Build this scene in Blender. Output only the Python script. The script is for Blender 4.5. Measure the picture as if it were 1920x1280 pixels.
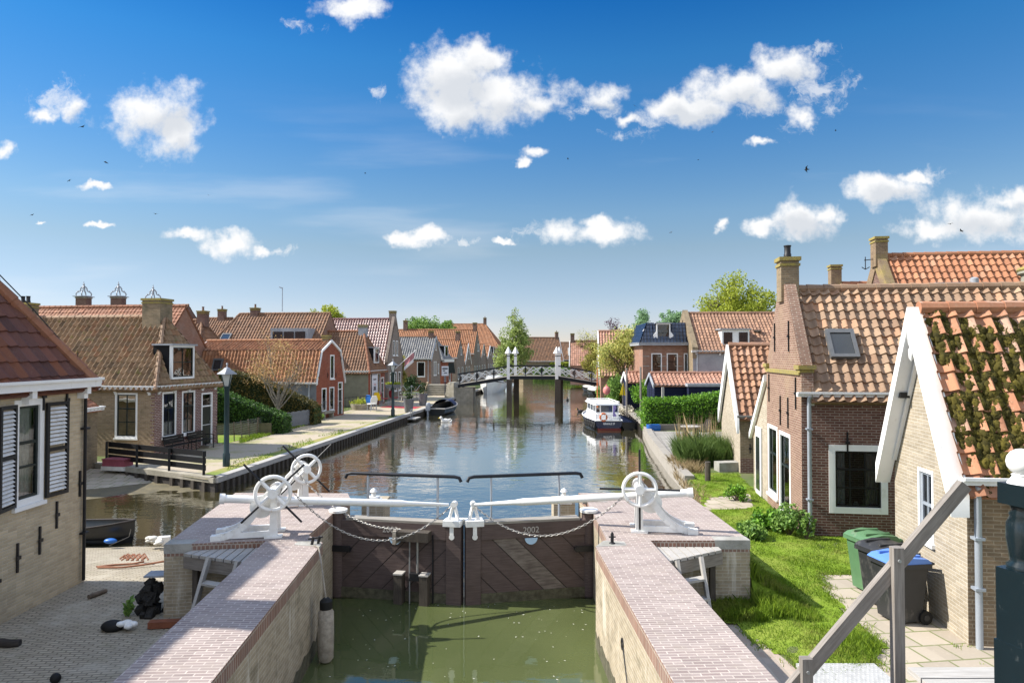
import bpy, math, random
import numpy as np
from mathutils import Vector, Matrix
from mathutils.geometry import tessellate_polygon
for o in list(bpy.data.objects): bpy.data.objects.remove(o)
S = bpy.context.scene
COL = S.collection
rad = math.radians
# ---------------------------------------------------------------- camera
CAMZ = 4.48; FPX = 1280.0; HZ = 664.0
PITCH = math.atan((HZ-640)/FPX)
cam = bpy.data.objects.new('camera', bpy.data.cameras.new('camera')); COL.objects.link(cam)
cam.location = (0, 0, CAMZ); cam.rotation_euler = (rad(90)+PITCH, 0, 0)
cam.data.sensor_width = 36; cam.data.lens = 36*FPX/1920; cam.data.clip_start = .05; cam.data.clip_end = 8000
S.camera = cam
# ---------------------------------------------------------------- sky, clouds, sun
SUN_EL, SUN_AZ = rad(42.5), math.atan2(-.997, .07)       # from the left, slightly ahead of the camera
sund = Vector((math.sin(SUN_AZ)*math.cos(SUN_EL), math.cos(SUN_AZ)*math.cos(SUN_EL), math.sin(SUN_EL)))
sun = bpy.data.objects.new('sun', bpy.data.lights.new('sun', 'SUN')); COL.objects.link(sun)
sun.data.energy = 4.1; sun.data.angle = rad(.5); sun.data.color = (1, .95, .87)
sun.rotation_euler = (-sund).to_track_quat('-Z', 'Y').to_euler()
S.view_settings.view_transform = 'Standard'; S.view_settings.look = 'None'
S.view_settings.exposure = 1.15; S.view_settings.gamma = 1
W = bpy.data.worlds.new('World'); S.world = W; W.use_nodes = True
W.cycles.sampling_method = 'MANUAL'; W.cycles.sample_map_resolution = 512
nt = W.node_tree; nt.nodes.clear()
def nn(t, typ, **kw):
    n = t.nodes.new(typ)
    for k, v in kw.items():
        if k.startswith('i_'):
            key = k[2:]; key = int(key) if key.isdigit() else key
            if isinstance(v, bpy.types.NodeSocket): t.links.new(v, n.inputs[key])
            else: n.inputs[key].default_value = v
        else: setattr(n, k, v)
    return n
def mth(t, op, a, b=None, c=None, clamp=False):
    n = t.nodes.new('ShaderNodeMath'); n.operation = op; n.use_clamp = clamp
    for i, x in enumerate((a, b, c)):
        if x is None: continue
        if isinstance(x, bpy.types.NodeSocket): t.links.new(x, n.inputs[i])
        else: n.inputs[i].default_value = x
    return n.outputs[0]
def mixc(t, fac, a, b, blend='MIX'):
    n = t.nodes.new('ShaderNodeMix'); n.data_type = 'RGBA'; n.blend_type = blend
    for i, x in ((0, fac), (6, a), (7, b)):
        if isinstance(x, bpy.types.NodeSocket): t.links.new(x, n.inputs[i])
        elif i == 0: n.inputs[0].default_value = x
        else: n.inputs[i].default_value = (*x[:3], 1)
    return n.outputs[2]
def sstep(t, x, lo, hi):
    n = t.nodes.new('ShaderNodeMapRange'); n.interpolation_type = 'SMOOTHSTEP'
    t.links.new(x, n.inputs[0]); n.inputs[1].default_value = lo; n.inputs[2].default_value = hi
    return n.outputs[0]
sky = nn(nt, 'ShaderNodeTexSky', sky_type='NISHITA', sun_disc=False, sun_elevation=SUN_EL, sun_rotation=SUN_AZ,
         air_density=1.0, dust_density=.0, ozone_density=2.0, altitude=0)
hs = nn(nt, 'ShaderNodeHueSaturation', i_Saturation=1.28, i_Value=1.0, i_Color=sky.outputs[0])
tc = nn(nt, 'ShaderNodeTexCoord')
sep = nn(nt, 'ShaderNodeSeparateXYZ', i_0=tc.outputs['Generated'])
yy = mth(nt, 'MAXIMUM', sep.outputs[1], .02)
cu = mth(nt, 'DIVIDE', sep.outputs[0], yy); cv = mth(nt, 'DIVIDE', sep.outputs[2], yy)
cvec = nn(nt, 'ShaderNodeCombineXYZ', i_0=cu, i_1=cv).outputs[0]
n1 = nn(nt, 'ShaderNodeTexNoise', noise_dimensions='2D', i_Vector=cvec, i_Scale=26.0, i_Detail=7.0, i_Roughness=.62)
n2 = nn(nt, 'ShaderNodeTexNoise', noise_dimensions='2D', i_Vector=cvec, i_Scale=9.0, i_Detail=3.0, i_Roughness=.5)
CLOUDS = [  # px, py, rx, ry of the lobes of each cumulus, as seen from the lock
 (270,205,85,45),(325,250,45,42),(135,200,34,26),(75,208,16,16),
 (850,135,80,55),(930,175,105,50),(1010,190,55,32),(850,205,55,40),(900,110,45,30),
 (1125,182,40,24),(1182,222,24,11),(1290,200,68,26),(1380,165,82,34),(1470,120,58,30),(1510,215,26,20),
 (655,8,58,20),(1005,282,26,11),(975,302,10,9),(1425,265,22,9),
 (1040,430,46,22),(1135,437,52,20),(1120,417,32,12),(750,442,30,13),(800,445,38,18),(345,443,40,11),(425,457,54,20),(488,470,22,9),
 (1440,425,42,13),(1505,410,52,30),(1560,405,25,18),(1352,420,12,10),(1665,357,72,24),(1735,335,36,10),
 (1850,405,112,38),(1740,432,60,22),(1900,378,60,24),(172,348,25,7),(185,427,18,5),(0,275,18,16),(75,421,12,3),(950,447,18,5)]
wp = nn(nt, 'ShaderNodeTexNoise', noise_dimensions='2D', i_Vector=cvec, i_Scale=17.0, i_Detail=4.0, i_Roughness=.6).outputs[1]
wv = nn(nt, 'ShaderNodeVectorMath', operation='MULTIPLY_ADD', i_0=wp, i_1=(.055, .04, 0), i_2=(-.0275, -.02, 0)).outputs[0]
cvw = nn(nt, 'ShaderNodeVectorMath', operation='ADD', i_0=cvec, i_1=wv).outputs[0]
fld = None; fl2 = None
for px, py, rx, ry in CLOUDS:
    u0, v0 = (px-960)/FPX, (HZ-py)/FPX; rx *= 1.36; ry *= 1.36
    a = nn(nt, 'ShaderNodeVectorMath', operation='MULTIPLY_ADD', i_0=cvw, i_1=(FPX/rx, FPX/ry, 0), i_2=(-u0*FPX/rx, -v0*FPX/ry, 0))
    l = nn(nt, 'ShaderNodeVectorMath', operation='LENGTH', i_0=a.outputs[0])
    d = l.outputs['Value']
    if ry > 30:
        a2 = nn(nt, 'ShaderNodeVectorMath', operation='MULTIPLY_ADD', i_0=cvw, i_1=(FPX/rx/.85, FPX/ry/.6, 0), i_2=(-(u0+.2*rx/FPX)*FPX/rx/.85, -(v0-.42*ry/FPX)*FPX/ry/.6, 0))
        d2 = nn(nt, 'ShaderNodeVectorMath', operation='LENGTH', i_0=a2.outputs[0]).outputs['Value']
        fl2 = d2 if fl2 is None else mth(nt, 'MINIMUM', fl2, d2)
    fld = d if fld is None else nn(nt, 'ShaderNodeMath', operation='SMOOTH_MIN', i_0=fld, i_1=d, i_2=.25).outputs[0]
dens = mth(nt, 'ADD', mth(nt, 'SUBTRACT', 1.0, fld), mth(nt, 'MULTIPLY', mth(nt, 'SUBTRACT', n1.outputs[0], .51), 1.35))
dens = mth(nt, 'ADD', dens, mth(nt, 'MULTIPLY', mth(nt, 'SUBTRACT', n2.outputs[0], .5), .9))
alpha = sstep(nt, dens, -.08, .72)
flw = None
n4 = nn(nt, 'ShaderNodeTexNoise', noise_dimensions='2D', i_Vector=nn(nt, 'ShaderNodeVectorMath', operation='ADD', i_0=cvw, i_1=(3.1, 1.7, 0)).outputs[0], i_Scale=34.0, i_Detail=8.0, i_Roughness=.68).outputs[0]
for px, py, rx, ry in [(1545,165,75,55),(1495,225,52,28),(1530,88,62,22),(1100,205,80,18),(100,185,65,38),(1245,218,95,20),(705,168,30,20),(1760,328,62,18),(1420,195,90,34),(1180,250,60,14),(1010,430,60,22),(560,45,50,16),(1890,445,80,16),(520,470,60,10),(860,455,60,9)]:
    u0, v0 = (px-960)/FPX, (HZ-py)/FPX
    a = nn(nt, 'ShaderNodeVectorMath', operation='MULTIPLY_ADD', i_0=cvw, i_1=(FPX/rx, FPX/ry, 0), i_2=(-u0*FPX/rx, -v0*FPX/ry, 0))
    d = nn(nt, 'ShaderNodeVectorMath', operation='LENGTH', i_0=a.outputs[0]).outputs['Value']
    flw = d if flw is None else mth(nt, 'MINIMUM', flw, d)
wisp = mth(nt, 'MULTIPLY', sstep(nt, mth(nt, 'ADD', mth(nt, 'SUBTRACT', 1.0, flw), mth(nt, 'MULTIPLY', mth(nt, 'SUBTRACT', n4, .52), 3.2)), .05, 1.2), .62)
alpha = mth(nt, 'MAXIMUM', alpha, wisp)
front = mth(nt, 'GREATER_THAN', sep.outputs[1], .03)
# a few thin streaks
wn = nn(nt, 'ShaderNodeTexNoise', noise_dimensions='2D', i_Vector=nn(nt, 'ShaderNodeVectorMath', operation='MULTIPLY', i_0=cvec, i_1=(1.2, 9, 0)).outputs[0], i_Scale=1.6, i_Detail=5.0)
streak = mth(nt, 'MULTIPLY', mth(nt, 'MULTIPLY', sstep(nt, wn.outputs[0], .52, .8), sstep(nt, cv, .42, .2)), .22)
alpha = mth(nt, 'MULTIPLY', mth(nt, 'MAXIMUM', mth(nt, 'MULTIPLY', alpha, .97), streak), front)
ccol = mixc(nt, sstep(nt, mth(nt, 'ADD', mth(nt, 'SUBTRACT', 1.0, fl2), mth(nt, 'MULTIPLY', mth(nt, 'SUBTRACT', n2.outputs[0], .5), 1.9)), -.1, .95), (3.35, 3.35, 3.35), (2.4, 2.5, 2.65))
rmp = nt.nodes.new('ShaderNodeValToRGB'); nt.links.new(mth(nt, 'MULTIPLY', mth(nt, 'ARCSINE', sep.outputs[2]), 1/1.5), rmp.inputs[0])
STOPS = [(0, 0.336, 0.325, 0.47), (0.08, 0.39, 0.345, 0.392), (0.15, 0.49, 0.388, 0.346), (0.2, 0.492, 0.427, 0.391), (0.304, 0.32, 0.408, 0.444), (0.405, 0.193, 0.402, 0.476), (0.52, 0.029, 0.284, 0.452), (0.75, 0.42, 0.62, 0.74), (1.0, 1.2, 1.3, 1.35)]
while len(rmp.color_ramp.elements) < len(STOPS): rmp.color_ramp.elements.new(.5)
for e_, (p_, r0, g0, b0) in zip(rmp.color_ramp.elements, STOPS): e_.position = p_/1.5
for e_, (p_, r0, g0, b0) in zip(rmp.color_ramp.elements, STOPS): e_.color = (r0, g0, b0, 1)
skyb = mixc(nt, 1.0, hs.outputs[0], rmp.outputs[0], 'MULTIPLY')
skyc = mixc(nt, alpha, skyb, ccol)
# unseen white clouds overhead and behind the camera, added to lift the fill light
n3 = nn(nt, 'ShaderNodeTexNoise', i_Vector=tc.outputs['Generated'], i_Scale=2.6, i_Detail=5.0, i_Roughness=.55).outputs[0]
fill_cov = sstep(nt, n3, .42, .57)
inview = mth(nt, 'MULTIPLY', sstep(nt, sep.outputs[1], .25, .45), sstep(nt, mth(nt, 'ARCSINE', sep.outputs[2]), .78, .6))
fill_cov = mth(nt, 'MULTIPLY', fill_cov, mth(nt, 'SUBTRACT', 1.0, inview))
skyc = mixc(nt, fill_cov, skyc, (4.3, 4.5, 4.8))
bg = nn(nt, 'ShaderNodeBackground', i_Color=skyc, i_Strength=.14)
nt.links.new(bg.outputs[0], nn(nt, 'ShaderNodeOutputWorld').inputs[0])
# ---------------------------------------------------------------- geometry helpers
def dirv(px, py):
    a = Vector(((px-960)/FPX, 1, (640-py)/FPX)); c, s = math.cos(PITCH), math.sin(PITCH)
    return Vector((a.x, a.y*c-a.z*s, a.y*s+a.z*c))
def G(px, py, z=0.0):
    d = dirv(px, py); t = (z-CAMZ)/d.z
    return Vector((d.x*t, d.y*t, z))
def Dp(px, py, Y):
    d = dirv(px, py); t = Y/d.y
    return Vector((d.x*t, Y, CAMZ+d.z*t))
V3 = Vector
class MB:
    def __init__(s, yaw=0): s.V = []; s.n = 0; s.L = []; s.S = []; s.U = []; s.yaw = yaw
    def add(s, V, F, UV=None):
        V = np.asarray(V, float).reshape(-1, 3)
        F = np.asarray(F, np.int64)
        if F.size == 0: return s
        s.V.append(V); s.L.append((F+s.n).ravel()); s.S.append(np.full(len(F), F.shape[1]))
        s.U.append(np.full((F.size, 2), np.nan) if UV is None else np.asarray(UV, float).reshape(-1, 2))
        s.n += len(V); return s
    def poly(s, pts, uv=None): return s.add([tuple(p) for p in pts], [list(range(len(pts)))], uv)
    def hexa(s, c):   # 8 corners: bottom 4 ccw, top 4 ccw
        return s.add([tuple(p) for p in c], [(3,2,1,0),(4,5,6,7),(0,1,5,4),(1,2,6,5),(2,3,7,6),(3,0,4,7)])
    def box(s, c, sz, rz=0, R=None):
        x, y, z = sz[0]/2, sz[1]/2, sz[2]/2
        M = R if R is not None else Matrix.Rotation(rz, 3, 'Z'); c = V3(c)
        return s.hexa([c+M@V3(p) for p in ((-x,-y,-z),(x,-y,-z),(x,y,-z),(-x,y,-z),(-x,-y,z),(x,-y,z),(x,y,z),(-x,y,z))])
    def bar(s, a, b, w, h, up=(0,0,1)):   # bar from a to b, w sideways, h along up
        a, b = V3(a), V3(b); d = (b-a).normalized(); u = V3(up)
        if abs(d.dot(u)) > .98: u = V3((0, 1, 0))
        r = d.cross(u).normalized()*(w/2); u = r.cross(d).normalized()*(h/2)
        L = (b-a).length; o = (a.x*7.3+a.z*3.1) % 5; q = lambda l, t: (o+l*L, o+t)
        UV = [q(1,0), q(1,w), q(0,w), q(0,0)]+[q(0,0), q(0,w), q(1,w), q(1,0)]+[q(0,0), q(.02,w), q(.02,h), q(0,h)]+[q(0,0), q(1,0), q(1,h), q(0,h)]+[q(0,0), q(.02,w), q(.02,h), q(0,h)]+[q(1,0), q(0,0), q(0,h), q(1,h)]
        return s.add([tuple(p) for p in (a-r-u, a+r-u, b+r-u, b-r-u, a-r+u, a+r+u, b+r+u, b-r+u)], [(3,2,1,0),(4,5,6,7),(0,1,5,4),(1,2,6,5),(2,3,7,6),(3,0,4,7)], UV)
    def tube(s, pts, r, n=8, closed=False):
        P = [V3(p) for p in pts]; m = len(P); rr = r if hasattr(r, '__len__') else [r]*m
        V = []; pu = None
        for i, p in enumerate(P):
            if closed: d = P[(i+1) % m]-P[i-1]
            else: d = P[min(i+1, m-1)]-P[max(i-1, 0)]
            d.normalize()
            if pu is None:
                u = V3((0,0,1)) if abs(d.z) < .9 else V3((1,0,0))
            else: u = pu
            u = (u-d*u.dot(d)); u.normalize(); pu = u; v = d.cross(u)
            for k in range(n):
                t = 2*math.pi*k/n; V.append(tuple(p+u*(math.cos(t)*rr[i])+v*(math.sin(t)*rr[i])))
        F = []
        for i in range(m if closed else m-1):
            j = (i+1) % m
            for k in range(n): F.append((i*n+k, i*n+(k+1) % n, j*n+(k+1) % n, j*n+k))
        s.add(V, F)
        if not closed:
            s.add(V[:n], [list(range(n))[::-1]]); s.add(V[-n:], [list(range(n))])
        return s
    def lathe(s, prof, c=(0,0,0), n=16):
        V = []; c = V3(c)
        for r, z in prof:
            for k in range(n):
                t = 2*math.pi*k/n; V.append((c.x+r*math.cos(t), c.y+r*math.sin(t), c.z+z))
        F = [(i*n+k, i*n+(k+1) % n, (i+1)*n+(k+1) % n, (i+1)*n+k) for i in range(len(prof)-1) for k in range(n)]
        s.add(V, F)
        s.add(V[:n], [list(range(n))[::-1]]); s.add(V[-n:], [list(range(n))]); return s
    def ball(s, c, r, n=12, sq=(1,1,1)):
        prof = [(max(1e-3, math.sin(math.pi*i/8)), -math.cos(math.pi*i/8)) for i in range(9)]
        V = []
        for q, z in prof:
            for k in range(n):
                t = 2*math.pi*k/n; V.append((c[0]+r*sq[0]*q*math.cos(t), c[1]+r*sq[1]*q*math.sin(t), c[2]+r*sq[2]*z))
        return s.add(V, [(i*n+k, i*n+(k+1) % n, (i+1)*n+(k+1) % n, (i+1)*n+k) for i in range(8) for k in range(n)])
    def prism(s, pts, z0, z1, bottom=True):   # plan polygon extruded
        n = len(pts); b = [(p[0], p[1], z0) for p in pts]; t = [(p[0], p[1], z1) for p in pts]
        s.flat(t)
        for i in range(n):
            j = (i+1) % n; s.poly([b[i], b[j], t[j], t[i]])
        return s
    def flat(s, outer, holes=()):   # any planar polygon with holes
        loops = [[V3(p) for p in outer]]+[[V3(p) for p in h] for h in holes]
        tri = tessellate_polygon(loops); allp = [tuple(p) for l in loops for p in l]
        return s.add(allp, [list(t) for t in tri])
    def plate(s, pts, nrm):   # flat polygon given thickness along nrm
        nrm = V3(nrm); a = [V3(p) for p in pts]; b = [p+nrm for p in a]
        s.flat(a); s.flat(b); n = len(a)
        for i in range(n): s.poly([a[i], a[(i+1) % n], b[(i+1) % n], b[i]])
        return s
    def build(s, name, mat, parent=None, smooth=False, org=None):
        V = np.concatenate(s.V); L = np.concatenate(s.L); Z = np.concatenate(s.S); U = np.concatenate(s.U)
        me = bpy.data.meshes.new(name)
        o3 = np.zeros(3) if org is None else np.array(org, float)
        if parent is not None:
            r = parent
            while r.parent: r = r.parent
            o3 = np.array(r.location)
        me.vertices.add(len(V)); me.vertices.foreach_set('co', (V-o3).ravel())
        me.loops.add(len(L)); me.loops.foreach_set('vertex_index', L.astype(np.int32))
        st = np.concatenate(([0], np.cumsum(Z)[:-1]))
        me.polygons.add(len(Z)); me.polygons.foreach_set('loop_start', st.astype(np.int32))
        try: me.polygons.foreach_set('loop_total', Z.astype(np.int32))
        except Exception: pass
        me.update(calc_edges=True)
        N = np.zeros(len(Z)*3); me.polygons.foreach_get('normal', N); N = N.reshape(-1, 3)
        Nl = np.repeat(N, Z, axis=0); P = V[L]
        hor = np.abs(Nl[:, 2]) > .75
        ln = np.hypot(Nl[:, 0], Nl[:, 1]); ln[ln < 1e-6] = 1
        T = np.stack([-Nl[:, 1]/ln, Nl[:, 0]/ln, 0*ln], 1)
        B = np.cross(Nl, T)
        u = (P*T).sum(1); v = (P*B).sum(1)
        c, sn = math.cos(s.yaw), math.sin(s.yaw)
        u = np.where(hor, P[:, 0]*c+P[:, 1]*sn, u); v = np.where(hor, -P[:, 0]*sn+P[:, 1]*c, v)
        A = np.stack([u, v], 1); bad = np.isnan(U[:, 0]); U[bad] = A[bad]
        me.uv_layers.new(name='UV').data.foreach_set('uv', U.ravel().astype(np.float32))
        me.polygons.foreach_set('use_smooth', np.ones(len(Z), bool))
        if mat is not None: me.materials.append(MATS[mat] if isinstance(mat, str) else mat)
        me.update(); me.validate()
        if not smooth and len(Z) < 60000 and Z.max() < 60: me.set_sharp_from_angle(angle=rad(42))
        o = bpy.data.objects.new(name, me); COL.objects.link(o)
        if parent is not None: o.parent = parent
        elif org is not None: o.location = org
        return o
def tag(o, label=None, cat=None, group=None, kind=None):
    if label: o['label'] = label
    if cat: o['category'] = cat
    if group: o['group'] = group
    if kind: o['kind'] = kind
    return o
def thing(name, label, cat, loc=(0,0,0), group=None):
    o = bpy.data.objects.new(name, None); COL.objects.link(o); o.empty_display_size = .1; o.location = loc
    return tag(o, label, cat, group)
def copy_tree(o, label=None, parent=None):
    c = o.copy(); COL.objects.link(c)
    if parent is not None: c.parent = parent
    if label: c['label'] = label
    for ch in list(o.children): copy_tree(ch, None, c)
    return c
# ---------------------------------------------------------------- materials
MATS = {}
def newmat(name):
    m = bpy.data.materials.new(name); m.use_nodes = True; t = m.node_tree; t.nodes.clear()
    out = nn(t, 'ShaderNodeOutputMaterial'); b = nn(t, 'ShaderNodeBsdfPrincipled')
    t.links.new(b.outputs[0], out.inputs[0]); MATS[name] = m
    return m, t, b, out
def noise(t, vec, scale, detail=4, rough=.55):
    return nn(t, 'ShaderNodeTexNoise', i_Vector=vec, i_Scale=scale, i_Detail=float(detail), i_Roughness=rough).outputs[0]
def setbump(t, b, h, strength, dist):
    bp = nn(t, 'ShaderNodeBump', i_Height=h, i_Strength=strength, i_Distance=dist); t.links.new(bp.outputs[0], b.inputs['Normal'])
def plain(name, col, rough=.7, var=.18, scale=3, spec=.3, metal=0, bump=0, col2=None, bscale=None):
    m, t, b, o = newmat(name); v = nn(t, 'ShaderNodeTexCoord').outputs['Object']
    n = noise(t, v, scale, 6, .65)
    f = sstep(t, n, .3, .7)
    c2 = col2 if col2 else tuple(x*(1-var*2) for x in col)
    t.links.new(mixc(t, f, c2, col), b.inputs['Base Color'])
    b.inputs['Roughness'].default_value = rough; b.inputs['Specular IOR Level'].default_value = spec; b.inputs['Metallic'].default_value = metal
    if bump: setbump(t, b, noise(t, v, bscale or scale*6, 5), bump, .02)
    return m
def brick(name, c1, c2, mortar, bw=.21, bh=.062, ms=.009, dirt=(.3,.3,.28), dirtamt=.3, streak=None, rough=.9, moss=None, bump=.5, uvscale=(1,1), wobs=.012):
    m, t, b, o = newmat(name); tc = nn(t, 'ShaderNodeTexCoord'); uv = tc.outputs['UV']; ob = tc.outputs['Object']
    if uvscale != (1, 1): uv = nn(t, 'ShaderNodeVectorMath', operation='MULTIPLY', i_0=uv, i_1=(*uvscale, 1)).outputs[0]
    wob = nn(t, 'ShaderNodeVectorMath', operation='SCALE', i_0=nn(t, 'ShaderNodeTexNoise', i_Vector=ob, i_Scale=2.5).outputs[1], i_Scale=wobs).outputs[0]
    uv2 = nn(t, 'ShaderNodeVectorMath', operation='ADD', i_0=uv, i_1=wob).outputs[0]
    br = nn(t, 'ShaderNodeTexBrick', i_Vector=uv2, i_Color1=(*c1, 1), i_Color2=(*c2, 1), i_Mortar=(*mortar, 1), i_Scale=1.0)
    br.inputs['Mortar Size'].default_value = ms; br.inputs['Mortar Smooth'].default_value = .3
    br.inputs['Brick Width'].default_value = bw; br.inputs['Row Height'].default_value = bh; br.inputs['Bias'].default_value = -.1
    # per-brick value change
    vv = nn(t, 'ShaderNodeTexWhiteNoise', noise_dimensions='2D', i_Vector=nn(t, 'ShaderNodeVectorMath', operation='FLOOR', i_0=nn(t, 'ShaderNodeVectorMath', operation='DIVIDE', i_0=uv2, i_1=(bw, bh, 1)).outputs[0]).outputs[0]).outputs[0]
    c = mixc(t, mth(t, 'MULTIPLY', vv, .35), br.outputs[0], tuple(x*.45 for x in c1))
    c = mixc(t, mth(t, 'MULTIPLY', sstep(t, noise(t, ob, 1.1, 6, .6), .45, .75), dirtamt), c, dirt)
    c = mixc(t, mth(t, 'MULTIPLY', sstep(t, noise(t, ob, 14, 4, .6), .5, .8), .25), c, tuple(min(1, x*1.35) for x in c2))
    if streak:   # lime run-off in vertical streaks
        sv = nn(t, 'ShaderNodeVectorMath', operation='MULTIPLY', i_0=ob, i_1=(2.2, 2.2, .35)).outputs[0]
        c = mixc(t, mth(t, 'MULTIPLY', sstep(t, noise(t, sv, 2.4, 5, .65), .54, .72), streak[1]), c, streak[0])
    if moss:
        c = mixc(t, mth(t, 'MULTIPLY', sstep(t, noise(t, ob, 2.2, 6, .7), .52, .7), moss[1]), c, moss[0])
    t.links.new(c, b.inputs['Base Color']); b.inputs['Roughness'].default_value = rough; b.inputs['Specular IOR Level'].default_value = .2
    h = mth(t, 'SUBTRACT', mth(t, 'MULTIPLY', noise(t, ob, 40, 3), .5), br.outputs[1])
    setbump(t, b, h, bump, .008)
    return m
def tilem(name, c1, c2, c3, moss=None, rough=.75, spec=.25, lich=.25, weather=.45):
    m, t, b, o = newmat(name); tc = nn(t, 'ShaderNodeTexCoord'); ob = tc.outputs['Object']
    fl = nn(t, 'ShaderNodeVectorMath', operation='FLOOR', i_0=tc.outputs['UV']).outputs[0]
    r = nn(t, 'ShaderNodeTexWhiteNoise', noise_dimensions='2D', i_Vector=fl)
    c = mixc(t, r.outputs[0], c1, c2)
    c = mixc(t, sstep(t, nn(t, 'ShaderNodeSeparateXYZ', i_0=r.outputs[1]).outputs[1], .7, .95), c, c3)
    c = mixc(t, mth(t, 'MULTIPLY', sstep(t, noise(t, ob, .9, 6, .65), .42, .7), weather), c, tuple(x*.55 for x in c3))
    c = mixc(t, mth(t, 'MULTIPLY', sstep(t, noise(t, ob, 22, 5, .7), .55, .75), lich), c, (.42, .38, .28))
    c = mixc(t, mth(t, 'MULTIPLY', sstep(t, noise(t, ob, 9, 5, .7), .52, .72), .4), c, tuple(x*.5 for x in c1))
    if moss: c = mixc(t, mth(t, 'MULTIPLY', sstep(t, noise(t, ob, 3.2, 6, .75), moss[1], moss[1]+.12), .85), c, moss[0])
    w3 = nn(t, 'ShaderNodeSeparateXYZ', i_0=r.outputs[1]).outputs[2]
    c = mixc(t, mth(t, 'MULTIPLY', sstep(t, w3, .93, .96), .45), c, tuple(x*.4 for x in c2)); c = mixc(t, mth(t, 'MULTIPLY', sstep(t, w3, .05, .03), .3), c, tuple(min(1, x*1.7) for x in c1))
    t.links.new(c, b.inputs['Base Color']); b.inputs['Roughness'].default_value = rough; b.inputs['Specular IOR Level'].default_value = spec
    setbump(t, b, noise(t, ob, 60, 4), .3, .004)
    return m
def wood(name, c1, c2, axis=0, rough=.8, sc=4, stretch=14):
    m, t, b, o = newmat(name); ob = nn(t, 'ShaderNodeTexCoord').outputs['UV']
    s = [stretch, stretch, stretch]; s[axis] = 1.0
    v = nn(t, 'ShaderNodeVectorMath', operation='MULTIPLY', i_0=ob, i_1=tuple(s)).outputs[0]
    n = noise(t, v, sc, 6, .65)
    c = mixc(t, sstep(t, n, .3, .7), c1, c2)
    ob2 = nn(t, 'ShaderNodeTexCoord').outputs['Object']
    c = mixc(t, mth(t, 'MULTIPLY', sstep(t, noise(t, ob2, 1.7, 5, .6), .45, .75), .45), c, tuple(x*.6 for x in c1))
    t.links.new(c, b.inputs['Base Color']); b.inputs['Roughness'].default_value = rough; b.inputs['Specular IOR Level'].default_value = .25
    setbump(t, b, n, .4, .006)
    return m
def leafm(name, lo, hi, trans=.42, rough=.6):
    m, t, b, o = newmat(name); tc = nn(t, 'ShaderNodeTexCoord')
    u = nn(t, 'ShaderNodeSeparateXYZ', i_0=tc.outputs['UV']).outputs[0]
    c = mixc(t, u, lo, hi)
    c = mixc(t, mth(t, 'MULTIPLY', sstep(t, noise(t, tc.outputs['Object'], .8, 3), .45, .7), .4), c, lo)
    t.links.new(c, b.inputs['Base Color']); b.inputs['Roughness'].default_value = rough; b.inputs['Specular IOR Level'].default_value = .3
    tr = nn(t, 'ShaderNodeBsdfTranslucent', i_Color=c)
    mx = nn(t, 'ShaderNodeMixShader', i_0=trans); t.links.new(b.outputs[0], mx.inputs[1]); t.links.new(tr.outputs[0], mx.inputs[2])
    t.links.new(mx.outputs[0], o.inputs[0]); return m
def dryvar(name, dry, sc_, amt):
    t = MATS[name].node_tree; b = next(n for n in t.nodes if n.type == 'BSDF_PRINCIPLED'); l = b.inputs['Base Color'].links[0].from_socket
    ob = nn(t, 'ShaderNodeTexCoord').outputs['Object']; c = mixc(t, mth(t, 'MULTIPLY', sstep(t, noise(t, ob, sc_, 5, .7), .48, .68), amt), l, dry)
    t.links.new(c, b.inputs['Base Color'])
    for n in t.nodes:
        if n.type == 'BSDF_TRANSLUCENT': t.links.new(c, n.inputs[0])
def glassm(name, tint=(.75, .8, .8)):
    m, t, b, o = newmat(name); t.nodes.remove(b)
    fr = nn(t, 'ShaderNodeFresnel', i_IOR=2.1)
    g = nn(t, 'ShaderNodeBsdfGlossy', i_Roughness=.02); tr = nn(t, 'ShaderNodeBsdfTransparent', i_Color=(*tint, 1))
    ob = nn(t, 'ShaderNodeTexCoord').outputs['Object']
    bp = nn(t, 'ShaderNodeBump', i_Height=noise(t, ob, 1.5, 2), i_Strength=.08, i_Distance=.1)
    t.links.new(bp.outputs[0], g.inputs['Normal'])
    mx = nn(t, 'ShaderNodeMixShader', i_0=fr.outputs[0]); t.links.new(tr.outputs[0], mx.inputs[1]); t.links.new(g.outputs[0], mx.inputs[2])
    t.links.new(mx.outputs[0], o.inputs[0]); return m
def waterm(name, c1, c2, rough, bs, bstr, ior=1.42):
    m, t, b, o = newmat(name); ob = nn(t, 'ShaderNodeTexCoord').outputs['Object']
    n = noise(t, ob, .25, 3)
    t.links.new(mixc(t, sstep(t, n, .35, .65), c1, c2), b.inputs['Base Color'])
    b.inputs['Roughness'].default_value = rough; b.inputs['IOR'].default_value = ior; b.inputs['Specular IOR Level'].default_value = .5
    v = nn(t, 'ShaderNodeVectorMath', operation='MULTIPLY', i_0=ob, i_1=(.8, 1.2, 1)).outputs[0]
    h = mth(t, 'ADD', noise(t, v, bs, 3, .5), mth(t, 'MULTIPLY', noise(t, v, bs*.28, 2, .5), 1.6))
    amp = mth(t, 'ADD', mth(t, 'MULTIPLY', sstep(t, noise(t, ob, .09, 3, .6), .4, .62), .8), .25)
    bp = nn(t, 'ShaderNodeBump', i_Height=h, i_Strength=mth(t, 'MULTIPLY', amp, bstr), i_Distance=.06); t.links.new(bp.outputs[0], b.inputs['Normal'])
    if ior > 2:
        b.inputs['Coat Weight'].default_value = 1; b.inputs['Coat IOR'].default_value = 2.0; b.inputs['Coat Roughness'].default_value = rough; t.links.new(bp.outputs[0], b.inputs['Coat Normal'])
    return m
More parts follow.
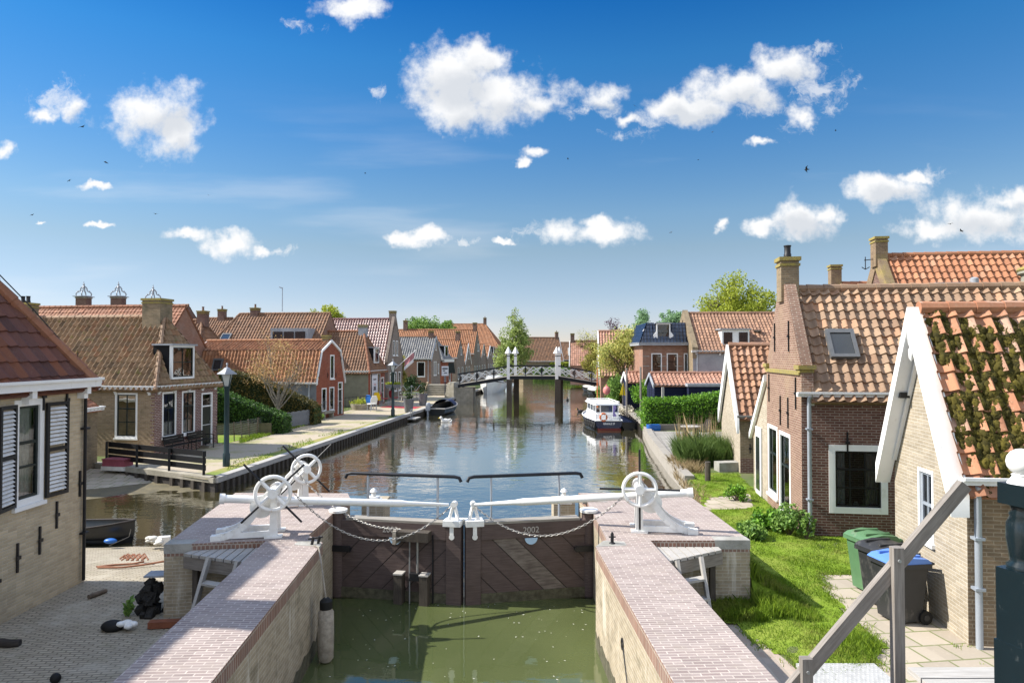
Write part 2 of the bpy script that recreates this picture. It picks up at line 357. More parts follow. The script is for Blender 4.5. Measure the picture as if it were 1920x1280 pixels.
def gravelm(name, c1, c2, c3, sc=30):
    m, t, b, o = newmat(name); ob = nn(t, 'ShaderNodeTexCoord').outputs['Object']
    c = mixc(t, sstep(t, noise(t, ob, sc, 4, .7), .35, .65), c1, c2)
    c = mixc(t, mth(t, 'MULTIPLY', sstep(t, noise(t, ob, .5, 6, .65), .48, .62), .8), c, c3)
    t.links.new(c, b.inputs['Base Color']); b.inputs['Roughness'].default_value = .95; b.inputs['Specular IOR Level'].default_value = .15
    setbump(t, b, noise(t, ob, sc, 4), .4, .01); return m
MOSS = (.075, .08, .012); MOSSD = (.05, .05, .012)
brick('brick_ochre', (.55,.45,.30), (.45,.36,.235), (.5,.44,.33), bh=.055, dirt=(.27,.225,.165), dirtamt=.6)
brick('brick_tan', (.34,.245,.15), (.27,.19,.12), (.33,.28,.21), dirt=(.2,.15,.1), dirtamt=.4, moss=((.05,.05,.02), .3))
brick('brick_purple', (.20,.085,.07), (.15,.07,.065), (.42,.38,.34), bw=.2, bh=.075, ms=.012, dirtamt=.15)
brick('brick_red', (.30,.085,.045), (.25,.07,.04), (.28,.13,.09), dirtamt=.12)
brick('brick_brown', (.12,.055,.043), (.165,.085,.066), (.30,.25,.21), bh=.065, ms=.01, dirt=(.1,.06,.045), dirtamt=.4)
brick('brick_gable', (.22,.125,.088), (.175,.088,.063), (.36,.29,.23), bh=.06, ms=.011, dirt=(.30,.22,.14), dirtamt=.45)
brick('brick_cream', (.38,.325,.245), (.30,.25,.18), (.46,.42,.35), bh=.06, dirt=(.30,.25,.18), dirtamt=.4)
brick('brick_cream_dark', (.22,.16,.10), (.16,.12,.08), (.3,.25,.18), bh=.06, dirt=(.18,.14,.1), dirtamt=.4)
brick('brick_grey', (.26,.2,.16), (.2,.15,.12), (.3,.26,.22), dirtamt=.3)
brick('brick_mid', (.30,.15,.1), (.24,.12,.085), (.34,.26,.2), dirtamt=.25)
brick('brick_ydark', (.27,.2,.12), (.2,.15,.095), (.26,.22,.16), bh=.06, dirt=(.1,.09,.07), dirtamt=.5, moss=((.045,.05,.02), .35))
brick('brick_chamber', (.40,.335,.235), (.32,.265,.185), (.46,.41,.33), bh=.06, dirt=(.17,.14,.09), dirtamt=.45, streak=((.62,.58,.5), .55), moss=((.06,.06,.03), .4))
brick('brick_soldier', (.24,.07,.05), (.16,.055,.045), (.42,.34,.28), bw=.075, bh=.3, ms=.012, dirtamt=.15)
brick('paving_pink', (.31,.255,.235), (.245,.19,.175), (.48,.42,.37), bw=.21, bh=.065, ms=.009, dirt=(.42,.36,.32), dirtamt=.5, moss=((.22,.18,.14), .3), bump=.4)
brick('cobble', (.42,.37,.285), (.34,.295,.225), (.17,.145,.105), bw=.19, bh=.072, ms=.013, wobs=.035, dirt=(.28,.25,.19), dirtamt=.5, moss=((.19,.18,.10), .3), bump=.8)
brick('path_brick', (.40,.33,.27), (.33,.25,.2), (.34,.3,.24), bw=.2, bh=.1, dirtamt=.3, bump=.3)
brick('slab_paving', (.42,.36,.28), (.36,.31,.25), (.16,.18,.07), bw=.5, bh=.5, ms=.02, dirt=(.3,.26,.2), dirtamt=.4, bump=.4)
brick('board_blue', (.012,.018,.045), (.014,.02,.05), (.004,.006,.015), bw=30, bh=.18, ms=.02, dirtamt=0, bump=.8)
tilem('tile_near_left', (.13,.05,.032), (.09,.042,.034), (.17,.06,.027), weather=.5, lich=.15)
tilem('tile_house2', (.30,.20,.115), (.20,.14,.085), (.27,.15,.08), moss=((.14,.15,.03), .56), lich=.35)
tilem('tile_brick', (.33,.225,.145), (.22,.145,.095), (.36,.21,.125), lich=.35, weather=.5)
tilem('tile_orange', (.42,.19,.10), (.33,.15,.085), (.44,.28,.20), weather=.4, lich=.7)
tilem('tile_bigor', (.37,.165,.085), (.29,.125,.065), (.38,.2,.12), weather=.2, lich=.15)
tilem('tile_red', (.27,.115,.065), (.21,.095,.055), (.28,.13,.07), weather=.35)
tilem('tile_brown', (.22,.12,.07), (.16,.095,.06), (.25,.13,.07), lich=.35)
tilem('tile_purple', (.22,.10,.085), (.16,.075,.07), (.2,.1,.09), rough=.3, spec=.6, weather=.15, lich=.1)
tilem('tile_grey', (.17,.165,.155), (.12,.12,.12), (.2,.19,.17), rough=.32, spec=.6, weather=.2, lich=.1)
tilem('tile_pink', (.36,.19,.13), (.28,.15,.105), (.40,.23,.17), weather=.2)
tilem('tile_blue', (.012,.018,.035), (.016,.024,.045), (.012,.02,.035), rough=.25, spec=.6, weather=0, lich=0)
plain('white', (.80,.80,.78), .45, .04, 2); plain('white_trim', (.74,.75,.75), .5, .06, 2, col2=(.62,.63,.62))
plain('white_iron', (.82,.82,.80), .4, .05, 5, col2=(.7,.69,.65))
plain('sash_green', (.012,.02,.018), .35, .1); plain('black_paint', (.012,.012,.013), .45, .1)
plain('iron_black', (.018,.018,.02), .5, .2); plain('navy', (.012,.02,.055), .3, .1); plain('post_green', (.005,.013,.017), .25, .1, spec=.6)
plain('lamp_green', (.008,.03,.034), .35, .1, spec=.5)
plain('metal_grey', (.38,.42,.47), .35, .08, 2, metal=.3); plain('lead', (.34,.36,.39), .5, .12, 3)
plain('chain_steel', (.42,.40,.37), .45, .2, 8, metal=.4); plain('galv', (.36,.37,.37), .45, .12, 4, metal=.5)
plain('concrete', (.34,.31,.25), .9, .2, 2, bump=.3, col2=(.22,.2,.15)); plain('stone_cap', (.36,.35,.32), .85, .2, 3, bump=.5, col2=(.24,.23,.2))
plain('plaster_grey', (.21,.22,.235), .9, .2, 1.2, col2=(.13,.14,.15)); plain('plaster_green', (.22,.215,.165), .9, .1, 2)
plain('plaster_chim', (.30,.29,.24), .9, .15, 3, bump=.2, col2=(.22,.21,.16)); plain('lichen', (.30,.24,.06), .95, .2, 9, bump=.5, col2=(.2,.17,.08))
plain('block_grey', (.36,.37,.385), .9, .1, 1.5, col2=(.26,.27,.29))
plain('soil', (.10,.075,.05), .95, .3, 6, bump=.5); plain('mud', (.13,.105,.055), .6, .3, 2.5, bump=.5, spec=.5, col2=(.075,.065,.035))
plain('rock', (.035,.033,.03), .9, .3, 6, bump=.8); plain('curtain', (.78,.78,.76), .9, .12, 14)
plain('pot_grey', (.16,.165,.18), .7, .1, 4); plain('red', (.38,.035,.045), .5, .1); plain('orange', (.62,.17,.06), .6, .15, 5)
plain('hose_orange', (.42,.19,.11), .7, .2, 9); plain('yellow', (.75,.55,.02), .6, .1); plain('blue', (.03,.15,.5), .4, .1)
plain('bin_green', (.09,.19,.09), .45, .08, 2, spec=.4); plain('bin_black', (.028,.029,.031), .5, .1, 2, spec=.4); plain('bin_lidblue', (.10,.22,.58), .45, .06, 2, spec=.4)
plain('rubber', (.012,.012,.012), .7, .2); plain('fender_rope', (.40,.36,.30), .95, .2, 12, bump=.6)
plain('banner', (.68,.70,.72), .7, .03); plain('ink', (.06,.06,.08), .8, .1); plain('ink_red', (.5,.12,.1), .8, .1)
plain('pinkbox', (.28,.07,.09), .6, .1, 3); plain('dark', (.01,.01,.011), .9, .1)
plain('hull_navy', (.010,.022,.065), .2, .1, 3, spec=.6); plain('hull_black', (.014,.016,.018), .3, .1, 3, spec=.5); plain('hull_white', (.72,.72,.69), .3, .05, 3, spec=.5)
plain('hull_red', (.16,.03,.025), .5, .1); plain('canvas_navy', (.015,.025,.07), .8, .1, 4); plain('canvas_blue', (.04,.12,.35), .7, .1, 4)
plain('bark', (.16,.125,.095), .95, .25, 8, bump=.7); plain('bark_pale', (.30,.27,.22), .9, .25, 8, bump=.5)
plain('feather_white', (.75,.73,.68), .8, .05); plain('feather_dark', (.02,.02,.022), .7, .1)
plain('patio_stone', (.30,.28,.25), .9, .15, 1.5); plain('letter_white', (.8,.8,.8), .5, .02); plain('letter_grey', (.42,.40,.37), .7, .1, 9)
plain('flag_lilac', (.30,.24,.55), .7, .1, 6); plain('skin_box', (.6,.58,.52), .8, .1)
wood('wood_grey', (.30,.285,.26), (.42,.40,.37), 0); wood('wood_rail', (.165,.145,.125), (.26,.235,.21), 0, sc=3)
wood('wood_gate', (.082,.058,.053), (.118,.088,.08), 0, rough=.7, sc=2.5); wood('wood_gate_worn', (.10,.08,.07), (.22,.19,.165), 0, sc=3, stretch=7)
wood('wood_dark', (.03,.026,.024), (.055,.047,.042), 0); wood('wood_dark_v', (.05,.042,.034), (.09,.075,.06), 1); wood('wood_decks', (.23,.21,.18), (.32,.295,.255), 0)
wood('fence_grey', (.14,.15,.165), (.2,.21,.225), 1); wood('bridge_black', (.010,.013,.018), (.018,.02,.026), 0, rough=.5)
leafm('leaf_hedge', (0.019,0.054,0.012), (0.093,0.194,0.028), .25); leafm('leaf_hedge_rust', (0.031,0.043,0.012), (0.186,0.139,0.034), .2)
leafm('leaf_box', (0.042,0.115,0.016), (0.209,0.419,0.030), .3)
leafm('leaf_bright', (.20,.25,.025), (.50,.54,.07), .45); leafm('leaf_poplar', (.17,.24,.055), (.44,.52,.16), .4)
leafm('leaf_olive', (0.220,0.267,0.063), (0.690,0.628,0.189), .4); leafm('leaf_gold', (.17,.17,.03), (.38,.34,.08), .45)
leafm('leaf_mid', (0.074,0.163,0.037), (0.277,0.427,0.088), .35); leafm('leaf_bud', (0.273,0.167,0.073), (0.586,0.398,0.167), .3); leafm('leaf_bluegreen', (0.126,0.226,0.114), (0.328,0.503,0.251), .35)
leafm('leaf_purple', (0.093,0.046,0.078), (0.186,0.109,0.155), .3); leafm('leaf_dark', (0.012,0.031,0.009), (0.046,0.093,0.023), .2)
leafm('grass_blade', (.085,.16,.012), (.25,.36,.03), .4); leafm('reed_green', (.05,.10,.02), (.16,.24,.06), .4); leafm('reed_dry', (.25,.18,.09), (.46,.36,.2), .3)
leafm('moss', (.030,.026,.006), (.12,.098,.014), .1, .95); leafm('flower_white', (.6,.55,.4), (.75,.7,.6), .2)
gravelm('grass_ground', (.11,.18,.015), (.18,.26,.025), (.2,.24,.04), 25); gravelm('dry_grass', (.22,.2,.07), (.3,.27,.1), (.14,.2,.04), 14)
gravelm('quay_path', (.40,.34,.26), (.33,.28,.21), (.26,.25,.12), 18); gravelm('far_land', (.07,.1,.03), (.1,.13,.04), (.12,.12,.06), .4)
glassm('glass'); glassm('glass_sky', (.5,.55,.6))
plain('pane_far', (.02,.025,.03), .08, .1, 2, spec=.8)
waterm('canal_water', (.045,.038,.014), (.058,.05,.02), .02, 3.2, .23, 2.3)
waterm('lock_water', (.066,.082,.03), (.092,.11,.042), .03, 4.5, .06, 1.95)

tilem('tile_orange_old', (.32,.145,.07), (.25,.115,.06), (.31,.16,.09), weather=.4, lich=.3)
tilem('tile_orange_b', (.31,.165,.095), (.23,.12,.07), (.36,.21,.14), weather=.4, lich=.3); tilem('tile_pinkbrown', (.29,.165,.105), (.20,.115,.078), (.33,.19,.12), weather=.3, lich=.3)
plain('cabin_glass', (.05, .065, .09), .06, .1, 2, spec=.9); plain('lantern_glass', (.5, .52, .5), .1, .1, 3, spec=.8); plain('board_green', (.14, .13, .075), .9, .2, 3); plain('red_faded', (.5, .22, .24), .7, .1); plain('pink_buoy', (.62, .22, .2), .5, .1); plain('plank_red', (.24, .085, .045), .8, .2, 5)
brick('tread_plate', (.5, .5, .48), (.46, .46, .45), (.36, .36, .35), bw=.06, bh=.06, ms=.02, dirtamt=.2)

dryvar('grass_blade', (.34,.30,.10), 1.6, .55)
brick('brick_lich', (.22,.15,.09), (.17,.115,.075), (.26,.21,.15), bh=.06, dirt=(.30,.24,.07), dirtamt=.75)

def rusty(name, col, sc_, lo, amt):
    t = MATS[name].node_tree; b = next(n for n in t.nodes if n.type == 'BSDF_PRINCIPLED'); l = b.inputs['Base Color'].links[0].from_socket; ob = nn(t, 'ShaderNodeTexCoord').outputs['Object']
    v = nn(t, 'ShaderNodeVectorMath', operation='MULTIPLY', i_0=ob, i_1=(1, 1, .45)).outputs[0]
    t.links.new(mixc(t, mth(t, 'MULTIPLY', sstep(t, noise(t, v, sc_, 6, .72), lo, lo+.1), amt), l, col), b.inputs['Base Color'])
rusty('white_iron', (.42,.26,.14), 9, .60, .55); rusty('white', (.5,.47,.41), 5, .58, .35); rusty('galv', (.28,.17,.1), 12, .58, .5); rusty('bin_green', (.2,.22,.16), 4, .55, .4); rusty('bin_black', (.09,.085,.08), 5, .52, .6); rusty('post_green', (.06,.07,.07), 14, .6, .6)
rusty('white_trim', (.5,.49,.45), 4, .55, .4)

dryvar('cobble', (.46,.42,.34), .8, .55)

plain('window_metal', (.12, .125, .13), .4, .1, 4)
# ---------------------------------------------------------------- roofs, walls, windows
def tiles(mb, E0, E1, R0, R1, tw=.24, tl=.32, amp=.04, step=.028, nc=5, seed=0, jit=.006):
    E0, E1, R0, R1 = map(V3, (E0, E1, R0, R1)); rng = np.random.default_rng(seed)
    u = (E1-E0); Lu = u.length; u.normalize(); d = R0-E0; v = d-u*d.dot(u); Vl = v.length; v.normalize()
    n = u.cross(v)
    if n.z < 0: n = -n
    a0, a1 = (R0-E0).dot(u), (R1-E0).dot(u)
    nt_ = int(math.ceil((max(Lu, a1)-min(0, a0))/tw)); ub = min(0, a0)
    us = ub+np.arange(nt_*nc+1)*tw/nc
    K = int(math.ceil(Vl/tl)); rows = []
    for k in range(K): rows += [(k*tl, k, 1.0), (min((k+1)*tl, Vl)-.003, k, 0.0)]
    x = ((us-ub)/tw) % 1.0
    if u.x < 0: x = (1-x) % 1.0
    prof = amp*(.5+.5*np.cos(2*np.pi*x**.72))**1.5
    ti = np.floor((us-ub)/tw+1e-6).astype(int)
    jr = rng.normal(0, jit, (K, nt_+2)); VV = []; UU = []
    for vv, k, hh in rows:
        f = vv/Vl; lo, hi = a0*f, Lu+(a1-Lu)*f
        uc = np.clip(us, lo, hi); h = prof+step*hh+jr[k, ti]*hh
        VV.append(np.outer(uc, u)+np.outer(np.full_like(uc, vv), v)+np.outer(h, n)+np.array(E0))
        UU.append(np.stack([(us-ub)/tw, np.full_like(us, k+.5)], 1))
    m = len(us); VV = np.array(VV); c = np.arange(m-1)
    F = []; UV = []
    for r in range(len(rows)-1):
        F.append(np.stack([r*m+c, r*m+c+1, (r+1)*m+c+1, (r+1)*m+c], 1))
        kk = rows[r][1]+.5
        um = (c/nc)//1+.5
        q = np.stack([um, np.full_like(um, kk)], 1); UV.append(np.repeat(q[:, None, :], 4, 1))
    F = np.concatenate(F); UV = np.concatenate(UV); P = VV.reshape(-1, 3)
    w = np.linalg.norm(P[F[:, 1]]-P[F[:, 0]], axis=1)+np.linalg.norm(P[F[:, 2]]-P[F[:, 3]], axis=1)
    ok = w > 1e-4
    mb.add(P, F[ok], UV[ok])
    # closed underside just below the tiles
    b = -n*.07
    mb.hexa([E0+b, E1+b, R1+b, R0+b, E0-n*.004, E1-n*.004, R1-n*.004, R0-n*.004])
def ridge(mb, a, b, r=.11, seg=.42):
    a, b = V3(a), V3(b); d = b-a; n = max(1, int(d.length/seg)); rng = random.Random(n)
    for i in range(n):
        p, q = a+d*(i/n), a+d*((i+1.06)/n if i < n-1 else 1)
        mb.tube([p, q], [r*1.1, r*.92], 8)
def circ(c, r, n, ax1, ax2, t0=0, t1=2*math.pi, end=False):
    c, ax1, ax2 = V3(c), V3(ax1), V3(ax2); k = n-1 if end else n
    return [c+ax1*(r*math.cos(t0+(t1-t0)*i/k))+ax2*(r*math.sin(t0+(t1-t0)*i/k)) for i in range(n)]
class House:
    # local a along the facade, b into the house, ridge along b; faces F (b=0) B L (a=0) R (a=w)
    def __init__(s, name, label, cat, O, adir, w, l, ez, rz, z0=0, group=None):
        s.O = V3((O[0], O[1], 0)); A = V3((adir[0], adir[1], 0)).normalized(); s.A = A; s.B = V3((-A.y, A.x, 0))
        s.w, s.l, s.ez, s.rz, s.z0 = w, l, ez, rz, z0
        s.root = thing(name, label, cat, (O[0], O[1], z0), group); s.holes = {k: [] for k in 'FBLR'}; s.prof = None
        s.yaw = math.atan2(A.y, A.x)
    def at(s, a, b, z): return s.O+s.A*a+s.B*b+V3((0, 0, z))
    def P(s, f, u, z, o=0):
        if f == 'F': return s.at(u, -o, z)
        if f == 'B': return s.at(u, s.l+o, z)
        if f == 'L': return s.at(-o, u, z)
        return s.at(s.w+o, u, z)
    def fbox(s, mb, f, u0, u1, z0, z1, o0, o1):
        P = s.P; return mb.hexa([P(f,u0,z0,o1), P(f,u1,z0,o1), P(f,u1,z0,o0), P(f,u0,z0,o0), P(f,u0,z1,o1), P(f,u1,z1,o1), P(f,u1,z1,o0), P(f,u0,z1,o0)])
    def upx(s, f, px, z=None):  # wall coordinate of the point seen at picture column px
        k = (px-960)/FPX; o = s.P(f, 0, 0); d = s.P(f, 1, 0)-o
        # x/y' = k, depth ~ y (pitch is small)
        return (k*o.y-o.x)/(d.x-k*d.y)
    def zpx(s, f, u, py):
        p = s.P(f, u, 0); dy = dirv(960, py); return CAMZ+dy.z/dy.y*p.y
    def walls(s, mats, gable=(1, 1), polyF=None, reveal=.11, zb=-.15, polyB=None):
        w, l, ez, rz = s.w, s.l, s.ez, s.rz; m = mats if isinstance(mats, dict) else {k: mats for k in 'FBLR'}
        up = s.prof[1:] if s.prof else [(w/2, rz)]
        top = [(w, ez)]+[(w-a, z) for a, z in (s.prof[1:-1] if s.prof else [])]+[(w/2, rz)]+[(a, z) for a, z in (s.prof[1:-1][::-1] if s.prof else [])]+[(0, ez)]
        for f in 'FBLR':
            if f in 'FB':
                poly = [(0, s.z0+zb), (w, s.z0+zb)]+(top if gable[f == 'B'] else [(w, ez), (0, ez)])
                if f == 'F' and polyF: poly = polyF
                if f == 'B' and polyB: poly = polyB
            else: poly = [(0, s.z0+zb), (l, s.z0+zb), (l, ez), (0, ez)]
            mb = MB()
            mb.flat([s.P(f, u, z) for u, z in poly], [[s.P(f, u, z) for u, z in ((h[0], h[2]), (h[1], h[2]), (h[1], h[3]), (h[0], h[3]))] for h in s.holes[f]])
            for u0, u1, z0, z1 in s.holes[f]:
                q = [(u0, z0), (u1, z0), (u1, z1), (u0, z1)]
                for i in range(4):
                    a, b = q[i], q[(i+1) % 4]
                    mb.poly([s.P(f, *a), s.P(f, *b), s.P(f, b[0], b[1], -reveal-.06), s.P(f, a[0], a[1], -reveal-.06)])
            mb.build('wall', m[f], s.root)
    def roof(s, mat, hip=(0, 0), oh=(.0, .0), oe=.18, tw=.24, tl=.32, amp=.04, step=.028, nc=5, rid=True, ridmat=None, sides='LRFB', seed=0, jit=.006):
        w, l, ez, rz = s.w, s.l, s.ez, s.rz; mb = MB()
        if s.prof: segs = list(zip(s.prof[:-1], s.prof[1:]))
        else:
            sl = (rz-ez)/(w/2); segs = [((-oe, ez-oe*sl), (w/2, rz))]
        sl0 = segs[0][0]
        b0, b1 = (-oe if hip[0] else -oh[0]), (l+oe if hip[1] else l+oh[1])
        # keep hip planes level with the side eaves
        for i, ((a0, z0), (a1, z1)) in enumerate(segs):
            f0, f1 = (z0-sl0[1])/(rz-sl0[1]), (z1-sl0[1])/(rz-sl0[1])
            lo0, hi0 = b0+(hip[0]-b0)*f0 if hip[0] else b0, b1+(l-hip[1]-b1)*f0 if hip[1] else b1
            lo1, hi1 = b0+(hip[0]-b0)*f1 if hip[0] else b0, b1+(l-hip[1]-b1)*f1 if hip[1] else b1
            if 'L' in sides: tiles(mb, s.at(a0, lo0, z0), s.at(a0, hi0, z0), s.at(a1, lo1, z1), s.at(a1, hi1, z1), tw, tl, amp, step, nc, seed, jit)
            if 'R' in sides: tiles(mb, s.at(w-a0, lo0, z0), s.at(w-a0, hi0, z0), s.at(w-a1, lo1, z1), s.at(w-a1, hi1, z1), tw, tl, amp, step, nc, seed+1, jit)
        e = segs[0][0]; ends = []
        if hip[0]:
            ap = s.at(w/2, hip[0], rz); tiles(mb, s.at(e[0], b0, e[1]), s.at(w-e[0], b0, e[1]), ap, ap, tw, tl, amp, step, nc, seed+2, jit)
            ends += [(s.at(e[0], b0, e[1]), ap), (s.at(w-e[0], b0, e[1]), ap)]
        if hip[1]:
            ap = s.at(w/2, l-hip[1], rz); tiles(mb, s.at(e[0], b1, e[1]), s.at(w-e[0], b1, e[1]), ap, ap, tw, tl, amp, step, nc, seed+3, jit)
            ends += [(s.at(e[0], b1, e[1]), ap), (s.at(w-e[0], b1, e[1]), ap)]
        s.roofo = mb.build('roof', mat, s.root)
        if rid:
            r = MB(); up = V3((0, 0, .05))
            ridge(r, s.at(w/2, hip[0] if hip[0] else b0, rz)+up, s.at(w/2, l-hip[1] if hip[1] else b1, rz)+up)
            for a, b in ends: ridge(r, a+up, b+up)
            r.build('ridge_tiles', ridmat or mat, s.roofo)
        s.e = e; s.b0, s.b1 = b0, b1
    def gutter(s, f, mat='white_trim', h=.14, d=.16, u0=None, u1=None, brackets=0, z=None):
        L = s.w if f in 'FB' else s.l; u0 = -.12 if u0 is None else u0; u1 = L+.12 if u1 is None else u1
        z = s.ez if z is None else z; mb = MB()
        s.fbox(mb, f, u0, u1, z-h, z, .003, d); s.fbox(mb, f, u0, u1, z-.03, z+.02, d, d+.05)
        for i in range(brackets):
            u = u0+.35+(u1-u0-.7)*i/max(1, brackets-1); s.fbox(mb, f, u-.06, u+.06, z-h-.13, z-h-.002, .003, d-.04); s.fbox(mb, f, u-.06, u+.06, z-h-.22, z-h-.132, .003, d-.1)
        return mb.build('gutter', mat, s.root)
    def barge(s, f='F', mat='white_trim', w_=.2, t=.05, o=.0, drop=.0):
        mb = MB(); segs = list(zip(s.prof[:-1], s.prof[1:])) if s.prof else [(s.e, (s.w/2, s.rz))]
        for (a0, z0), (a1, z1) in segs:
            for k in (0, 1):
                u0, u1 = (a0, a1) if k == 0 else (s.w-a0, s.w-a1)
                p0, p1 = s.P(f, u0, z0, o), s.P(f, u1, z1, o); n = s.P(f, 0, 0, t)-s.P(f, 0, 0)
                dn = V3((0, 0, -w_)); up = V3((0, 0, .07)); mb.hexa([p0+dn, p1+dn, p1+dn+n, p0+dn+n, p0+up, p1+up, p1+up+n, p0+up+n])
        return mb.build('bargeboard', mat, s.root)
    def window(s, f, u, z, w, h, cols=2, rows=3, frame='white', sash='sash_green', fw=.085, sill=True, curtain=0, glass='glass', hole=True, split=None, sillmat='stone_cap', name='window', swid=.035, tr=0):
        u0, u1, z1 = u-w/2, u+w/2, z+h
        if hole: s.holes[f].append((u0, u1, z, z1)); dp = 0
        else: dp = .09
        mb = MB(); fb = s.fbox
        fb(mb, f, u0, u0+fw, z, z1, dp-.09, dp+.012); fb(mb, f, u1-fw, u1, z, z1, dp-.09, dp+.012)
        fb(mb, f, u0+fw, u1-fw, z1-fw, z1, dp-.09, dp+.012); fb(mb, f, u0+fw, u1-fw, z, z+fw, dp-.09, dp+.012)
        if sill: fb(mb, f, u0-.03, u1+.03, z-.07, z-.002, dp-.05, dp+.06)
        wo = mb.build(name, frame, s.root)
        mb = MB(); a, b, c, d = u0+fw, u1-fw, z+fw, z1-fw; e = .045
        fb(mb, f, a, a+e, c, d, dp-.07, dp-.025); fb(mb, f, b-e, b, c, d, dp-.07, dp-.025); fb(mb, f, a+e, b-e, c, c+e, dp-.07, dp-.025); fb(mb, f, a+e, b-e, d-e, d, dp-.07, dp-.025)
        for i in range(1, cols): x = a+(b-a)*i/cols; fb(mb, f, x-swid/2, x+swid/2, c+e, d-e, dp-.066, dp-.03)
        ys = split if split else [i/rows for i in range(1, rows)]
        for q in ys: y = c+(d-c)*q; fb(mb, f, a+e, b-e, y-swid/2*(1.5 if q == ys[-1] else 1), y+swid/2*(1.5 if q == ys[-1] else 1), dp-.068, dp-.028)
        mb.build('sash', sash, wo)
        P = s.P; g = MB(); g.poly([P(f, a, c, dp-.05), P(f, b, c, dp-.05), P(f, b, d, dp-.05), P(f, a, d, dp-.05)]); g.build('pane', glass, wo)
        if curtain:
            k = MB(); n = 14; zt = c+(d-c)*curtain
            V = []
            for i in range(n+1):
                q = a+(b-a)*i/n; o = dp-.14-.02*(i % 2); V += [tuple(P(f, q, c, o)), tuple(P(f, q, zt, o))]
            k.add(V, [(2*i, 2*i+2, 2*i+3, 2*i+1) for i in range(n)]); k.build('curtain', 'curtain', wo)
        return wo
    def door(s, f, u, z, w, h, leaf='sash_green', frame='white', transom=.5, glaz=True, fw=.08):
        u0, u1, z1 = u-w/2, u+w/2, z+h; s.holes[f].append((u0, u1, z, z1)); fb = s.fbox; mb = MB(); zt = z1-transom
        a, b = u0+fw, u1-fw
        fb(mb, f, a, b, z+.02, zt-.06, -.08, -.04)
        for k in (0, 1): fb(mb, f, a+.1, b-.1, z+.15+k*(zt-z-.2)/2, z+.05+(k+1)*(zt-z-.2)/2, -.04, -.028)
        do = mb.build('door', leaf, s.root); mb = MB()
        fb(mb, f, u0, a, z, z1, -.09, .012); fb(mb, f, b, u1, z, z1, -.09, .012); fb(mb, f, a, b, z1-fw, z1, -.09, .012); fb(mb, f, a, b, zt-.06, zt, -.09, 0)
        fb(mb, f, a, b, z+(zt-z)*.5-.012, z+(zt-z)*.5+.012, -.04, -.022)
        mb.build('frame', frame, do)
        g = MB(); P = s.P; g.poly([P(f, a, zt, -.05), P(f, b, zt, -.05), P(f, b, z1-fw, -.05), P(f, a, z1-fw, -.05)]); g.build('pane', 'glass', do)
        k = MB(); fb(k, f, b-.09, b-.05, z+1.0, z+1.12, -.04, .02); k.build('handle', 'galv', do); return do
    def anchors(s, f, L, h=.55):
        for u, z in L:
            mb = MB(); s.fbox(mb, f, u-.018, u+.018, z-h/2, z+h/2, .004, .035); s.fbox(mb, f, u-.05, u+.05, z-.03, z+.03, .03, .05); mb.build('wall_anchor', 'iron_black', s.root)
    def chimney(s, a, b, sa, sb, z0, z1, mat, cap='lichen', pots=1, potmat='iron_black', name='chimney', parent=None):
        mb = MB(); c = s.at(a, b, (z0+z1)/2); mb.box(c, (sa, sb, z1-z0), s.yaw); ch = mb.build(name, mat, parent or s.root)
        mb = MB(); mb.box(s.at(a, b, z1+.04), (sa+.1, sb+.1, .10), s.yaw); mb.box(s.at(a, b, z1-.12), (sa+.06, sb+.06, .07), s.yaw); mb.build('chimney_cap', cap, ch) if not parent else mb.build('chimney_cap', cap, s.root)
        for i in range(pots):
            q = s.at(a, b+(i-(pots-1)/2)*.3, z1+.09); mb = MB(); mb.lathe([(.1, 0), (.1, .1), (.085, .12), (.085, .3), (.1, .31), (.1, .34)], q, 10); mb.build('chimney_pot', potmat, ch if not parent else s.root)
        return ch
    def skylight(s, side, b, t, w=.8, h=1.0, mat='glass_sky'):
        # lies in the roof slope: side 'L'/'R', b along the ridge, t fraction up the slope
        (a0, z0), (a1, z1) = ((s.e, (s.w/2, s.rz)) if not s.prof else (s.prof[0], s.prof[1]))
        f = (lambda a: a) if side == 'L' else (lambda a: s.w-a)
        p0, p1 = s.at(f(a0), b, z0), s.at(f(a1), b, z1); v = (p1-p0).normalized(); u = s.B; n = u.cross(v)
        if n.z < 0: n = -n
        c = p0.lerp(p1, t)+n*.15; mb = MB()
        for x0, x1, y0, y1 in ((-w/2, -w/2+.09, -h/2, h/2), (w/2-.09, w/2, -h/2, h/2), (-w/2+.09, w/2-.09, h/2-.12, h/2), (-w/2+.09, w/2-.09, -h/2, -h/2+.09)):
            q = [c+u*x+v*y for x, y in ((x0, y0), (x1, y0), (x1, y1), (x0, y1))]; mb.hexa([p-n*.08 for p in q]+[p+n*.04 for p in q])
        o = mb.build('roof_window', 'window_metal', s.root); g = MB(); g.poly([c+u*x+v*y+n*.01 for x, y in ((-w/2+.05, -h/2+.05), (w/2-.05, -h/2+.05), (w/2-.05, h/2-.05), (-w/2+.05, h/2-.05))]); g.build('pane', 'pane_far', o)
    def dormer_hip(s, f, u, z, w, h, depth=1.6, mat='white', cheek='dark', cols=2, rows=2, o=0.05):
        # dormer standing on the roof over face f
        fb = s.fbox; mb = MB(); fw = .09; u0, u1, z1 = u-w/2, u+w/2, z+h
        fb(mb, f, u0, u0+fw, z, z1, o-.12, o); fb(mb, f, u1-fw, u1, z, z1, o-.12, o); fb(mb, f, u0+fw, u1-fw, z, z+fw, o-.12, o); fb(mb, f, u0+fw, u1-fw, z1-fw, z1, o-.12, o)
        d = mb.build('dormer', mat, s.root); mb = MB(); fb(mb, f, u0-.1, u1+.1, z1, z1+.07, o-depth, o+.1); mb.build('dormer_roof', 'lead', d)
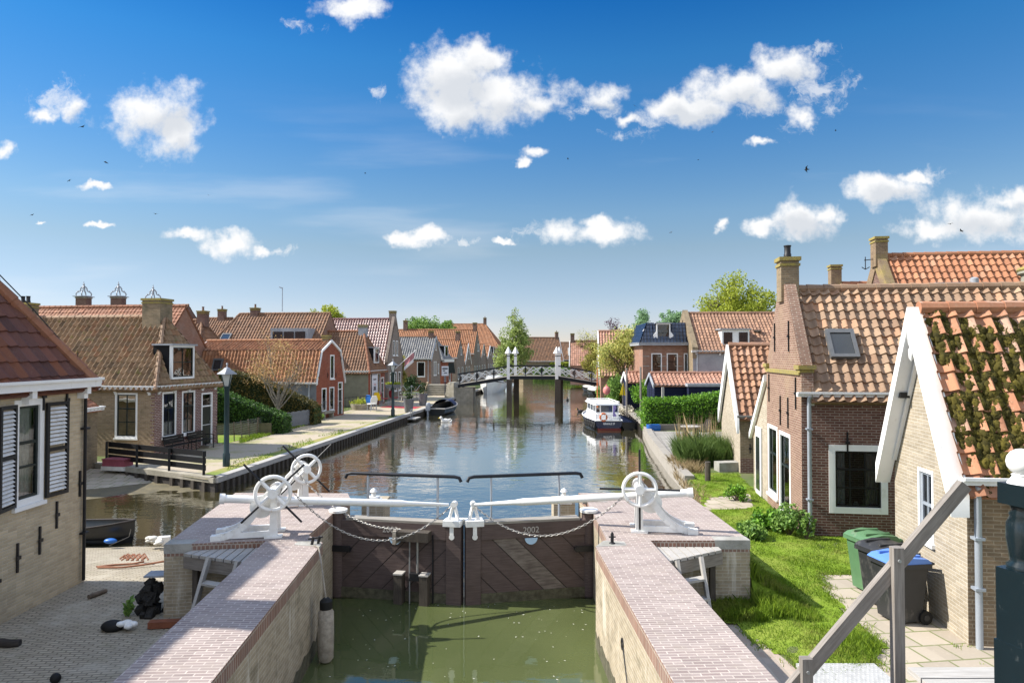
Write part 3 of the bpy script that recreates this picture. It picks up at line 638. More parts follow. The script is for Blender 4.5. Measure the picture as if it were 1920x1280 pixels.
        mb = MB(); fb(mb, f, u0+.01, u0+.05, z, z1-.003, o-depth, o-.123); mb.build('dormer_cheek', cheek, d); mb = MB(); fb(mb, f, u1-.05, u1-.01, z, z1-.003, o-depth, o-.123); mb.build('dormer_cheek', cheek, d)
        mb = MB(); a, b, c, e = u0+fw, u1-fw, z+fw, z1-fw; t = .04
        fb(mb, f, a, a+t, c, e, o-.09, o-.03); fb(mb, f, b-t, b, c, e, o-.09, o-.03); fb(mb, f, a+t, b-t, c, c+t, o-.09, o-.03); fb(mb, f, a+t, b-t, e-t, e, o-.09, o-.03)
        for i in range(1, cols): x = a+(b-a)*i/cols; fb(mb, f, x-.018, x+.018, c+t, e-t, o-.085, o-.035)
        for i in range(1, rows): y = c+(e-c)*i/rows; fb(mb, f, a+t, b-t, y-.018, y+.018, o-.083, o-.037)
        mb.build('sash', 'sash_green', d); P = s.P; g = MB(); g.poly([P(f, a, c, o-.06), P(f, b, c, o-.06), P(f, b, e, o-.06), P(f, a, e, o-.06)]); g.build('pane', 'glass', d); return d
    def pipe(s, f, u, z0, z1, mat='metal_grey', r=.045, o=.1):
        mb = MB(); mb.tube([s.P(f, u, z1, .14), s.P(f, u, z1-.12, o), s.P(f, u, z0, o)], r, 10)
        for z in (z0+.9, z1-.8): s.fbox(mb, f, u-.07, u+.07, z, z+.04, .01, o+.06)
        mb.build('drainpipe', mat, s.root)
# ---------------------------------------------------------------- plants
def leafcards(mb, C, sig, per, size, rng, flat=0):
    C = np.repeat(np.asarray(C, float), per, 0); sg = np.repeat(np.asarray(sig, float), per, 0)
    if sg.ndim == 1: sg = sg[:, None]
    N = len(C); q = rng.normal(0, 1, (N, 3)); q *= np.minimum(1, 1.7/np.linalg.norm(q, axis=1))[:, None]
    P = C+q*sg
    a = rng.normal(0, 1, (N, 3)); a[:, 2] *= (1-flat); a /= np.linalg.norm(a, axis=1)[:, None]
    b = np.cross(a, rng.normal(0, 1, (N, 3))); b /= np.linalg.norm(b, axis=1)[:, None]
    s = size*rng.uniform(.6, 1.3, (N, 1))
    V = np.stack([P-a*s*.6, P+b*s*.35, P+a*s*.7, P-b*s*.35], 1).reshape(-1, 3)
    F = np.arange(4*N).reshape(-1, 4); r = rng.uniform(0, 1, N)
    mb.add(V, F, np.repeat(np.stack([r, r], 1), 4, 0))
def limb(a, b, sag, rng, n=5):
    a, b = V3(a), V3(b); L = (b-a).length
    return [a.lerp(b, i/(n-1))+V3((rng.uniform(-1, 1)*L*.06, rng.uniform(-1, 1)*L*.06, sag*L*math.sin(math.pi*i/(n-1)))) if 0 < i < n-1 else a.lerp(b, i/(n-1)) for i in range(n)]
def tree(name, label, base, lobes, leaf, nclump=90, per=60, size=.16, tr=.18, seed=1, group=None, bark='bark', th=None, csig=.35, cat='tree', shell=.55, nlimb=9, twig=False):
    # lobes: (dx,dy,z, rx,ry,rz) relative to base; clumps of leaf-sized faces fill them
    rng = np.random.default_rng(seed); pr = random.Random(seed); base = V3(base)
    root = thing(name, label, cat, base, group)
    vol = np.array([l[3]*l[4]*l[5] for l in lobes]); pick = rng.choice(len(lobes), nclump, p=vol/vol.sum())
    C = []; SG = []
    for i in pick:
        l = lobes[i]; q = rng.normal(0, 1, 3); q /= np.linalg.norm(q); r = (shell+(1-shell)*rng.random())*(1 if rng.random() < .75 else rng.random())
        C.append([base.x+l[0]+q[0]*l[3]*r, base.y+l[1]+q[1]*l[4]*r, base.z+l[2]+q[2]*l[5]*r]); SG.append(csig*rng.uniform(.6, 1.35))
    mb = MB(); leafcards(mb, C, SG, per, size, rng); 
    zc = np.mean([l[2] for l in lobes]); th = th or zc*.55
    tb = MB(); top = base+V3((lobes[0][0]*.5, lobes[0][1]*.5, th))
    tb.tube([base-V3((0,0,.1)), base.lerp(top, .35)+V3((pr.uniform(-.1,.1), 0, 0)), top], [tr*1.25, tr, tr*.8], 9)
    order = list(range(len(C))); pr.shuffle(order)
    for i in order[:nlimb]:
        p = limb(top-V3((0,0,pr.uniform(0, th*.35))), C[i], .06, pr); tb.tube(p, [tr*.5, tr*.38, tr*.28, tr*.18, tr*.08], 6)
        for j in sorted(order, key=lambda k: sum((C[k][d]-C[i][d])**2 for d in range(3)))[1:(6 if twig else 3)]:
            tb.tube(limb(p[pr.choice([2, 3])], C[j], .05, pr, 4), [tr*.2, tr*.14, tr*.09, tr*.04], 5)
    tb.build('trunk', bark, root); mb.build('crown', leaf, root); return root
def hedge(name, label, pts_top, depth, leaf, size=.09, dens=220, seed=3, group=None, core='leaf_dark', wob=.06):
    # pts: list of (x,y,z0,z1) along its front line; depth vector gives its thickness
    rng = np.random.default_rng(seed); d = V3(depth); dl = d.length
    x0, y0, z0, _ = pts_top[0]; root = thing(name, label, 'hedge', (x0, y0, z0), group); cb = MB(); lb = MB()
    for (xa, ya, za, ta), (xb, yb, zb, tb) in zip(pts_top[:-1], pts_top[1:]):
        a0, a1, b0, b1 = V3((xa, ya, za)), V3((xa, ya, ta)), V3((xb, yb, zb)), V3((xb, yb, tb)); i = d.normalized()*.1
        k = V3((0, 0, .1)); cb.hexa([a0+i, b0+i, b0+d-i, a0+d-i, a1+i-k, b1+i-k, b1+d-i-k, a1+d-i-k])
        for q, A in (((a0, b0, b1, a1), 1), ((a1, b1, b1+d, a1+d), 1), ((a0+d, b0+d, b1+d, a1+d), .4)):
            area = (q[1]-q[0]).length*(q[3]-q[0]).length; n = int(area*dens*A)
            if n < 1: continue
            s, t = rng.random((n, 1)), rng.random((n, 1)); Q = [np.array(p) for p in q]
            P = (Q[0]*(1-s)+Q[1]*s)*(1-t)+(Q[3]*(1-s)+Q[2]*s)*t
            leafcards(lb, P, np.full(n, wob), 1, size, rng)
    for e in (0, -1):
        xa, ya, za, ta = pts_top[e]; n = int(dl*(ta-za)*dens); s, t = rng.random(n), rng.random(n)
        P = np.stack([xa+d.x*s, ya+d.y*s, za+(ta-za)*t], 1); leafcards(lb, P, np.full(n, wob), 1, size, rng)
    cb.build('hedge_core', core, root); lb.build('foliage', leaf, root); return root
def blades(mb, P, h, rng, w=.012, lean=.35):
    N = len(P); P = np.asarray(P, float); th = rng.uniform(0, 2*np.pi, N); hh = np.asarray(h)*rng.uniform(.5, 1.25, N)
    d = np.stack([np.cos(th), np.sin(th), 0*th], 1); ph = rng.uniform(0, 2*np.pi, N); l = np.stack([np.cos(ph), np.sin(ph), 0*ph], 1)*(lean*hh*rng.uniform(.2, 1.3, N))[:, None]
    up = np.zeros((N, 3)); up[:, 2] = 1
    V = np.stack([P-d*w, P+d*w, P+d*w*.6+l*.4+up*hh[:, None]*.6, P+l+up*hh[:, None]*.95, P-d*w*.6+l*.4+up*hh[:, None]*.6], 1).reshape(-1, 3)
    r = np.clip(rng.uniform(0, 1, N), 0, 1); mb.add(V, np.arange(5*N).reshape(-1, 5), np.repeat(np.stack([r, r], 1), 5, 0))
def inpoly(x, y, poly):
    r = np.zeros(len(x), bool); n = len(poly)
    for i in range(n):
        x0, y0 = poly[i][:2]; x1, y1 = poly[(i+1) % n][:2]
        c = ((y0 > y) != (y1 > y)) & (x < (x1-x0)*(y-y0)/((y1-y0) or 1e-9)+x0); r ^= c
    return r
def hull(mb, L, Bm, H, bow=.45, sheer=.25, stern=.85, n=12, full=.6):
    # boat along +y from stern (y=0) to bow (y=L); open shell with a rounded section
    secs = []
    for i in range(n+1):
        t = i/n; b = Bm/2*(stern+(1-stern)*min(1, t/.35)) if t < 1-bow else Bm/2*max(.02, math.cos((t-(1-bow))/bow*math.pi/2)**full)
        z = H*(1+sheer*max(0, (t-.35)/.65)**2); y = L*t
        secs.append([(-b, y, z), (-b*.93, y, z*.45), (-b*.6, y*.985 if t > .9 else y, -.05), (0, y*.98 if t > .9 else y, -.12), (b*.6, y*.985 if t > .9 else y, -.05), (b*.93, y, z*.45), (b, y, z)])
    V = [p for s in secs for p in s]; m = 7
    F = [(i*m+k, i*m+k+1, (i+1)*m+k+1, (i+1)*m+k) for i in range(n) for k in range(m-1)]
    mb.add(V, F); mb.poly(secs[0]); return secs
# ================================================================ ground, water, quays
WZ = -.45
LQ = [(-10.6, 24.5), (-7.15, 56.2), (-5.75, 72), (-5.2, 78), (-4.0, 88), (-1.2, 108), (1.2, 146)]
RQ = [(4.3, 16.0), (5.9, 21.0), (6.15, 24), (6.45, 28), (7.3, 36), (8.25, 43), (8.9, 52), (9.7, 71), (11.6, 96), (14.6, 128), (15.5, 146)]
RZ = .08
g = MB()
def land(poly, z):
    g.flat([(x, y, z) for x, y in poly]); n = len(poly)
    for i in range(n):
        (x0, y0), (x1, y1) = poly[i], poly[(i+1) % n]
        g.poly([(x0, y0, z), (x1, y1, z), (x1, y1, -1.6), (x0, y0, -1.6)])
land(LQ+[(-900, 146), (-900, 28.1), (-17.4, 28.1)], 0)
land([(1.75, -30), (3.9, 11.9), (3.9, 15.9)]+RQ+[(900, 146), (900, -30)], RZ)
land([(-4000, 146.01), (4000, 146.01), (4000, 6000), (-4000, 6000)], .02)
tag(g.build('ground', 'far_land'), kind='structure')
w = MB(); w.poly([(-60, 13.95, WZ), (40, 13.95, WZ), (40, 150, WZ), (-60, 150, WZ)])
tag(w.build('canal_water', 'canal_water'), kind='structure')
w = MB(); w.poly([(-4.2, -6, WZ), (2.6, -6, WZ), (2.6, 13.9, WZ), (-4.2, 13.9, WZ)])
tag(w.build('lock_water', 'lock_water'), kind='structure')
w = MB(); w.poly([(-300, -30, -1.55), (300, -30, -1.55), (300, 150, -1.55), (-300, 150, -1.55)])
tag(w.build('canal_bed', 'mud'), kind='structure')
# cobbled yard sloping to the water on the left
def yardz(x, y): return 0 if y < 13.8 else -.5*min(1, (y-13.8)/4.2)
xs = np.linspace(-30, -3.7, 40); ys = np.concatenate((np.linspace(-8, 13.8, 12), np.linspace(14.2, 18.6, 14)))
m = MB(); m.yaw = .12
rg = np.random.default_rng(5)
VV = [(x, y, yardz(x, y)+rg.normal(0, .008)) for y in ys for x in xs]; k = len(xs)
m.add(VV, [(j*k+i, j*k+i+1, (j+1)*k+i+1, (j+1)*k+i) for j in range(len(ys)-1) for i in range(k-1)])
tag(m.build('cobbled_yard', 'cobble', smooth=True), kind='structure')
# slipway and mud bank across the inlet
m = MB(); a, b, c, d = (-22, 27.9, -.02), (-15.2, 27.3, -.12), (-13.6, 26.0, -.38), (-18, 22.6, -.40)
m.add([a, b, c, d, (-30, 24.5, -.1)], [(0, 1, 2, 3)]); m.poly([a, d, (-30, 22.6, -.4), (-30, 27.9, -.02)])
tag(m.build('slipway', 'slab_paving'), kind='structure')
rg = np.random.default_rng(8); m = MB(); N = 26; VV = []; FF = []
edge = [(-30, 20.2), (-18.5, 20.6), (-15.5, 21.6), (-13.7, 23.0), (-12.4, 24.2), (-11.1, 24.6)]; inner = [(-30, 23.2), (-18.2, 23.2), (-15.6, 24.6), (-13.9, 26.2), (-12.6, 25.9), (-10.9, 24.9)]
def lerpl(L, t): t *= len(L)-1; i = min(int(t), len(L)-2); f = t-i; return (L[i][0]*(1-f)+L[i+1][0]*f, L[i][1]*(1-f)+L[i+1][1]*f)
for i in range(N+1):
    e, q = lerpl(edge, i/N), lerpl(inner, i/N); wv = .25*math.sin(i*1.3)+.15*math.sin(i*2.9)
    for j in range(7):
        f = j/6; VV.append((e[0]*(1-f)+q[0]*f, e[1]*(1-f)+q[1]*f+wv*(1-f), -.50+.12*f**.8+rg.normal(0, .006)))
m.add(VV, [(i*7+j, (i+1)*7+j, (i+1)*7+j+1, i*7+j+1) for i in range(N) for j in range(6)])
tag(m.build('mud_bank', 'mud', smooth=True), kind='structure')
# left quay path and its grassy verge
def strip(name, mat, L0, L1, z, yaw=0):
    m = MB(yaw); 
    for i in range(len(L0)-1): m.flat([(*L0[i], z), (*L0[i+1], z), (*L1[i+1], z), (*L1[i], z)])
    return tag(m.build(name, mat), kind='structure')
def off(L, d):  # offset polyline to the left (+d = towards -x)
    return [(x-d, y) for x, y in L]
strip('quay_path', 'quay_path', off(LQ[:5], .3), [(-17.2, 28.1), (-14.0, 46), (-12.2, 62), (-11.2, 74), (-9, 88)], .004)
LV = [LQ[0], (-9.6, 33.7), (-8.6, 43), LQ[1]]
strip('quay_verge', 'dry_grass', off(LV, .32), [(-11.6, 25.2), (-10.6, 34), (-9.35, 43), (-7.7, 56.2)], .008)
# quay facing: timber beam over dark piles
def quay(name, label, L, zt, mat_b='wood_grey', pile='wood_dark', bh=.16, step=.42, bw=.34, sgn=1, piles=True):
    root = thing(name, label, 'quay wall', (*L[0], WZ)); b = MB(); p = MB(); k = MB()
    for (x0, y0), (x1, y1) in zip(L[:-1], L[1:]):
        d = V3((x1-x0, y1-y0, 0)); n = V3((d.y, -d.x, 0)).normalized()*sgn; a, e = V3((x0, y0, 0)), V3((x1, y1, 0))
        o = n*(.05)
        b.hexa([a-n*(bw-.1)+V3((0,0,zt-bh)), a+o*2+V3((0,0,zt-bh)), e+o*2+V3((0,0,zt-bh)), e-n*(bw-.1)+V3((0,0,zt-bh)), a-n*(bw-.1)+V3((0,0,zt+.03)), a+o*2+V3((0,0,zt+.03)), e+o*2+V3((0,0,zt+.03)), e-n*(bw-.1)+V3((0,0,zt+.03))])
        k.hexa([a+n*.004+V3((0,0,-1.5)), a+n*.03+V3((0,0,-1.5)), e+n*.03+V3((0,0,-1.5)), e+n*.004+V3((0,0,-1.5)), a+n*.004+V3((0,0,zt-bh-.002)), a+n*.03+V3((0,0,zt-bh-.002)), e+n*.03+V3((0,0,zt-bh-.002)), e+n*.004+V3((0,0,zt-bh-.002))])
        if piles:
            for i in range(int(d.length/step)):
                q = a+d*((i+.5)*step/d.length)+n*.075; p.box(q+V3((0,0,zt-bh-.6)), (.1, .16, 1.19), math.atan2(d.y, d.x)+1.57)
    b.build('coping_beam', mat_b, root); k.build('boarding', pile, root)
    if piles: p.build('piles', 'wood_dark_v', root)
    return root
quay('quay_wall', 'long timber quay wall with dark piles along the left bank', LQ[:3], .05)
quay('quay_wall', 'short dark quay corner closing the left bank towards the inlet', [(-17.4, 28.1), (-12.9, 25.75), LQ[0]], .05, step=.6, mat_b='concrete')
quay('quay_wall', 'timber quay wall running on behind the white boat past the footbridge', LQ[3:], .05, step=.8)
quay('quay_wall', 'weathered grey timber bank edge beside the wooden terrace on the right', RQ[2:6], .2, 'wood_decks', 'wood_decks', bh=.2, sgn=-1, piles=False)
quay('quay_wall', 'timber bank edge below the garden trees by the right end of the footbridge', RQ[5:], .18, 'wood_decks', 'wood_dark', sgn=-1, step=1.2)
# ================================================================ the lock
CZ = 1.23
def lockwall(name, label, poly, zsplit, side):
    root = thing(name, label, 'lock wall', (poly[0][0], poly[0][1], 0)); n = len(poly)
    top = MB(.0 if side < 0 else .0); top.yaw = .04; top.flat([(x, y, CZ) for x, y in poly]); top.build('paved_top', 'paving_pink', root)
    cop, body = MB(), MB()
    for i in range(n):
        (x0, y0), (x1, y1) = poly[i], poly[(i+1) % n]
        cop.poly([(x0, y0, CZ-.2), (x1, y1, CZ-.2), (x1, y1, CZ), (x0, y0, CZ)])
        body.poly([(x0, y0, -1.5), (x1, y1, -1.5), (x1, y1, CZ-.2), (x0, y0, CZ-.2)])
    cop.build('brick_edging', 'brick_soldier' if False else 'brick_edge', root); body.build('wall_face', 'brick_chamber', root); return root
brick('brick_edge', (.26,.14,.1), (.2,.115,.085), (.4,.34,.28), bw=.07, bh=.3, ms=.011, dirtamt=.25)
LW = [(-2.55, -4), (-2.98, 6.75), (-3.27, 11.85), (-3.66, 12.35), (-3.66, 15.5), (-3.85, 16.06), (-6.5, 16.1), (-5.94, 11.72), (-4.3, 11.98), (-3.96, 6.75), (-3.55, -4)]
lw = lockwall('lock_wall', 'left brick lock wall with broad pale brick top carrying two white winches', LW, 0, -1)
RW = [(1.95, -4), (1.60, 6.9), (1.416, 11.62), (1.66, 12.05), (1.66, 15.5), (1.56, 16.1), (4.07, 16.1), (4.16, 12.0), (2.42, 12.0), (2.64, 6.9), (3.1, -4)]
rw = lockwall('lock_wall', 'right brick lock wall with pinkish brick top carrying one white winch', RW, 0, 1)
# grey corner stones let into the paving, 6 mm proud
def capstone(name, pts, root, z=CZ+.006, t=.12, mat='stone_cap'):
    m = MB(); m.prism([(x, y) for x, y in pts], z-t, z); return m.build(name, mat, root)
capstone('corner_stone', [(-5.945, 11.715), (-5.5, 11.785), (-5.5, 12.05), (-5.99, 12.05)], lw, t=.16); capstone('corner_stone', [(-3.262, 11.75), (-3.05-.2, 11.6), (-3.72, 11.72), (-3.72, 11.92), (-3.35, 11.96)], lw, t=.05)
capstone('corner_stone', [(4.165, 11.995), (3.55, 11.995), (3.55, 12.25), (4.16, 12.25)], rw, t=.16); capstone('corner_stone', [(1.41, 11.6), (1.95, 11.68), (1.95, 11.9), (1.6, 11.98)], rw, t=.05)
capstone('corner_stone', [(1.555, 15.1), (2.1, 15.1), (2.1, 15.8), (1.555, 15.8)], rw, t=.05)
# wing piers with white caps standing behind the gates
for sx, lab in ((-1, 'low brick pier with white iron cap behind the left lock gate'), (1, 'low brick pier with white iron cap behind the right lock gate')):
    x = -3.25 if sx < 0 else 1.22; r = thing('lock_pier', lab, 'pier', (x, 16.2, WZ)); m = MB(); m.box((x, 16.4, .05), (.5, .9, 1.9)); m.build('shaft', 'brick_chamber', r)
    m = MB(); m.box((x, 16.1, 1.04), (.34, .34, .08)); m.box((x, 16.1, 1.11), (.26, .26, .06)); m.lathe([(.05, 0), (.05, .1), (.09, .12), (.05, .18), (.01, .2)], (x, 16.1, 1.14), 10); m.build('iron_cap', 'white_iron', r)
# ---- gates
def textmesh(txt, size, depth=.006, bold=0):
    cu_ = bpy.data.curves.new('t', 'FONT'); cu_.body = txt; cu_.size = size; cu_.extrude = depth; cu_.offset = bold; cu_.align_x = 'CENTER'; cu_.align_y = 'CENTER'
    o = bpy.data.objects.new('t', cu_); COL.objects.link(o); bpy.context.view_layer.update()
    me = bpy.data.meshes.new_from_object(o.evaluated_get(bpy.context.evaluated_depsgraph_get()))
    V = np.array([v.co[:] for v in me.vertices]); F = [list(p.vertices) for p in me.polygons]
    bpy.data.objects.remove(o); bpy.data.curves.remove(cu_); bpy.data.meshes.remove(me); return V, F
def lettering(name, txt, size, c, xdir, ydir, mat, parent=None, depth=.006, bold=0.0):
    V, F = textmesh(txt, size, depth, bold); x, y = V3(xdir).normalized(), V3(ydir).normalized(); n = x.cross(y)
    P = np.outer(V[:, 0], x)+np.outer(V[:, 1], y)+np.outer(V[:, 2], n)+np.array(V3(c)); mb = MB()
    for k in (3, 4):
        q = [f for f in F if len(f) == k]
        if q: mb.V.append(P) if False else mb.add(P, q)
    for f in F:
        if len(f) > 4: mb.poly([P[i] for i in f])
    return mb.build(name, mat, parent)
def clip(poly, a, b, c):   # keep a*x+b*y<=c
    o = []
    for i in range(len(poly)):
        p, q = poly[i], poly[(i+1) % len(poly)]; fp, fq = a*p[0]+b*p[1]-c, a*q[0]+b*q[1]-c
        if fp <= 0: o.append(p)
        if fp*fq < 0: t = fp/(fp-fq); o.append((p[0]+(q[0]-p[0])*t, p[1]+(q[1]-p[1])*t))
    return o
def gate(label, H, M, slope, wornk=None):
    H, M = V3((*H, 0)), V3((*M, 0)); u = (M-H); Wd = u.length; u.normalize(); n = V3((u.y, -u.x, 0))
    if n.y > 0: n = -n
    root = thing('lock_gate', label, 'lock gate', (H.x, H.y, WZ)); P = lambda s, z, o=0: H+u*s+n*o+V3((0, 0, z))
    def bx(mb, s0, s1, z0, z1, o0, o1): mb.hexa([P(s0,z0,o1), P(s1,z0,o1), P(s1,z0,o0), P(s0,z0,o0), P(s0,z1,o1), P(s1,z1,o1), P(s1,z1,o0), P(s0,z1,o0)])
    pl, worn, back = MB(), MB(), MB(); rng = random.Random(int(Wd*100))
    s0, s1, z0, z1 = .19, Wd-.31, -1.2, .80; pw = .34; k = 1/math.sqrt(2)
    bx(back, s0, s1, z0, z1, -.06, .06); back.build('backing', 'wood_dark', root)
    a, b = (k, -k*slope)  # planks run along slope*45 degrees
    cs = [a*s+b*z for s in (s0, s1) for z in (z0, z1)]; c0 = min(cs); i = 0
    while c0+i*pw < max(cs):
        q = clip(clip([(s0, z0), (s1, z0), (s1, z1), (s0, z1)], a, b, c0+(i+1)*pw-.008), -a, -b, -(c0+i*pw+.008))
        if len(q) > 2:
            o = .07+rng.uniform(0, .012); tgt = worn if i == wornk else pl
            tgt.plate([P(s, z, o) for s, z in q], -n*.05)
        i += 1
    pl.build('planks', 'wood_gate', root)
    if worn.n: tag(worn.build('plank', 'wood_gate_worn', root), 'pale worn diagonal plank')
    m = MB(); bx(m, .19, Wd-.31, .806, 1.10, -.1, .105); m.build('top_rail', 'wood_gate', root)
    m = MB(); bx(m, Wd-.30, Wd-.002, -1.3, 1.08, -.12, .125); m.build('meeting_post', 'wood_gate', root)
    m = MB(); m.tube([P(.08, -1.3), P(.08, 1.24)], .15, 14); m.build('heel_post', 'wood_gate', root)
    m = MB(); m.lathe([(.19, 0), (.19, .05), (.12, .07)], P(.08, 1.243), 14); m.build('post_cap', 'white_iron', root)
    m = MB(); bx(m, .3, Wd-.33, 1.104, 1.15, -.16, .1); m.build('walk_plank', 'wood_decks', root)
    m = MB(); bx(m, Wd-.36, Wd-.002, 1.085, 1.20, -.16, .165); bx(m, Wd-.22, Wd-.14, .88, 1.084, .128, .15)
    m.tube([P(Wd-.18, .88, .128), P(Wd-.18, .88, .152)], .055, 10)
    m.bar(P(Wd-.26, 1.2, .04), P(Wd-.19, 1.47, .0), .05, .05); m.bar(P(Wd-.08, 1.2, .04), P(Wd-.16, 1.47, 0), .05, .05); m.tube([P(Wd-.17, 1.5, -.07), P(Wd-.17, 1.5, .07)], .06, 10)
    m.build('iron_bracket', 'white_iron', root)
    m = MB(); bx(m, .02, .42, .48, .60, .16, .19); m.tube([P(.4, .54, .15), P(.4, .54, .21)], .05, 8); m.build('hinge_strap', 'iron_black', root)
    m = MB(); q = [P(Wd*.5+.13*math.cos(math.pi+math.pi*i/10), .80+.13*math.sin(math.pi+math.pi*i/10), .109) for i in range(11)]; m.plate(q, n*.012); m.build('opening_plate', 'opening_blue', root)  # solid plate, its pale blue paints the bright water seen through an opening
    m = MB(); bx(m, .19, Wd-.31, -.62, -.25, .085, .092); m.build('waterline_algae', 'algae', root)
    lettering('year_numerals', '2002', .17, P(Wd*(.5 if wornk else .46), .955, .107), u if u.x > 0 else -u, (0,0,1), 'letter_grey', root, .004)
    return root, P, bx, Wd
plain('opening_blue', (.42, .6, .78), .5, .05); plain('algae', (.12, .115, .075), .95, .3, 8, bump=.6, col2=(.06, .055, .035))
lg, PL, BL, WL = gate('left dark plank lock gate with sluice posts, dated 2002 partly behind chains', (-3.66, 14.15), (-.985, 13.62), 1)
rg_, PR, BR, WR = gate('right dark plank lock gate with one pale worn diagonal plank, dated 2002', (1.66, 14.15), (-.935, 13.62), 1, 3)
# sluice gear on the left gate
m = MB(); BL(m, 1.42, 2.12, .80, .985, .11, .34); m.build('wooden_beam_box', 'wood_dark_v', lg)
m = MB(); BL(m, 1.40, 1.47, .74, 1.0, .12, .37); m.build('rope_lashing', 'fender_rope', lg)
for s0 in (1.40, 1.93):
    m = MB(); BL(m, s0, s0+.17, -1.1, .12, .1, .30); o = m.build('sluice_post', 'wood_dark_v', lg); m = MB(); BL(m, s0-.01, s0+.18, .122, .15, .09, .31); m.build('post_top', 'wood_grey', o)
m = MB(); m.tube([PL(1.86, .8, .2), PL(1.86, .16, .2)], .022, 8); m.tube([PL(1.7, .8, .2), PL(1.7, -.6, .2)], .014, 6); m.build('sluice_rod', 'galv', lg)
m = MB(); BL(m, 1.72, 1.92, .02, .16, .15, .28); m.build('sluice_valve', 'iron_black', lg)
m = MB(); BL(m, 2.14, 2.165, -.9, .9, .1, .125); m.build('cable', 'iron_black', lg)
# handrails standing on the gates
for P_, Wd, lab in ((PL, WL, 'dark handrail on two grey posts over the left lock gate'), (PR, WR, 'dark handrail on two grey posts over the right lock gate')):
    r = thing('handrail', lab, 'handrail', P_(Wd*.5, 1.15, -.12)); z = 2.02; a, b = .28, Wd-.16
    m = MB(); m.tube([P_(a-.1, z-.1, -.12), P_(a-.06, z-.02, -.12), P_(a+.04, z, -.12), P_(b-.04, z, -.12), P_(b+.06, z-.02, -.12), P_(b+.1, z-.1, -.12)], .035, 10); m.build('rail', 'bridge_black', r)
    for s in (.68, Wd-.55): m = MB(); m.box(P_(s, (1.15+z-.03)/2, -.12), (.035, .05, z-.03-1.15), math.atan2((P_(1,0)-P_(0,0)).y, (P_(1,0)-P_(0,0)).x)); m.build('post', 'metal_grey', r)
# ---- winches (built once at the origin; x towards the gate, wheel on the -y side)
def make_winch():
    w = thing('gate_winch', '', 'winch', (0, 0, 0), 'white cast-iron winches on the lock walls')
    for y in (0, .46):
        m = MB(); m.hexa([(-.07,y-.045,0), (.07,y-.045,0), (.07,y+.045,0), (-.07,y+.045,0), (-.045,y-.035,.78), (.045,y-.035,.78), (.045,y+.035,.78), (-.045,y+.035,.78)])
        m.box((0, y, .02), (.3, .16, .04)); m.tube([(0, y-.06, .8), (0, y+.06, .8)], .095, 14); m.build('upright', 'white_iron', w)
        m = MB(); pts = [(-.03, .80), (-.12, .72), (-.21, .61), (-.29, .49), (-.37, .37), (-.46, .265), (-.56, .18), (-.68, .11), (-.80, .065), (-.95, .04)]
        for (x0, z0), (x1, z1) in zip(pts[:-1], pts[1:]): m.bar((x0, y, z0), (x1, y, z1), .075, .12)
        m.box((-.95, y, .045), (.18, .14, .09)); m.build('curved_leg', 'white_iron', w)
        m = MB(); m.box((-.47, y, .07), (.84, .06, .10)); m.build('base_bar', 'white_iron', w)
    m = MB(); m.tube([(0, -.16, .8), (0, .56, .8)], .03, 10); m.tube([(0, .1, .8), (0, .36, .8)], .1, 14); m.build('axle_drum', 'white_iron', w)
    m = MB(); m.tube([(-.22, .08, .53), (-.22, .14, .53)], .2, 20); m.tube([(-.22, .14, .53), (-.22, .5, .53)], .05, 10); m.build('gear_wheel', 'white_iron', w)
    m = MB(); m.tube([(0, .14, .8), (0, .32, .8)], .115, 14); m.build('wound_chain', 'chain_steel', w)
    m = MB(); m.tube(circ((0, -.12, .8), .295, 32, (1,0,0), (0,0,1)), .034, 8, True)
    for k in range(4):
        t = rad(43)+k*math.pi/2; m.tube([(.05*math.cos(t), -.12, .8+.05*math.sin(t)), (.3*math.cos(t), -.12, .8+.3*math.sin(t))], .035, 8)
    m.tube([(0, -.2, .8), (0, -.06, .8)], .085, 14)
    wh = m.build('wheel', 'white_iron', w)
    for k in range(4):
        t = rad(43)+k*math.pi/2; m = MB(); m.tube([(r_*math.cos(t), -.12, .8+r_*math.sin(t)) for r_ in (.29, .72)], .019, 8); m.build('handle', 'iron_black', wh)
    return w
w1 = make_winch(); w1['label'] = 'white winch with big spoked wheel at the front of the left lock wall'
w2 = copy_tree(w1, 'white winch set back near the water on the left lock wall'); w3 = copy_tree(w1, 'white winch alone on the right lock wall beside the lawn')
w1.location = (-4.24, 12.2, CZ); w1.rotation_euler = (0, 0, rad(12))
w2.location = (-4.45, 14.75, CZ); w2.rotation_euler = (0, 0, rad(28))
w3.location = (2.33, 12.55, CZ); w3.rotation_euler = (0, 0, rad(-7)); w3.scale = (-1, 1, 1)
for ch in w3.children:
    if ch.name.startswith('wheel'): ch.location = (.8*math.sin(rad(47)), 0, .8*(1-math.cos(rad(47)))); ch.rotation_euler = (0, rad(-47), 0)
# ---- push beams
def beam(lab, a, b):
    r = thing('push_beam', lab, 'push beam', a); a, b = V3(a), V3(b); d = (b-a).normalized()
    m = MB(); m.tube([a, a+d*.02, b-d*1.0, b-d*.85, b-d*.02], [.062, .07, .07, .05, .028], 14); m.build('pole', 'white', r)
    m = MB(); m.tube([a-d*.03, a+d*.06], .092, 14); m.build('end_ring', 'white_iron', r)
beam('long white push beam running from the left winch to the left gate', (-5.12, 12.07, 1.94), (-1.24, 13.6, 1.50))
beam('long white push beam running from the right winch to the right gate', (3.3, 12.6, 1.94), (-.76, 13.6, 1.50))
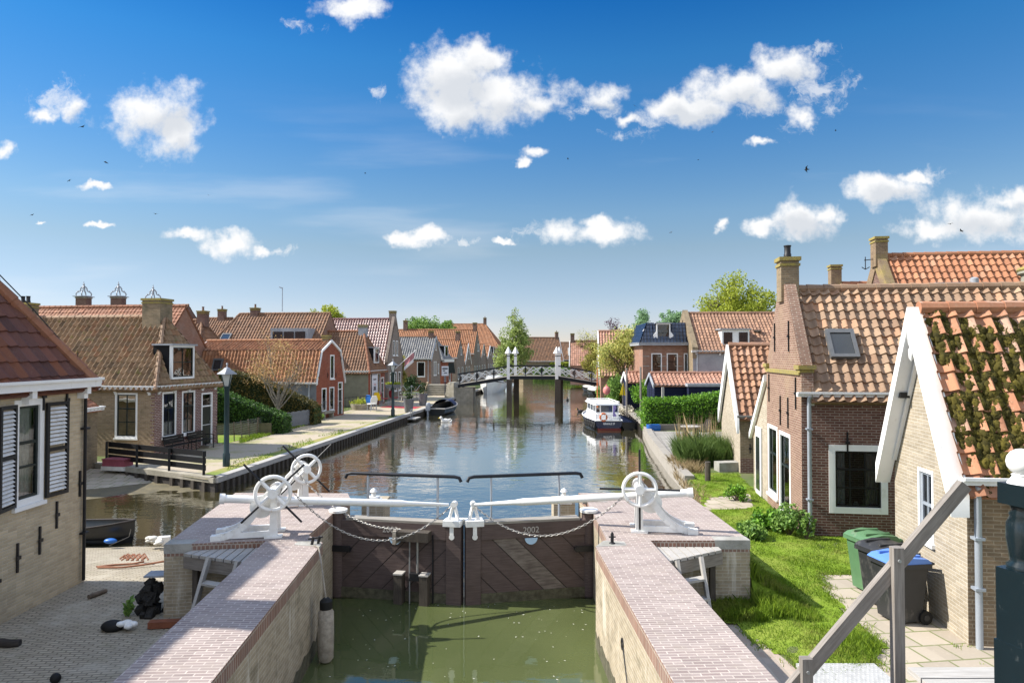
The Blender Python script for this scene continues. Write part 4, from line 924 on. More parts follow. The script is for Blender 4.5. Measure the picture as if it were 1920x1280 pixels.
# ---- chains of real links
def chain(lab, a, b, sag, pitch=.062, r=.0065):
    a, b = V3(a), V3(b); N = int((b-a).length*1.12/pitch); m = MB()
    f = lambda t: a.lerp(b, t)-V3((0, 0, sag*4*t*(1-t)))
    for i in range(N):
        p, q = f(i/N), f((i+1)/N); d = (q-p).normalized(); s = d.cross(V3((0, 1, 0) if i % 2 else (0, 0, 1))).normalized()
        c = (p+q)/2; h = (q-p).length*.72; ww = .015
        m.tube([c-d*h+s*0, c-d*h*.6+s*ww, c+d*h*.6+s*ww, c+d*h, c+d*h*.6-s*ww, c-d*h*.6-s*ww], r, 5, True)
    o = m.build('chain', 'chain_steel', None, org=a); tag(o, lab, 'chain', 'slack chains between winches and gates'); return o
chain('slack chain from the front left winch to the tip of the left gate', (-3.95, 12.45, 1.95), (-1.2, 13.5, 1.5), .76)
chain('slack chain from the rear left winch to the beam box on the left gate', (-4.65, 14.5, 2.1), (-2.2, 13.55, 1.03), .34)
chain('slack chain from the right winch to the tip of the right gate', (2.05, 12.45, 1.93), (-.74, 13.5, 1.5), .66)
# ---- timber landings with ladders
def landing(lab, back, front, rail_top, rail_dir, sx):
    r = thing('wooden_landing', lab, 'landing', (*back[0], 0)); b0, b1 = V3((*back[0], 1.12)), V3((*back[1], 1.12)); f0, f1 = V3((*front[0], 1.12)), V3((*front[1], 1.12)); n = 8; m = MB()
    for i in range(n):
        t0, t1 = i/n+.006, (i+1)/n-.012; m.hexa([p+V3((0,0,z)) for z in (-.05, 0) for p in (f0.lerp(f1, t0), f0.lerp(f1, t1), b0.lerp(b1, t1), b0.lerp(b1, t0))])
    m.build('deck', 'wood_grey', r); m = MB(); m.bar(f0+V3((0, .06, -.16)), f1+V3((0, .06, -.16)), .07, .2); m.build('edge_joist', 'wood_rail', r)
    for i in range(2): m = MB(); q = f0.lerp(f1, .15+.7*i); m.box((q.x, q.y+.12, .5), (.09, .09, 1.1)); m.build('post', 'wood_dark_v', r)
    lad = V3(rail_dir); tops = [V3(p) for p in rail_top]
    for p in tops: m = MB(); m.bar(p+V3((0,-.02,.04)), p+lad, .05, .13, up=(0, 1, 0)); m.build('ladder_side', 'wood_grey', r)
    for t in (.3, .6, .88): m = MB(); q0, q1 = tops[0]+lad*t, tops[1]+lad*t; m.bar(q0, q1, .16, .035); m.build('tread', 'wood_grey', r)
landing('grey plank landing with ladder below the left lock wall', [(-5.48, 11.78), (-4.32, 11.96)], [(-5.55, 11.6), (-4.25, 11.08)], [(-4.98, 11.3, 1.1), (-4.42, 11.08, 1.1)], (-.12, -.55, -1.05), -1)
landing('grey plank landing with ladder below the right lock wall', [(2.44, 11.99), (3.62, 11.99)], [(2.5, 11.15), (3.62, 11.82)], [(2.68, 11.16, 1.1), (3.12, 11.36, 1.1)], (.06, -.42, -.92), 1)
# ---- fender hanging on the chamber wall, with its line, and small ironwork
r = thing('rope_fender', 'grey cylindrical boat fender hanging on the left chamber wall', 'fender', (-2.98, 11.05, -.2)); m = MB()
m.lathe([(.08, -.42), (.125, -.36), (.13, 0), (.125, .36), (.09, .42)], (-2.99, 11.05, -.02), 16); m.build('body', 'fender_rope', r)
m = MB(); m.lathe([(.1, 0), (.1, .12), (.05, .17)], (-2.99, 11.05, .4), 14); m.build('cap', 'rubber', r)
m = MB(); m.tube([(-2.99, 11.05, .55), (-3.1, 11.2, 1.0), (-3.24, 11.5, 1.25), (-3.35, 11.6, 1.26)], .012, 6); m.build('line', 'fender_rope', r)
m = MB()
for x, y in ((-3.42, 11.72), (-3.33, 11.78)): m.tube([(x, y, CZ), (x+.03, y, CZ+.13)], .025, 8); m.tube([(x-.06, y, CZ+.1), (x+.08, y, CZ+.12)], .018, 6)
tag(m.build('mooring_cleat', 'iron_black', None, org=(-3.4, 11.75, CZ)), 'small iron cleat with rope at the left lock corner', 'cleat')
m = MB(); m.lathe([(.06, 0), (.05, .02), (.028, .03), (.028, .17), (.015, .2)], (1.72, 11.78, CZ), 10); m.tube([(1.66, 11.78, CZ+.12), (1.78, 11.78, CZ+.12)], .012, 6)
tag(m.build('iron_pin', 'iron_black', None, org=(1.72, 11.78, CZ)), 'iron pin on its pale stone at the right lock corner', 'pin')
m = MB(); m.tube([(1.50, 9.3, .55), (1.52, 9.0, .1), (1.54, 8.3, -.5)], .014, 6); m.tube(circ((1.5, 9.35, .55), .07, 12, (0,1,0), (0,0,1)), .014, 6, True); tag(m.build('mooring_chain', 'iron_black', None, org=(1.5, 9.3, .5)), 'dark ring and hanging chain on the sunlit right chamber wall', 'chain')

# wet algae band on the chamber walls and flecks on its water
for nm, x0, x1, y0, y1, rt in (('algae_band', -2.72, -3.262, 2.5, 11.8, lw), ('algae_band', 1.77, 1.408, 2.5, 11.6, rw)):
    m = MB(); n = 60; V = []; pr = random.Random(5)
    for i in range(n+1):
        t = i/n; s_ = .006 if x0 < 0 else -.006; X = x0+(x1-x0)*t+s_
        if x0 < 0: X = np.interp(y0+(y1-y0)*t, [-4, 6.75, 11.85], [-2.55, -2.98, -3.27])+.006
        else: X = np.interp(y0+(y1-y0)*t, [-4, 6.9, 11.62], [1.95, 1.60, 1.416])-.006
        V += [(X, y0+(y1-y0)*t, -.6), (X, y0+(y1-y0)*t, -.2+pr.uniform(-.05, .07))]
    m.add(V, [(2*i, 2*i+2, 2*i+3, 2*i+1) for i in range(n)]); m.build(nm, 'algae', rt)
rg = np.random.default_rng(6); m = MB()
for i in range(90):
    x, y = rg.uniform(-3.0, 1.4), 13.6-abs(rg.normal(0, 2.4)); s_ = rg.uniform(.005, .015); a_ = rg.uniform(0, 3); q = [(x+s_*math.cos(a_+k*1.57)*(1.6 if k % 2 else .8), y+s_*math.sin(a_+k*1.57)*(1.6 if k % 2 else .8), WZ+.004) for k in range(4)]; m.poly(q)
tag(m.build('floating_flecks', 'skin_box'), kind='stuff')
# ================================================================ left bank houses
def wpx(H, f, px0, px1, py0, py1, **k):
    u0, u1 = sorted((H.upx(f, px0), H.upx(f, px1))); u = (u0+u1)/2; z1, z0 = H.zpx(f, u, py0), H.zpx(f, u, py1)
    return H.window(f, u, z0, u1-u0, z1-z0, **k)
# --- near house with louvred shutters
H = House('brick_house', 'nearest left house of ochre brick with black louvred shutters', 'house', (-14.48, 2.5), (1, 0), 6.0, 11.12, 4.0, 8.1)
Y0 = 2.5
H.window('R', 12.02-Y0, 1.86, .74, 1.83, cols=1, rows=3, split=[.34, .6], sill=True, curtain=1.0, fw=.11)
H.walls('brick_ochre', gable=(1, 0)); H.roof('tile_near_left', hip=(0, 1.8), oh=(.1, 0), oe=.16, tw=.26, tl=.34, amp=.03, step=.03, nc=8, ridmat='tile_red', jit=.009)
H.gutter('R', 'white', h=.16, d=.24, brackets=8); H.gutter('B', 'white', h=.16, d=.2)
H.anchors('R', [(12.3-Y0, 1.15), (12.75-Y0, 1.5), (11.75-Y0, 1.0), (11.3-Y0, .75), (13.42-Y0, 1.95), (12.35-Y0, 3.72), (13.0-Y0, 3.62)], .5)
H.pipe('R', 13.5-Y0, .05, 3.8, 'iron_black', .03, .06)
def shutter(H, f, u, z0, z1, w, ang, sgn):
    # hinged at wall coordinate u, swung out by ang from lying flat on the wall
    p = H.P(f, u, 0); d = (H.P(f, 1, 0)-H.P(f, 0, 0))*sgn; n = H.P(f, 0, 0, 1)-H.P(f, 0, 0); x = d*math.cos(ang)+n*math.sin(ang); y = n*math.cos(ang)-d*math.sin(ang)
    def b(mb, a0, a1, c0, c1, t0, t1): mb.hexa([p+x*a+y*t+V3((0,0,c)) for c in (c0, c1) for a, t in ((a0,t0),(a1,t0),(a1,t1),(a0,t1))])
    m = MB(); f_ = .06; t0, t1 = .02, .065
    b(m, 0, f_, z0, z1, t0, t1); b(m, w-f_, w, z0, z1, t0, t1); b(m, f_, w-f_, z0, z0+f_, t0, t1); b(m, f_, w-f_, z1-f_, z1, t0, t1); b(m, f_, w-f_, (z0+z1)/2-.03, (z0+z1)/2+.03, t0, t1)
    o = m.build('shutter', 'black_paint', H.root); m = MB(); k = int((z1-z0)/.075)
    for i in range(k):
        c = z0+f_+.02+(z1-z0-2*f_-.04)*(i+.5)/k
        if abs(c-(z0+z1)/2) < .05: continue
        m.hexa([p+x*a+y*t+V3((0,0,c+dz)) for a, t, dz in ((f_, t0+.003, .018), (w-f_, t0+.003, .018), (w-f_, t1-.002, -.022), (f_, t1-.002, -.022), (f_, t0+.003, .026), (w-f_, t0+.003, .026), (w-f_, t1-.002, -.014), (f_, t1-.002, -.014))])
    m.build('louvres', 'white_trim', o)
shutter(H, 'R', 12.41-Y0, 1.88, 3.60, .54, rad(5), 1); shutter(H, 'R', 11.64-Y0, 1.88, 3.62, .52, rad(11), -1)
H.chimney(3.0, 6.7, .7, .9, 7.6, 9.3, 'brick_ydark', pots=2); H.chimney(3.2, 3.3, .8, 2.2, 7.6, 9.7, 'brick_ydark', pots=3)  # unseen chimneys, added to throw shade onto the left lock wall
m = MB(); ha, hb = H.at(6.0-H.e[0], H.b1, H.e[1]), H.at(3, H.l-1.8, 8.1); m.tube([ha.lerp(hb, .05)+V3((0,0,.12)), ha.lerp(hb, .3)+V3((0,0,.28)), ha.lerp(hb, .9)+V3((0,0,.36))], .011, 6)
for t in (.1, .3, .6, .85): q = ha.lerp(hb, t); m.tube([q, q+V3((0,0,.3))], .011, 5)
m.build('lightning_wire', 'iron_black', H.root)
# small lean-to gutter end showing behind its far corner
# --- second house: tan side wall, purple front, chimney on its hip
H = House('brick_house', 'hipped cottage with mossy tiles, tan side wall and white attic dormer', 'house', (-15.5, 29.65), (.8, 4.45), 4.52, 12, 3.09, 6.2)
wpx(H, 'L', 217, 259, 736, 821, curtain=.3, split=[.34, .66]); 
wpx(H, 'F', 305, 331.5, 734, 819, curtain=.33, split=[.33, .66]); wpx(H, 'F', 342, 366.5, 732, 813, curtain=.33, split=[.33, .66])
u0, u1 = H.upx('F', 378.5), H.upx('F', 399); H.door('F', (u0+u1)/2, .12, u1-u0, 2.5, transom=.62)
m = MB(); H.fbox(m, 'F', u0-.1, u1+.1, -.1, .11, .01, .5); m.build('door_step', 'concrete', H.root)
H.walls({'F': 'brick_purple', 'L': 'brick_tan', 'R': 'brick_tan', 'B': 'brick_tan'}, gable=(0, 1))
H.roof('tile_house2', hip=(1.3, 0), oh=(0, .1), oe=.16, tw=.26, tl=.30, amp=.12, step=.045, nc=9, ridmat='tile_brick', jit=.008)
H.gutter('F', brackets=5); H.gutter('L', brackets=8, h=.16)
H.chimney(2.26, 1.65, .85, .95, 5.5, 7.0, 'brick_ydark', pots=0)
H.chimney(2.26, 8.9, .6, .9, 5.8, 6.9, 'brick_ydark', pots=2)
H.dormer_hip('F', (H.upx('F', 318)+H.upx('F', 362))/2, 3.36, 1.6, 1.52, depth=.95, o=.1, cols=2, rows=2)
m = MB()
for i in range(16): H.fbox(m, 'L', .002, .12 if i % 2 else .2, .3+i*.16, .38+i*.16, .003, .007)
m.build('corner_bricks', 'brick_purple', H.root)
H = House('shed', 'low outbuilding whose white gutter end peeps out behind the ochre house corner', 'shed', (-21.3, 24.0), (1, 0), 4.4, 3.9, 2.35, 4.0); H.walls('brick_ydark'); H.roof('tile_red', seed=19); H.gutter('R', 'white', h=.14, d=.2); H.gutter('B', 'white')
# --- roofs behind it
H = House('tiled_house', 'long reddish tiled roof just above the mossy cottage ridge', 'house', (-23.2, 44.5), (.116, 1), 6.4, 12, 4.3, 7.8)
H.walls('brick_mid'); H.roof('tile_red', oh=(.05, .05), tw=.26, nc=5, seed=3)
H = House('tall_house', 'far house whose three chimneys carry iron crowns', 'house', (-30.5, 60), (.116, 1), 7, 10, 6, 9.0)
H.walls('brick_brown'); H.roof('tile_brown', nc=5, seed=9)
def crown(c, s, par):
    m = MB()
    prof = [(.62, 0), (.72, .1), (.74, .22), (.66, .36), (.5, .44), (.36, .5), (.3, .6), (.32, .7), (.22, .84), (.08, .95), (0, 1.0)]
    for k in range(4):
        t = math.pi*k/2+.3; ax = V3((math.cos(t), math.sin(t), 0)); m.tube([V3(c)+ax*(s*r_)+V3((0, 0, s*1.15*z_)) for r_, z_ in prof], .05*s+.012, 6); m.ball(V3(c)+ax*(s*.55)+V3((0, 0, s*.55)), .07*s, 8)
    m.box(V3(c)-V3((0,0,.03)), (1.5*s, 1.5*s, .06))
    m.tube(circ(c, .66*s, 16, (1,0,0), (0,1,0)), .05*s+.012, 5, True); m.tube([V3(c)+V3((0,0,s*1.1)), V3(c)+V3((0,0,s*1.6))], .03, 5); m.ball(V3(c)+V3((0,0,s*1.3)), .09, 8)
    m.build('iron_crown', 'lead', par)
for px, y0 in ((157, 556), (222, 556), (287, 562)):
    p = Dp(px, y0, 63); m = MB(); m.box((p.x, p.y, p.z-.75), (1.0, .8, 1.2)); ch = m.build('chimney', 'brick_brown', H.root); m = MB(); m.box((p.x, p.y, p.z-.12), (1.1, .9, .1)); m.build('chimney_cap', 'stone_cap', ch); crown((p.x, p.y, p.z+.02), .85, ch)
# --- red gambrel house
H = House('gambrel_house', 'red brick gambrel house with orange tiles and white gable edge', 'house', (-13.45, 47), (.95, 3.8), 3.92, 10.2, 2.53, 5.45)
H.prof = [(-.1, 2.45), (.62, 4.72), (1.96, 5.45)]; H.e = H.prof[0]
wpx(H, 'F', 619, 627, 665, 710, cols=1, rows=2, split=[.62]); 
wpx(H, 'F', 603.5, 612.5, 727, 771, cols=1, split=[.5]); wpx(H, 'F', 618, 627, 725, 769, cols=1, split=[.5])
u0, u1 = H.upx('F', 634), H.upx('F', 642.5); H.door('F', (u0+u1)/2, .1, u1-u0, 2.35, transom=.5)
H.walls({'F': 'brick_red', 'L': 'plaster_grey', 'R': 'brick_red', 'B': 'brick_red'})
H.roof('tile_orange_old', tw=.27, tl=.34, amp=.085, step=.03, nc=6, seed=21, oh=(.0, .1))
H.barge('F', 'white', .1, .12, .0); H.barge('B', 'white', .1, .1); H.gutter('L', h=.12, d=.14); H.pipe('L', .5, 0, 2.4, 'metal_grey', .04)
H.skylight('L', 8.0, .55, .8, .9); H.anchors('F', [(.5, 4.2), (3.4, 4.2), (.3, 3.0), (1.5, 3.0), (2.7, 3.0)], .35)
H.chimney(1.96, .35, .35, .5, 5.2, 5.75, 'brick_ydark', pots=0)
m = MB(); H.fbox(m, 'F', .35, 1.75, .35, .5, .05, .45); H.fbox(m, 'F', .4, .55, -.05, .35, .1, .4); H.fbox(m, 'F', 1.55, 1.7, -.05, .35, .1, .4); tag(m.build('stone_bench', 'concrete', None, org=H.P('F', 1, 0, .3)), 'stone bench against the red gambrel house front', 'bench')
# --- hipped house with banner
H = House('brick_house', 'hipped cottage with grey-green side wall and red front hung with a banner', 'house', (-12.3, 58.5), (.116, 1), 4.7, 6.6, 3.06, 6.5)
wpx(H, 'F', 704, 713, 699, 745, cols=1, split=[.65]); wpx(H, 'F', 695, 703, 699, 750, cols=1, split=[.65])
u0 = H.upx('F', 719.5); H.door('F', u0-.35, .1, .9, 2.3)
H.walls({'F': 'brick_red', 'L': 'plaster_green', 'R': 'brick_red', 'B': 'brick_red'}, gable=(0, 1)); H.roof('tile_brown', hip=(1.2, 0), tw=.25, amp=.08, nc=5, seed=31, ridmat='tile_red'); H.gutter('F'); H.gutter('L')
H.dormer_hip('F', 2.3, 3.7, 1.2, 1.35, depth=1.0, o=.02, cols=1, rows=1); H.chimney(2.35, 1.3, .55, .7, 5.9, 7.0, 'block_grey', pots=0)
r = thing('banner', 'tall white printed banner on the red house front', 'banner', H.P('F', 1.05, .9, .1)); m = MB(); a = H.upx('F', 695.5); b = H.upx('F', 706); z1, z0 = H.zpx('F', a, 701), H.zpx('F', a, 750); H.fbox(m, 'F', a, b, z0, z1, .09, .12); m.build('cloth', 'banner', r)
m = MB(); c = 'ink'
for i, (t, wdt) in enumerate(((.97, .95), (.80, .6), (.77, .55), (.5, .5), (.47, .35), (.44, .5), (.41, .45), (.38, .55), (.25, .6), (.2, .5))): u = a+(b-a)*.5; H.fbox(m, 'F', u-(b-a)*wdt/2, u+(b-a)*wdt/2*.8, z0+(z1-z0)*t-.03, z0+(z1-z0)*t+.03, .121, .124)
m.build('print', 'ink', r); m = MB(); u = a+(b-a)*.5; H.fbox(m, 'F', u-.3, u+.25, z0+(z1-z0)*.6, z0+(z1-z0)*.62, .121, .124); H.fbox(m, 'F', u-.2, u+.3, z0+(z1-z0)*.56, z0+(z1-z0)*.58, .121, .124); m.build('red_print', 'ink_red', r)
# --- tall glazed purple roof
H = House('gabled_house', 'tall grey gable house with glossy purple tiled roof and chimney on the gable tip', 'house', (-12, 66), (.116, 1), 5.2, 9, 3.76, 8.0)
for a in (2.0, 3.1): H.window('F', a, 4.35, .7, 1.5, cols=1, rows=2, split=[.6])
for a in (1.1, 2.6, 4.1): H.window('F', a, .8, .9, 1.9, cols=1, rows=2, split=[.65])
H.walls('brick_grey'); H.roof('tile_purple', tw=.27, tl=.36, amp=.09, step=.03, nc=5, seed=41, oh=(-.25, 0)); H.chimney(2.6, .3, .55, .6, 7.3, 8.75, 'brick_grey', pots=0)
m = MB()
for k in (0, 1):
    u0, u1 = (-.1, 2.35) if k == 0 else (5.3, 2.85); p0, p1 = H.P('F', u0, 3.9), H.P('F', u1, 8.1); n = H.B*.28; up = V3((0,0,.22)); m.hexa([p0-up, p1-up, p1-up+n, p0-up+n, p0+up, p1+up, p1+up+n, p0+up+n])
m.build('gable_parapet', 'brick_grey', H.root); H.chimney(2.6, 8.6, .6, .6, 7.4, 8.6, 'brick_grey', pots=0)
# --- grey glazed roof
H = House('brick_house', 'low brick house with shiny grey tiled roof facing the water steps', 'house', (-9.7, 82), (.116, 1), 5, 6, 4.0, 6.65)
wpx(H, 'L', 782, 797, 678, 706, cols=2, rows=2); 
for a in (1.6, 2.5): H.window('F', a, 1.9, .6, 1.7, cols=1, rows=2)
H.window('F', 3.8, 2.1, .5, 1.2, cols=1, rows=1); H.window('F', 2.5, 5.0, .45, .9, cols=1, rows=1)
H.walls({'F': 'brick_grey', 'L': 'brick_mid', 'R': 'brick_mid', 'B': 'brick_mid'}); H.roof('tile_grey', tw=.28, tl=.36, amp=.09, step=.03, nc=5, seed=51, ridmat='tile_orange_old'); H.gutter('L'); H.barge('F', 'lead', .18, .1); H.pipe('L', .35, 0, 3.9)
H.chimney(2.5, .6, .5, .6, 6.2, 7.3, 'brick_brown', pots=0)
# --- row of houses past the footbridge
def rowhouse(name, lab, px, Y, w, l, ez, ry, wall, roof, hip=(0, 0), barge=None, dorm=False, chim=0, seed=0, wins=2, side=None, tw=.28):
    X = (px-960)/FPX*Y; rz = CAMZ+(HZ-ry)/FPX*(Y+w/2); H = House(name, lab, 'house', (X, Y), (.18, 1), w, l, ez, rz)
    for i in range(wins):
        a = w*(i+.5)/wins; H.window('F', a, .9, .75, 1.7, cols=1, rows=2, split=[.6])
        if i and not hip[0] and rz-ez > 2: H.window('F', w/2+(i-.5)*.8, ez+.4, .6, 1.2, cols=1, rows=2)
    H.window('L', min(1.5, l*.3), 1.1, .8, 1.6, cols=2, rows=2)
    H.walls({'F': wall, 'L': side or wall, 'R': wall, 'B': wall}, gable=(0 if hip[0] else 1, 1)); H.roof(roof, hip=hip, tw=tw, tl=.36, amp=.085, nc=5, seed=seed); H.gutter('L')
    if barge: H.barge('F', barge, .22, .1, .04)
    if hip[0]: H.gutter('F', 'white', h=.35, d=.3)
    if dorm: H.dormer_hip('F', w*.5, ez+.3, 1.5, 1.5, depth=1.4, o=-.1, cols=1, rows=1)
    if chim: H.chimney(w/2, .4 if chim == 1 else l-.5, .55, .6, rz-.5, rz+1.1, 'brick_brown', pots=0)
    return H
rowhouse('brick_house', 'grey slate hipped house with white dormer and green shutters by the bridge steps', 830, 89.5, 4.6, 5.5, 3.8, 636, 'brick_red', 'tile_grey', hip=(1.6, 0), dorm=True, seed=61)
rowhouse('gabled_house', 'plain grey gable with orange tiled roof behind the slate hipped house', 856, 97, 4.5, 6, 4.0, 636, 'brick_grey', 'tile_orange_old', chim=1, seed=62)
rowhouse('gabled_house', 'small orange roofed house with one thick white gable board, second of that row', 872, 104, 3.6, 5, 3.4, 644, 'brick_grey', 'tile_orange_old', barge='white', seed=63, tw=.3)
rowhouse('gabled_house', 'tallest brown gable of the row beyond the bridge, chimney at its tip', 888, 111, 5.2, 9, 4.6, 618, 'brick_grey', 'tile_orange_old', chim=1, seed=64, tw=.3, wins=3)
rowhouse('gabled_house', 'narrow orange roofed house with grey gable board right of the tallest gable', 902, 120, 4, 5, 4, 645, 'brick_grey', 'tile_orange_old', barge='stone_cap', seed=65, tw=.3)
rowhouse('gabled_house', 'last orange roofed gable with bright white board before the poplar', 914, 128, 4, 5, 4, 648, 'brick_grey', 'tile_orange_old', barge='white', seed=66, tw=.3)
rowhouse('brick_house', 'low flat fronted house with dormer tucked beside the poplar', 922, 136, 6, 5, 4.2, 652, 'brick_grey', 'tile_brown', hip=(1.5, 0), dorm=True, seed=67, wins=3, tw=.3)
def backhouse(lab, px, Y, w, l, ez, ry, wall, roof, hip=(0, 0), seed=0, chim=(), nc=5, name='tiled_house', tw=.28, A=(.116, 1)):
    X = (px-960)/FPX*Y; rz = CAMZ+(HZ-ry)/FPX*(Y+w/2); H = House(name, lab, 'house', (X, Y), A, w, l, ez, rz)
    H.walls(wall, gable=(0 if hip[0] else 1, 0 if hip[1] else 1)); H.roof(roof, hip=hip, tw=tw, tl=.36, amp=.08, nc=nc, seed=seed, jit=.009); H.gutter('L')
    for b, h in chim: H.chimney(w/2, b, .6, .7, rz-.5, rz+h, 'brick_brown', pots=1, potmat='brick_brown')
    return H
H = backhouse('broad brown roof with long glazed grey dormer behind the orange gambrel roof', 586, 58, 8, 10.5, 4, 588, 'brick_mid', 'tile_brown', hip=(0, 1.8), seed=71, chim=((7.2, .5),))
H.skylight('L', 8.8, .45, .9, 1.3)
r = MB(); p0 = H.at(2.6, 1.0, 5.6); m = MB(); m.hexa([H.at(a, b, z) for z in (5.55, 6.75) for a, b in ((.9, .8), (.9, 4.2), (3.4, 4.2), (3.4, .8))]); d = m.build('dormer', 'block_grey', H.root); m = MB()
for i in range(3): m.hexa([H.at(a, b, z) for z in (5.75, 6.45) for a, b in ((.86, 1.05+i*1.02), (.86, 1.95+i*1.02), (.898, 1.95+i*1.02), (.898, 1.05+i*1.02))])
m.build('pane', 'pane_far', d)
m = MB(); m.tube([H.at(4, 4.6, 8.4), H.at(4, 4.6, 10.6)], .04, 6); m.tube([H.at(4, 4.6, 10.55), H.at(4, 4.9, 10.65)], .05, 6); m.build('antenna_mast', 'metal_grey', H.root)
H = backhouse('small dark red roof left of the broad brown roof, with two chimneys', 372, 52, 5.5, 7, 4, 601, 'brick_mid', 'tile_brown', hip=(1.4, 0), seed=72, chim=((1.3, .7), (4.2, 1.0)))
H.skylight('L', 3.2, .4, 1.0, 1.2)
backhouse('brown back roof with tall square chimney behind the small dark red roof', 402, 68, 7, 8, 4.5, 597, 'brick_mid', 'tile_brown', seed=73, chim=((5.3, 1.1), (1.2, .9)))
backhouse('distant orange roof behind the shiny grey roof, far left of the poplar', 812, 118, 8, 14, 4.8, 618, 'brick_mid', 'tile_orange_old', seed=74, chim=((6, 1.6), (13, 1.4)), tw=.32)
H = backhouse('large distant orange roof with slate hip and square chimney left of the poplar', 936, 158, 11, 13, 6, 607, 'brick_grey', 'tile_orange_old', hip=(4.2, 0), seed=75, chim=((4.2, 1.4),), tw=.34)
H = backhouse('mossy brown barn roof with dark gable beyond the footbridge', 1056, 150, 7.5, 9, 3.0, 633, 'brick_ydark', 'tile_brown', seed=76, chim=((.5, 1.2),), tw=.34, A=(-.2, 1))
H.barge('F', 'white', .25, .1, .05)
H = backhouse('small brick house with white dormer right of the mossy barn', 1092, 158, 6, 5, 3.2, 642, 'brick_brown', 'tile_brown', seed=77, tw=.34, A=(-.2, 1)); m = MB(); m.box(H.at(.6, 2, 5.1), (2.4, 1.2, 1.8)); d = m.build('dormer', 'white', H.root); m = MB(); m.box(H.at(.6, 2, 5.1)+V3((0, -.62, 0)), (1.5, .04, 1.1)); m.build('pane', 'pane_far', d)
# ================================================================ right bank houses
AR = (-.14, -1)
def gableplate(H, poly, mat, th=.28, f='F', o0=0):
    m = MB(); m.plate([H.P(f, u, z, o0) for u, z in poly], H.B*th); return m.build('gable_wall', mat, H.root)
# --- brick house with roof window
H = House('brick_house', 'brown brick house with spouted chimney gable, roof window and large nine-pane window', 'house', (7.578, 20.33), AR, 3.66, 6.2, 3.55, 6.2, z0=RZ)
w_ = H.w
H.window('R', (H.upx('R', 1552)+H.upx('R', 1662))/2, H.zpx('R', .6, 961), H.upx('R', 1662)-H.upx('R', 1552), H.zpx('R', .6, 833)-H.zpx('R', .6, 961), cols=3, rows=3, split=[.34, .67], fw=.15, sash='black_paint', sill=False, sillmat='white')
wn_ = H.root.children[0]; ua, ub, zc = H.upx('R', 1563), H.upx('R', 1651), H.zpx('R', .6, 950)
for k in (0, 1):
    m = MB(); n = 10; V = []
    for i in range(n+1):
        q = (ua+.02+.28*i/n) if k == 0 else (ub-.02-.28*i/n); V += [tuple(H.P('R', q, zc+.05, -.22-.025*(i % 2))), tuple(H.P('R', q, zc+1.5, -.22-.025*(i % 2)))]
    m.add(V, [(2*i, 2*i+2, 2*i+3, 2*i+1) for i in range(n)]); m.build('curtain', 'curtain', wn_)
for f_, h_ in ((.72, .3), (.2, .14), (.5, .1)): m = MB(); m.lathe([(.05, 0), (.075, h_*.4), (.03, h_*.8), (.045, h_)], H.P('R', ua+(ub-ua)*f_, zc+.02, -.17), 12); tag(m.build('vase', 'white', wn_), None)
for a, b, c, d in ((1439, 1457, 797, 928), (1460, 1481, 810, 966)): wpx(H, 'F', a, b, c, d, cols=1, split=[.6], fw=.1)
H.walls({'F': 'brick_gable', 'R': 'brick_brown', 'L': 'brick_brown', 'B': 'brick_brown'}, polyF=[(0, -.1), (w_, -.1), (w_, 3.9), (w_, 4.12), (w_-.28, 4.2), (w_/2+.34, 6.35), (w_/2-.34, 6.35), (.28, 4.2), (0, 4.12)])
m = MB()
for sg in (0, 1):   # parapet running up the gable slope
    f = (lambda a: a) if sg else (lambda a: w_-a); P = H.at
    m.hexa([P(f(a), b, z) for b, zz in ((.004, 0), (.28, 0)) for a, z in ((-.02, 3.55), (-.02, 4.12), (w_/2-.34, 6.35), (w_/2-.34, 5.5))][:8])
m.build('gable_parapet', 'brick_gable', H.root)
m = MB()
for a in (w_-.12, .12): m.box(H.at(a, .12, 4.16), (.44, .42, .1), H.yaw); m.box(H.at(a, .12, 4.07), (.34, .34, .08), H.yaw)
m.box(H.at(w_/2, -.02, 4.02), (w_-.1, .06, .1), H.yaw); m.build('shoulder_stones', 'lichen', H.root)
H.chimney(w_/2, .16, .5, .46, 5.9, 7.0, 'brick_ydark', pots=1)
H.roof('tile_brick', oh=(-.2, .1), oe=.16, tw=.245, tl=.275, amp=.085, step=.04, nc=10, seed=81, jit=.009)
H.gutter('R', 'white_trim', h=.1, d=.14, u0=-.12, brackets=4); H.pipe('R', H.upx('R', 1514), .05, 3.45, 'metal_grey', .05, .1)
H.skylight('R', H.upx('R', 1588)+.1, .47, .68, .86)
H.anchors('F', [(w_-.45, 3.5), (w_-1.2, 2.95), (w_-2.0, 2.95), (.35, 3.5), (w_/2+.75, 4.95), (w_/2-.75, 4.95)], .8); H.anchors('R', [(1.05, 2.35), (2.55, 2.35)], .5)
m = MB(); m.lathe([(.95, 5.0), (.92, 6.55), (1.0, 6.6), (1.0, 6.72), (.85, 6.8), (.2, 6.85)], H.at(w_/2-.1, 7.05, 0), 28); m.build('round_chimney', 'plaster_chim', H.root)
m = MB(); m.lathe([(1.005, 6.66), (1.03, 6.7), (1.0, 6.76), (.9, 6.79)], H.at(w_/2-.1, 7.05, 0), 28); m.build('lichen_rim', 'lichen', H.root)
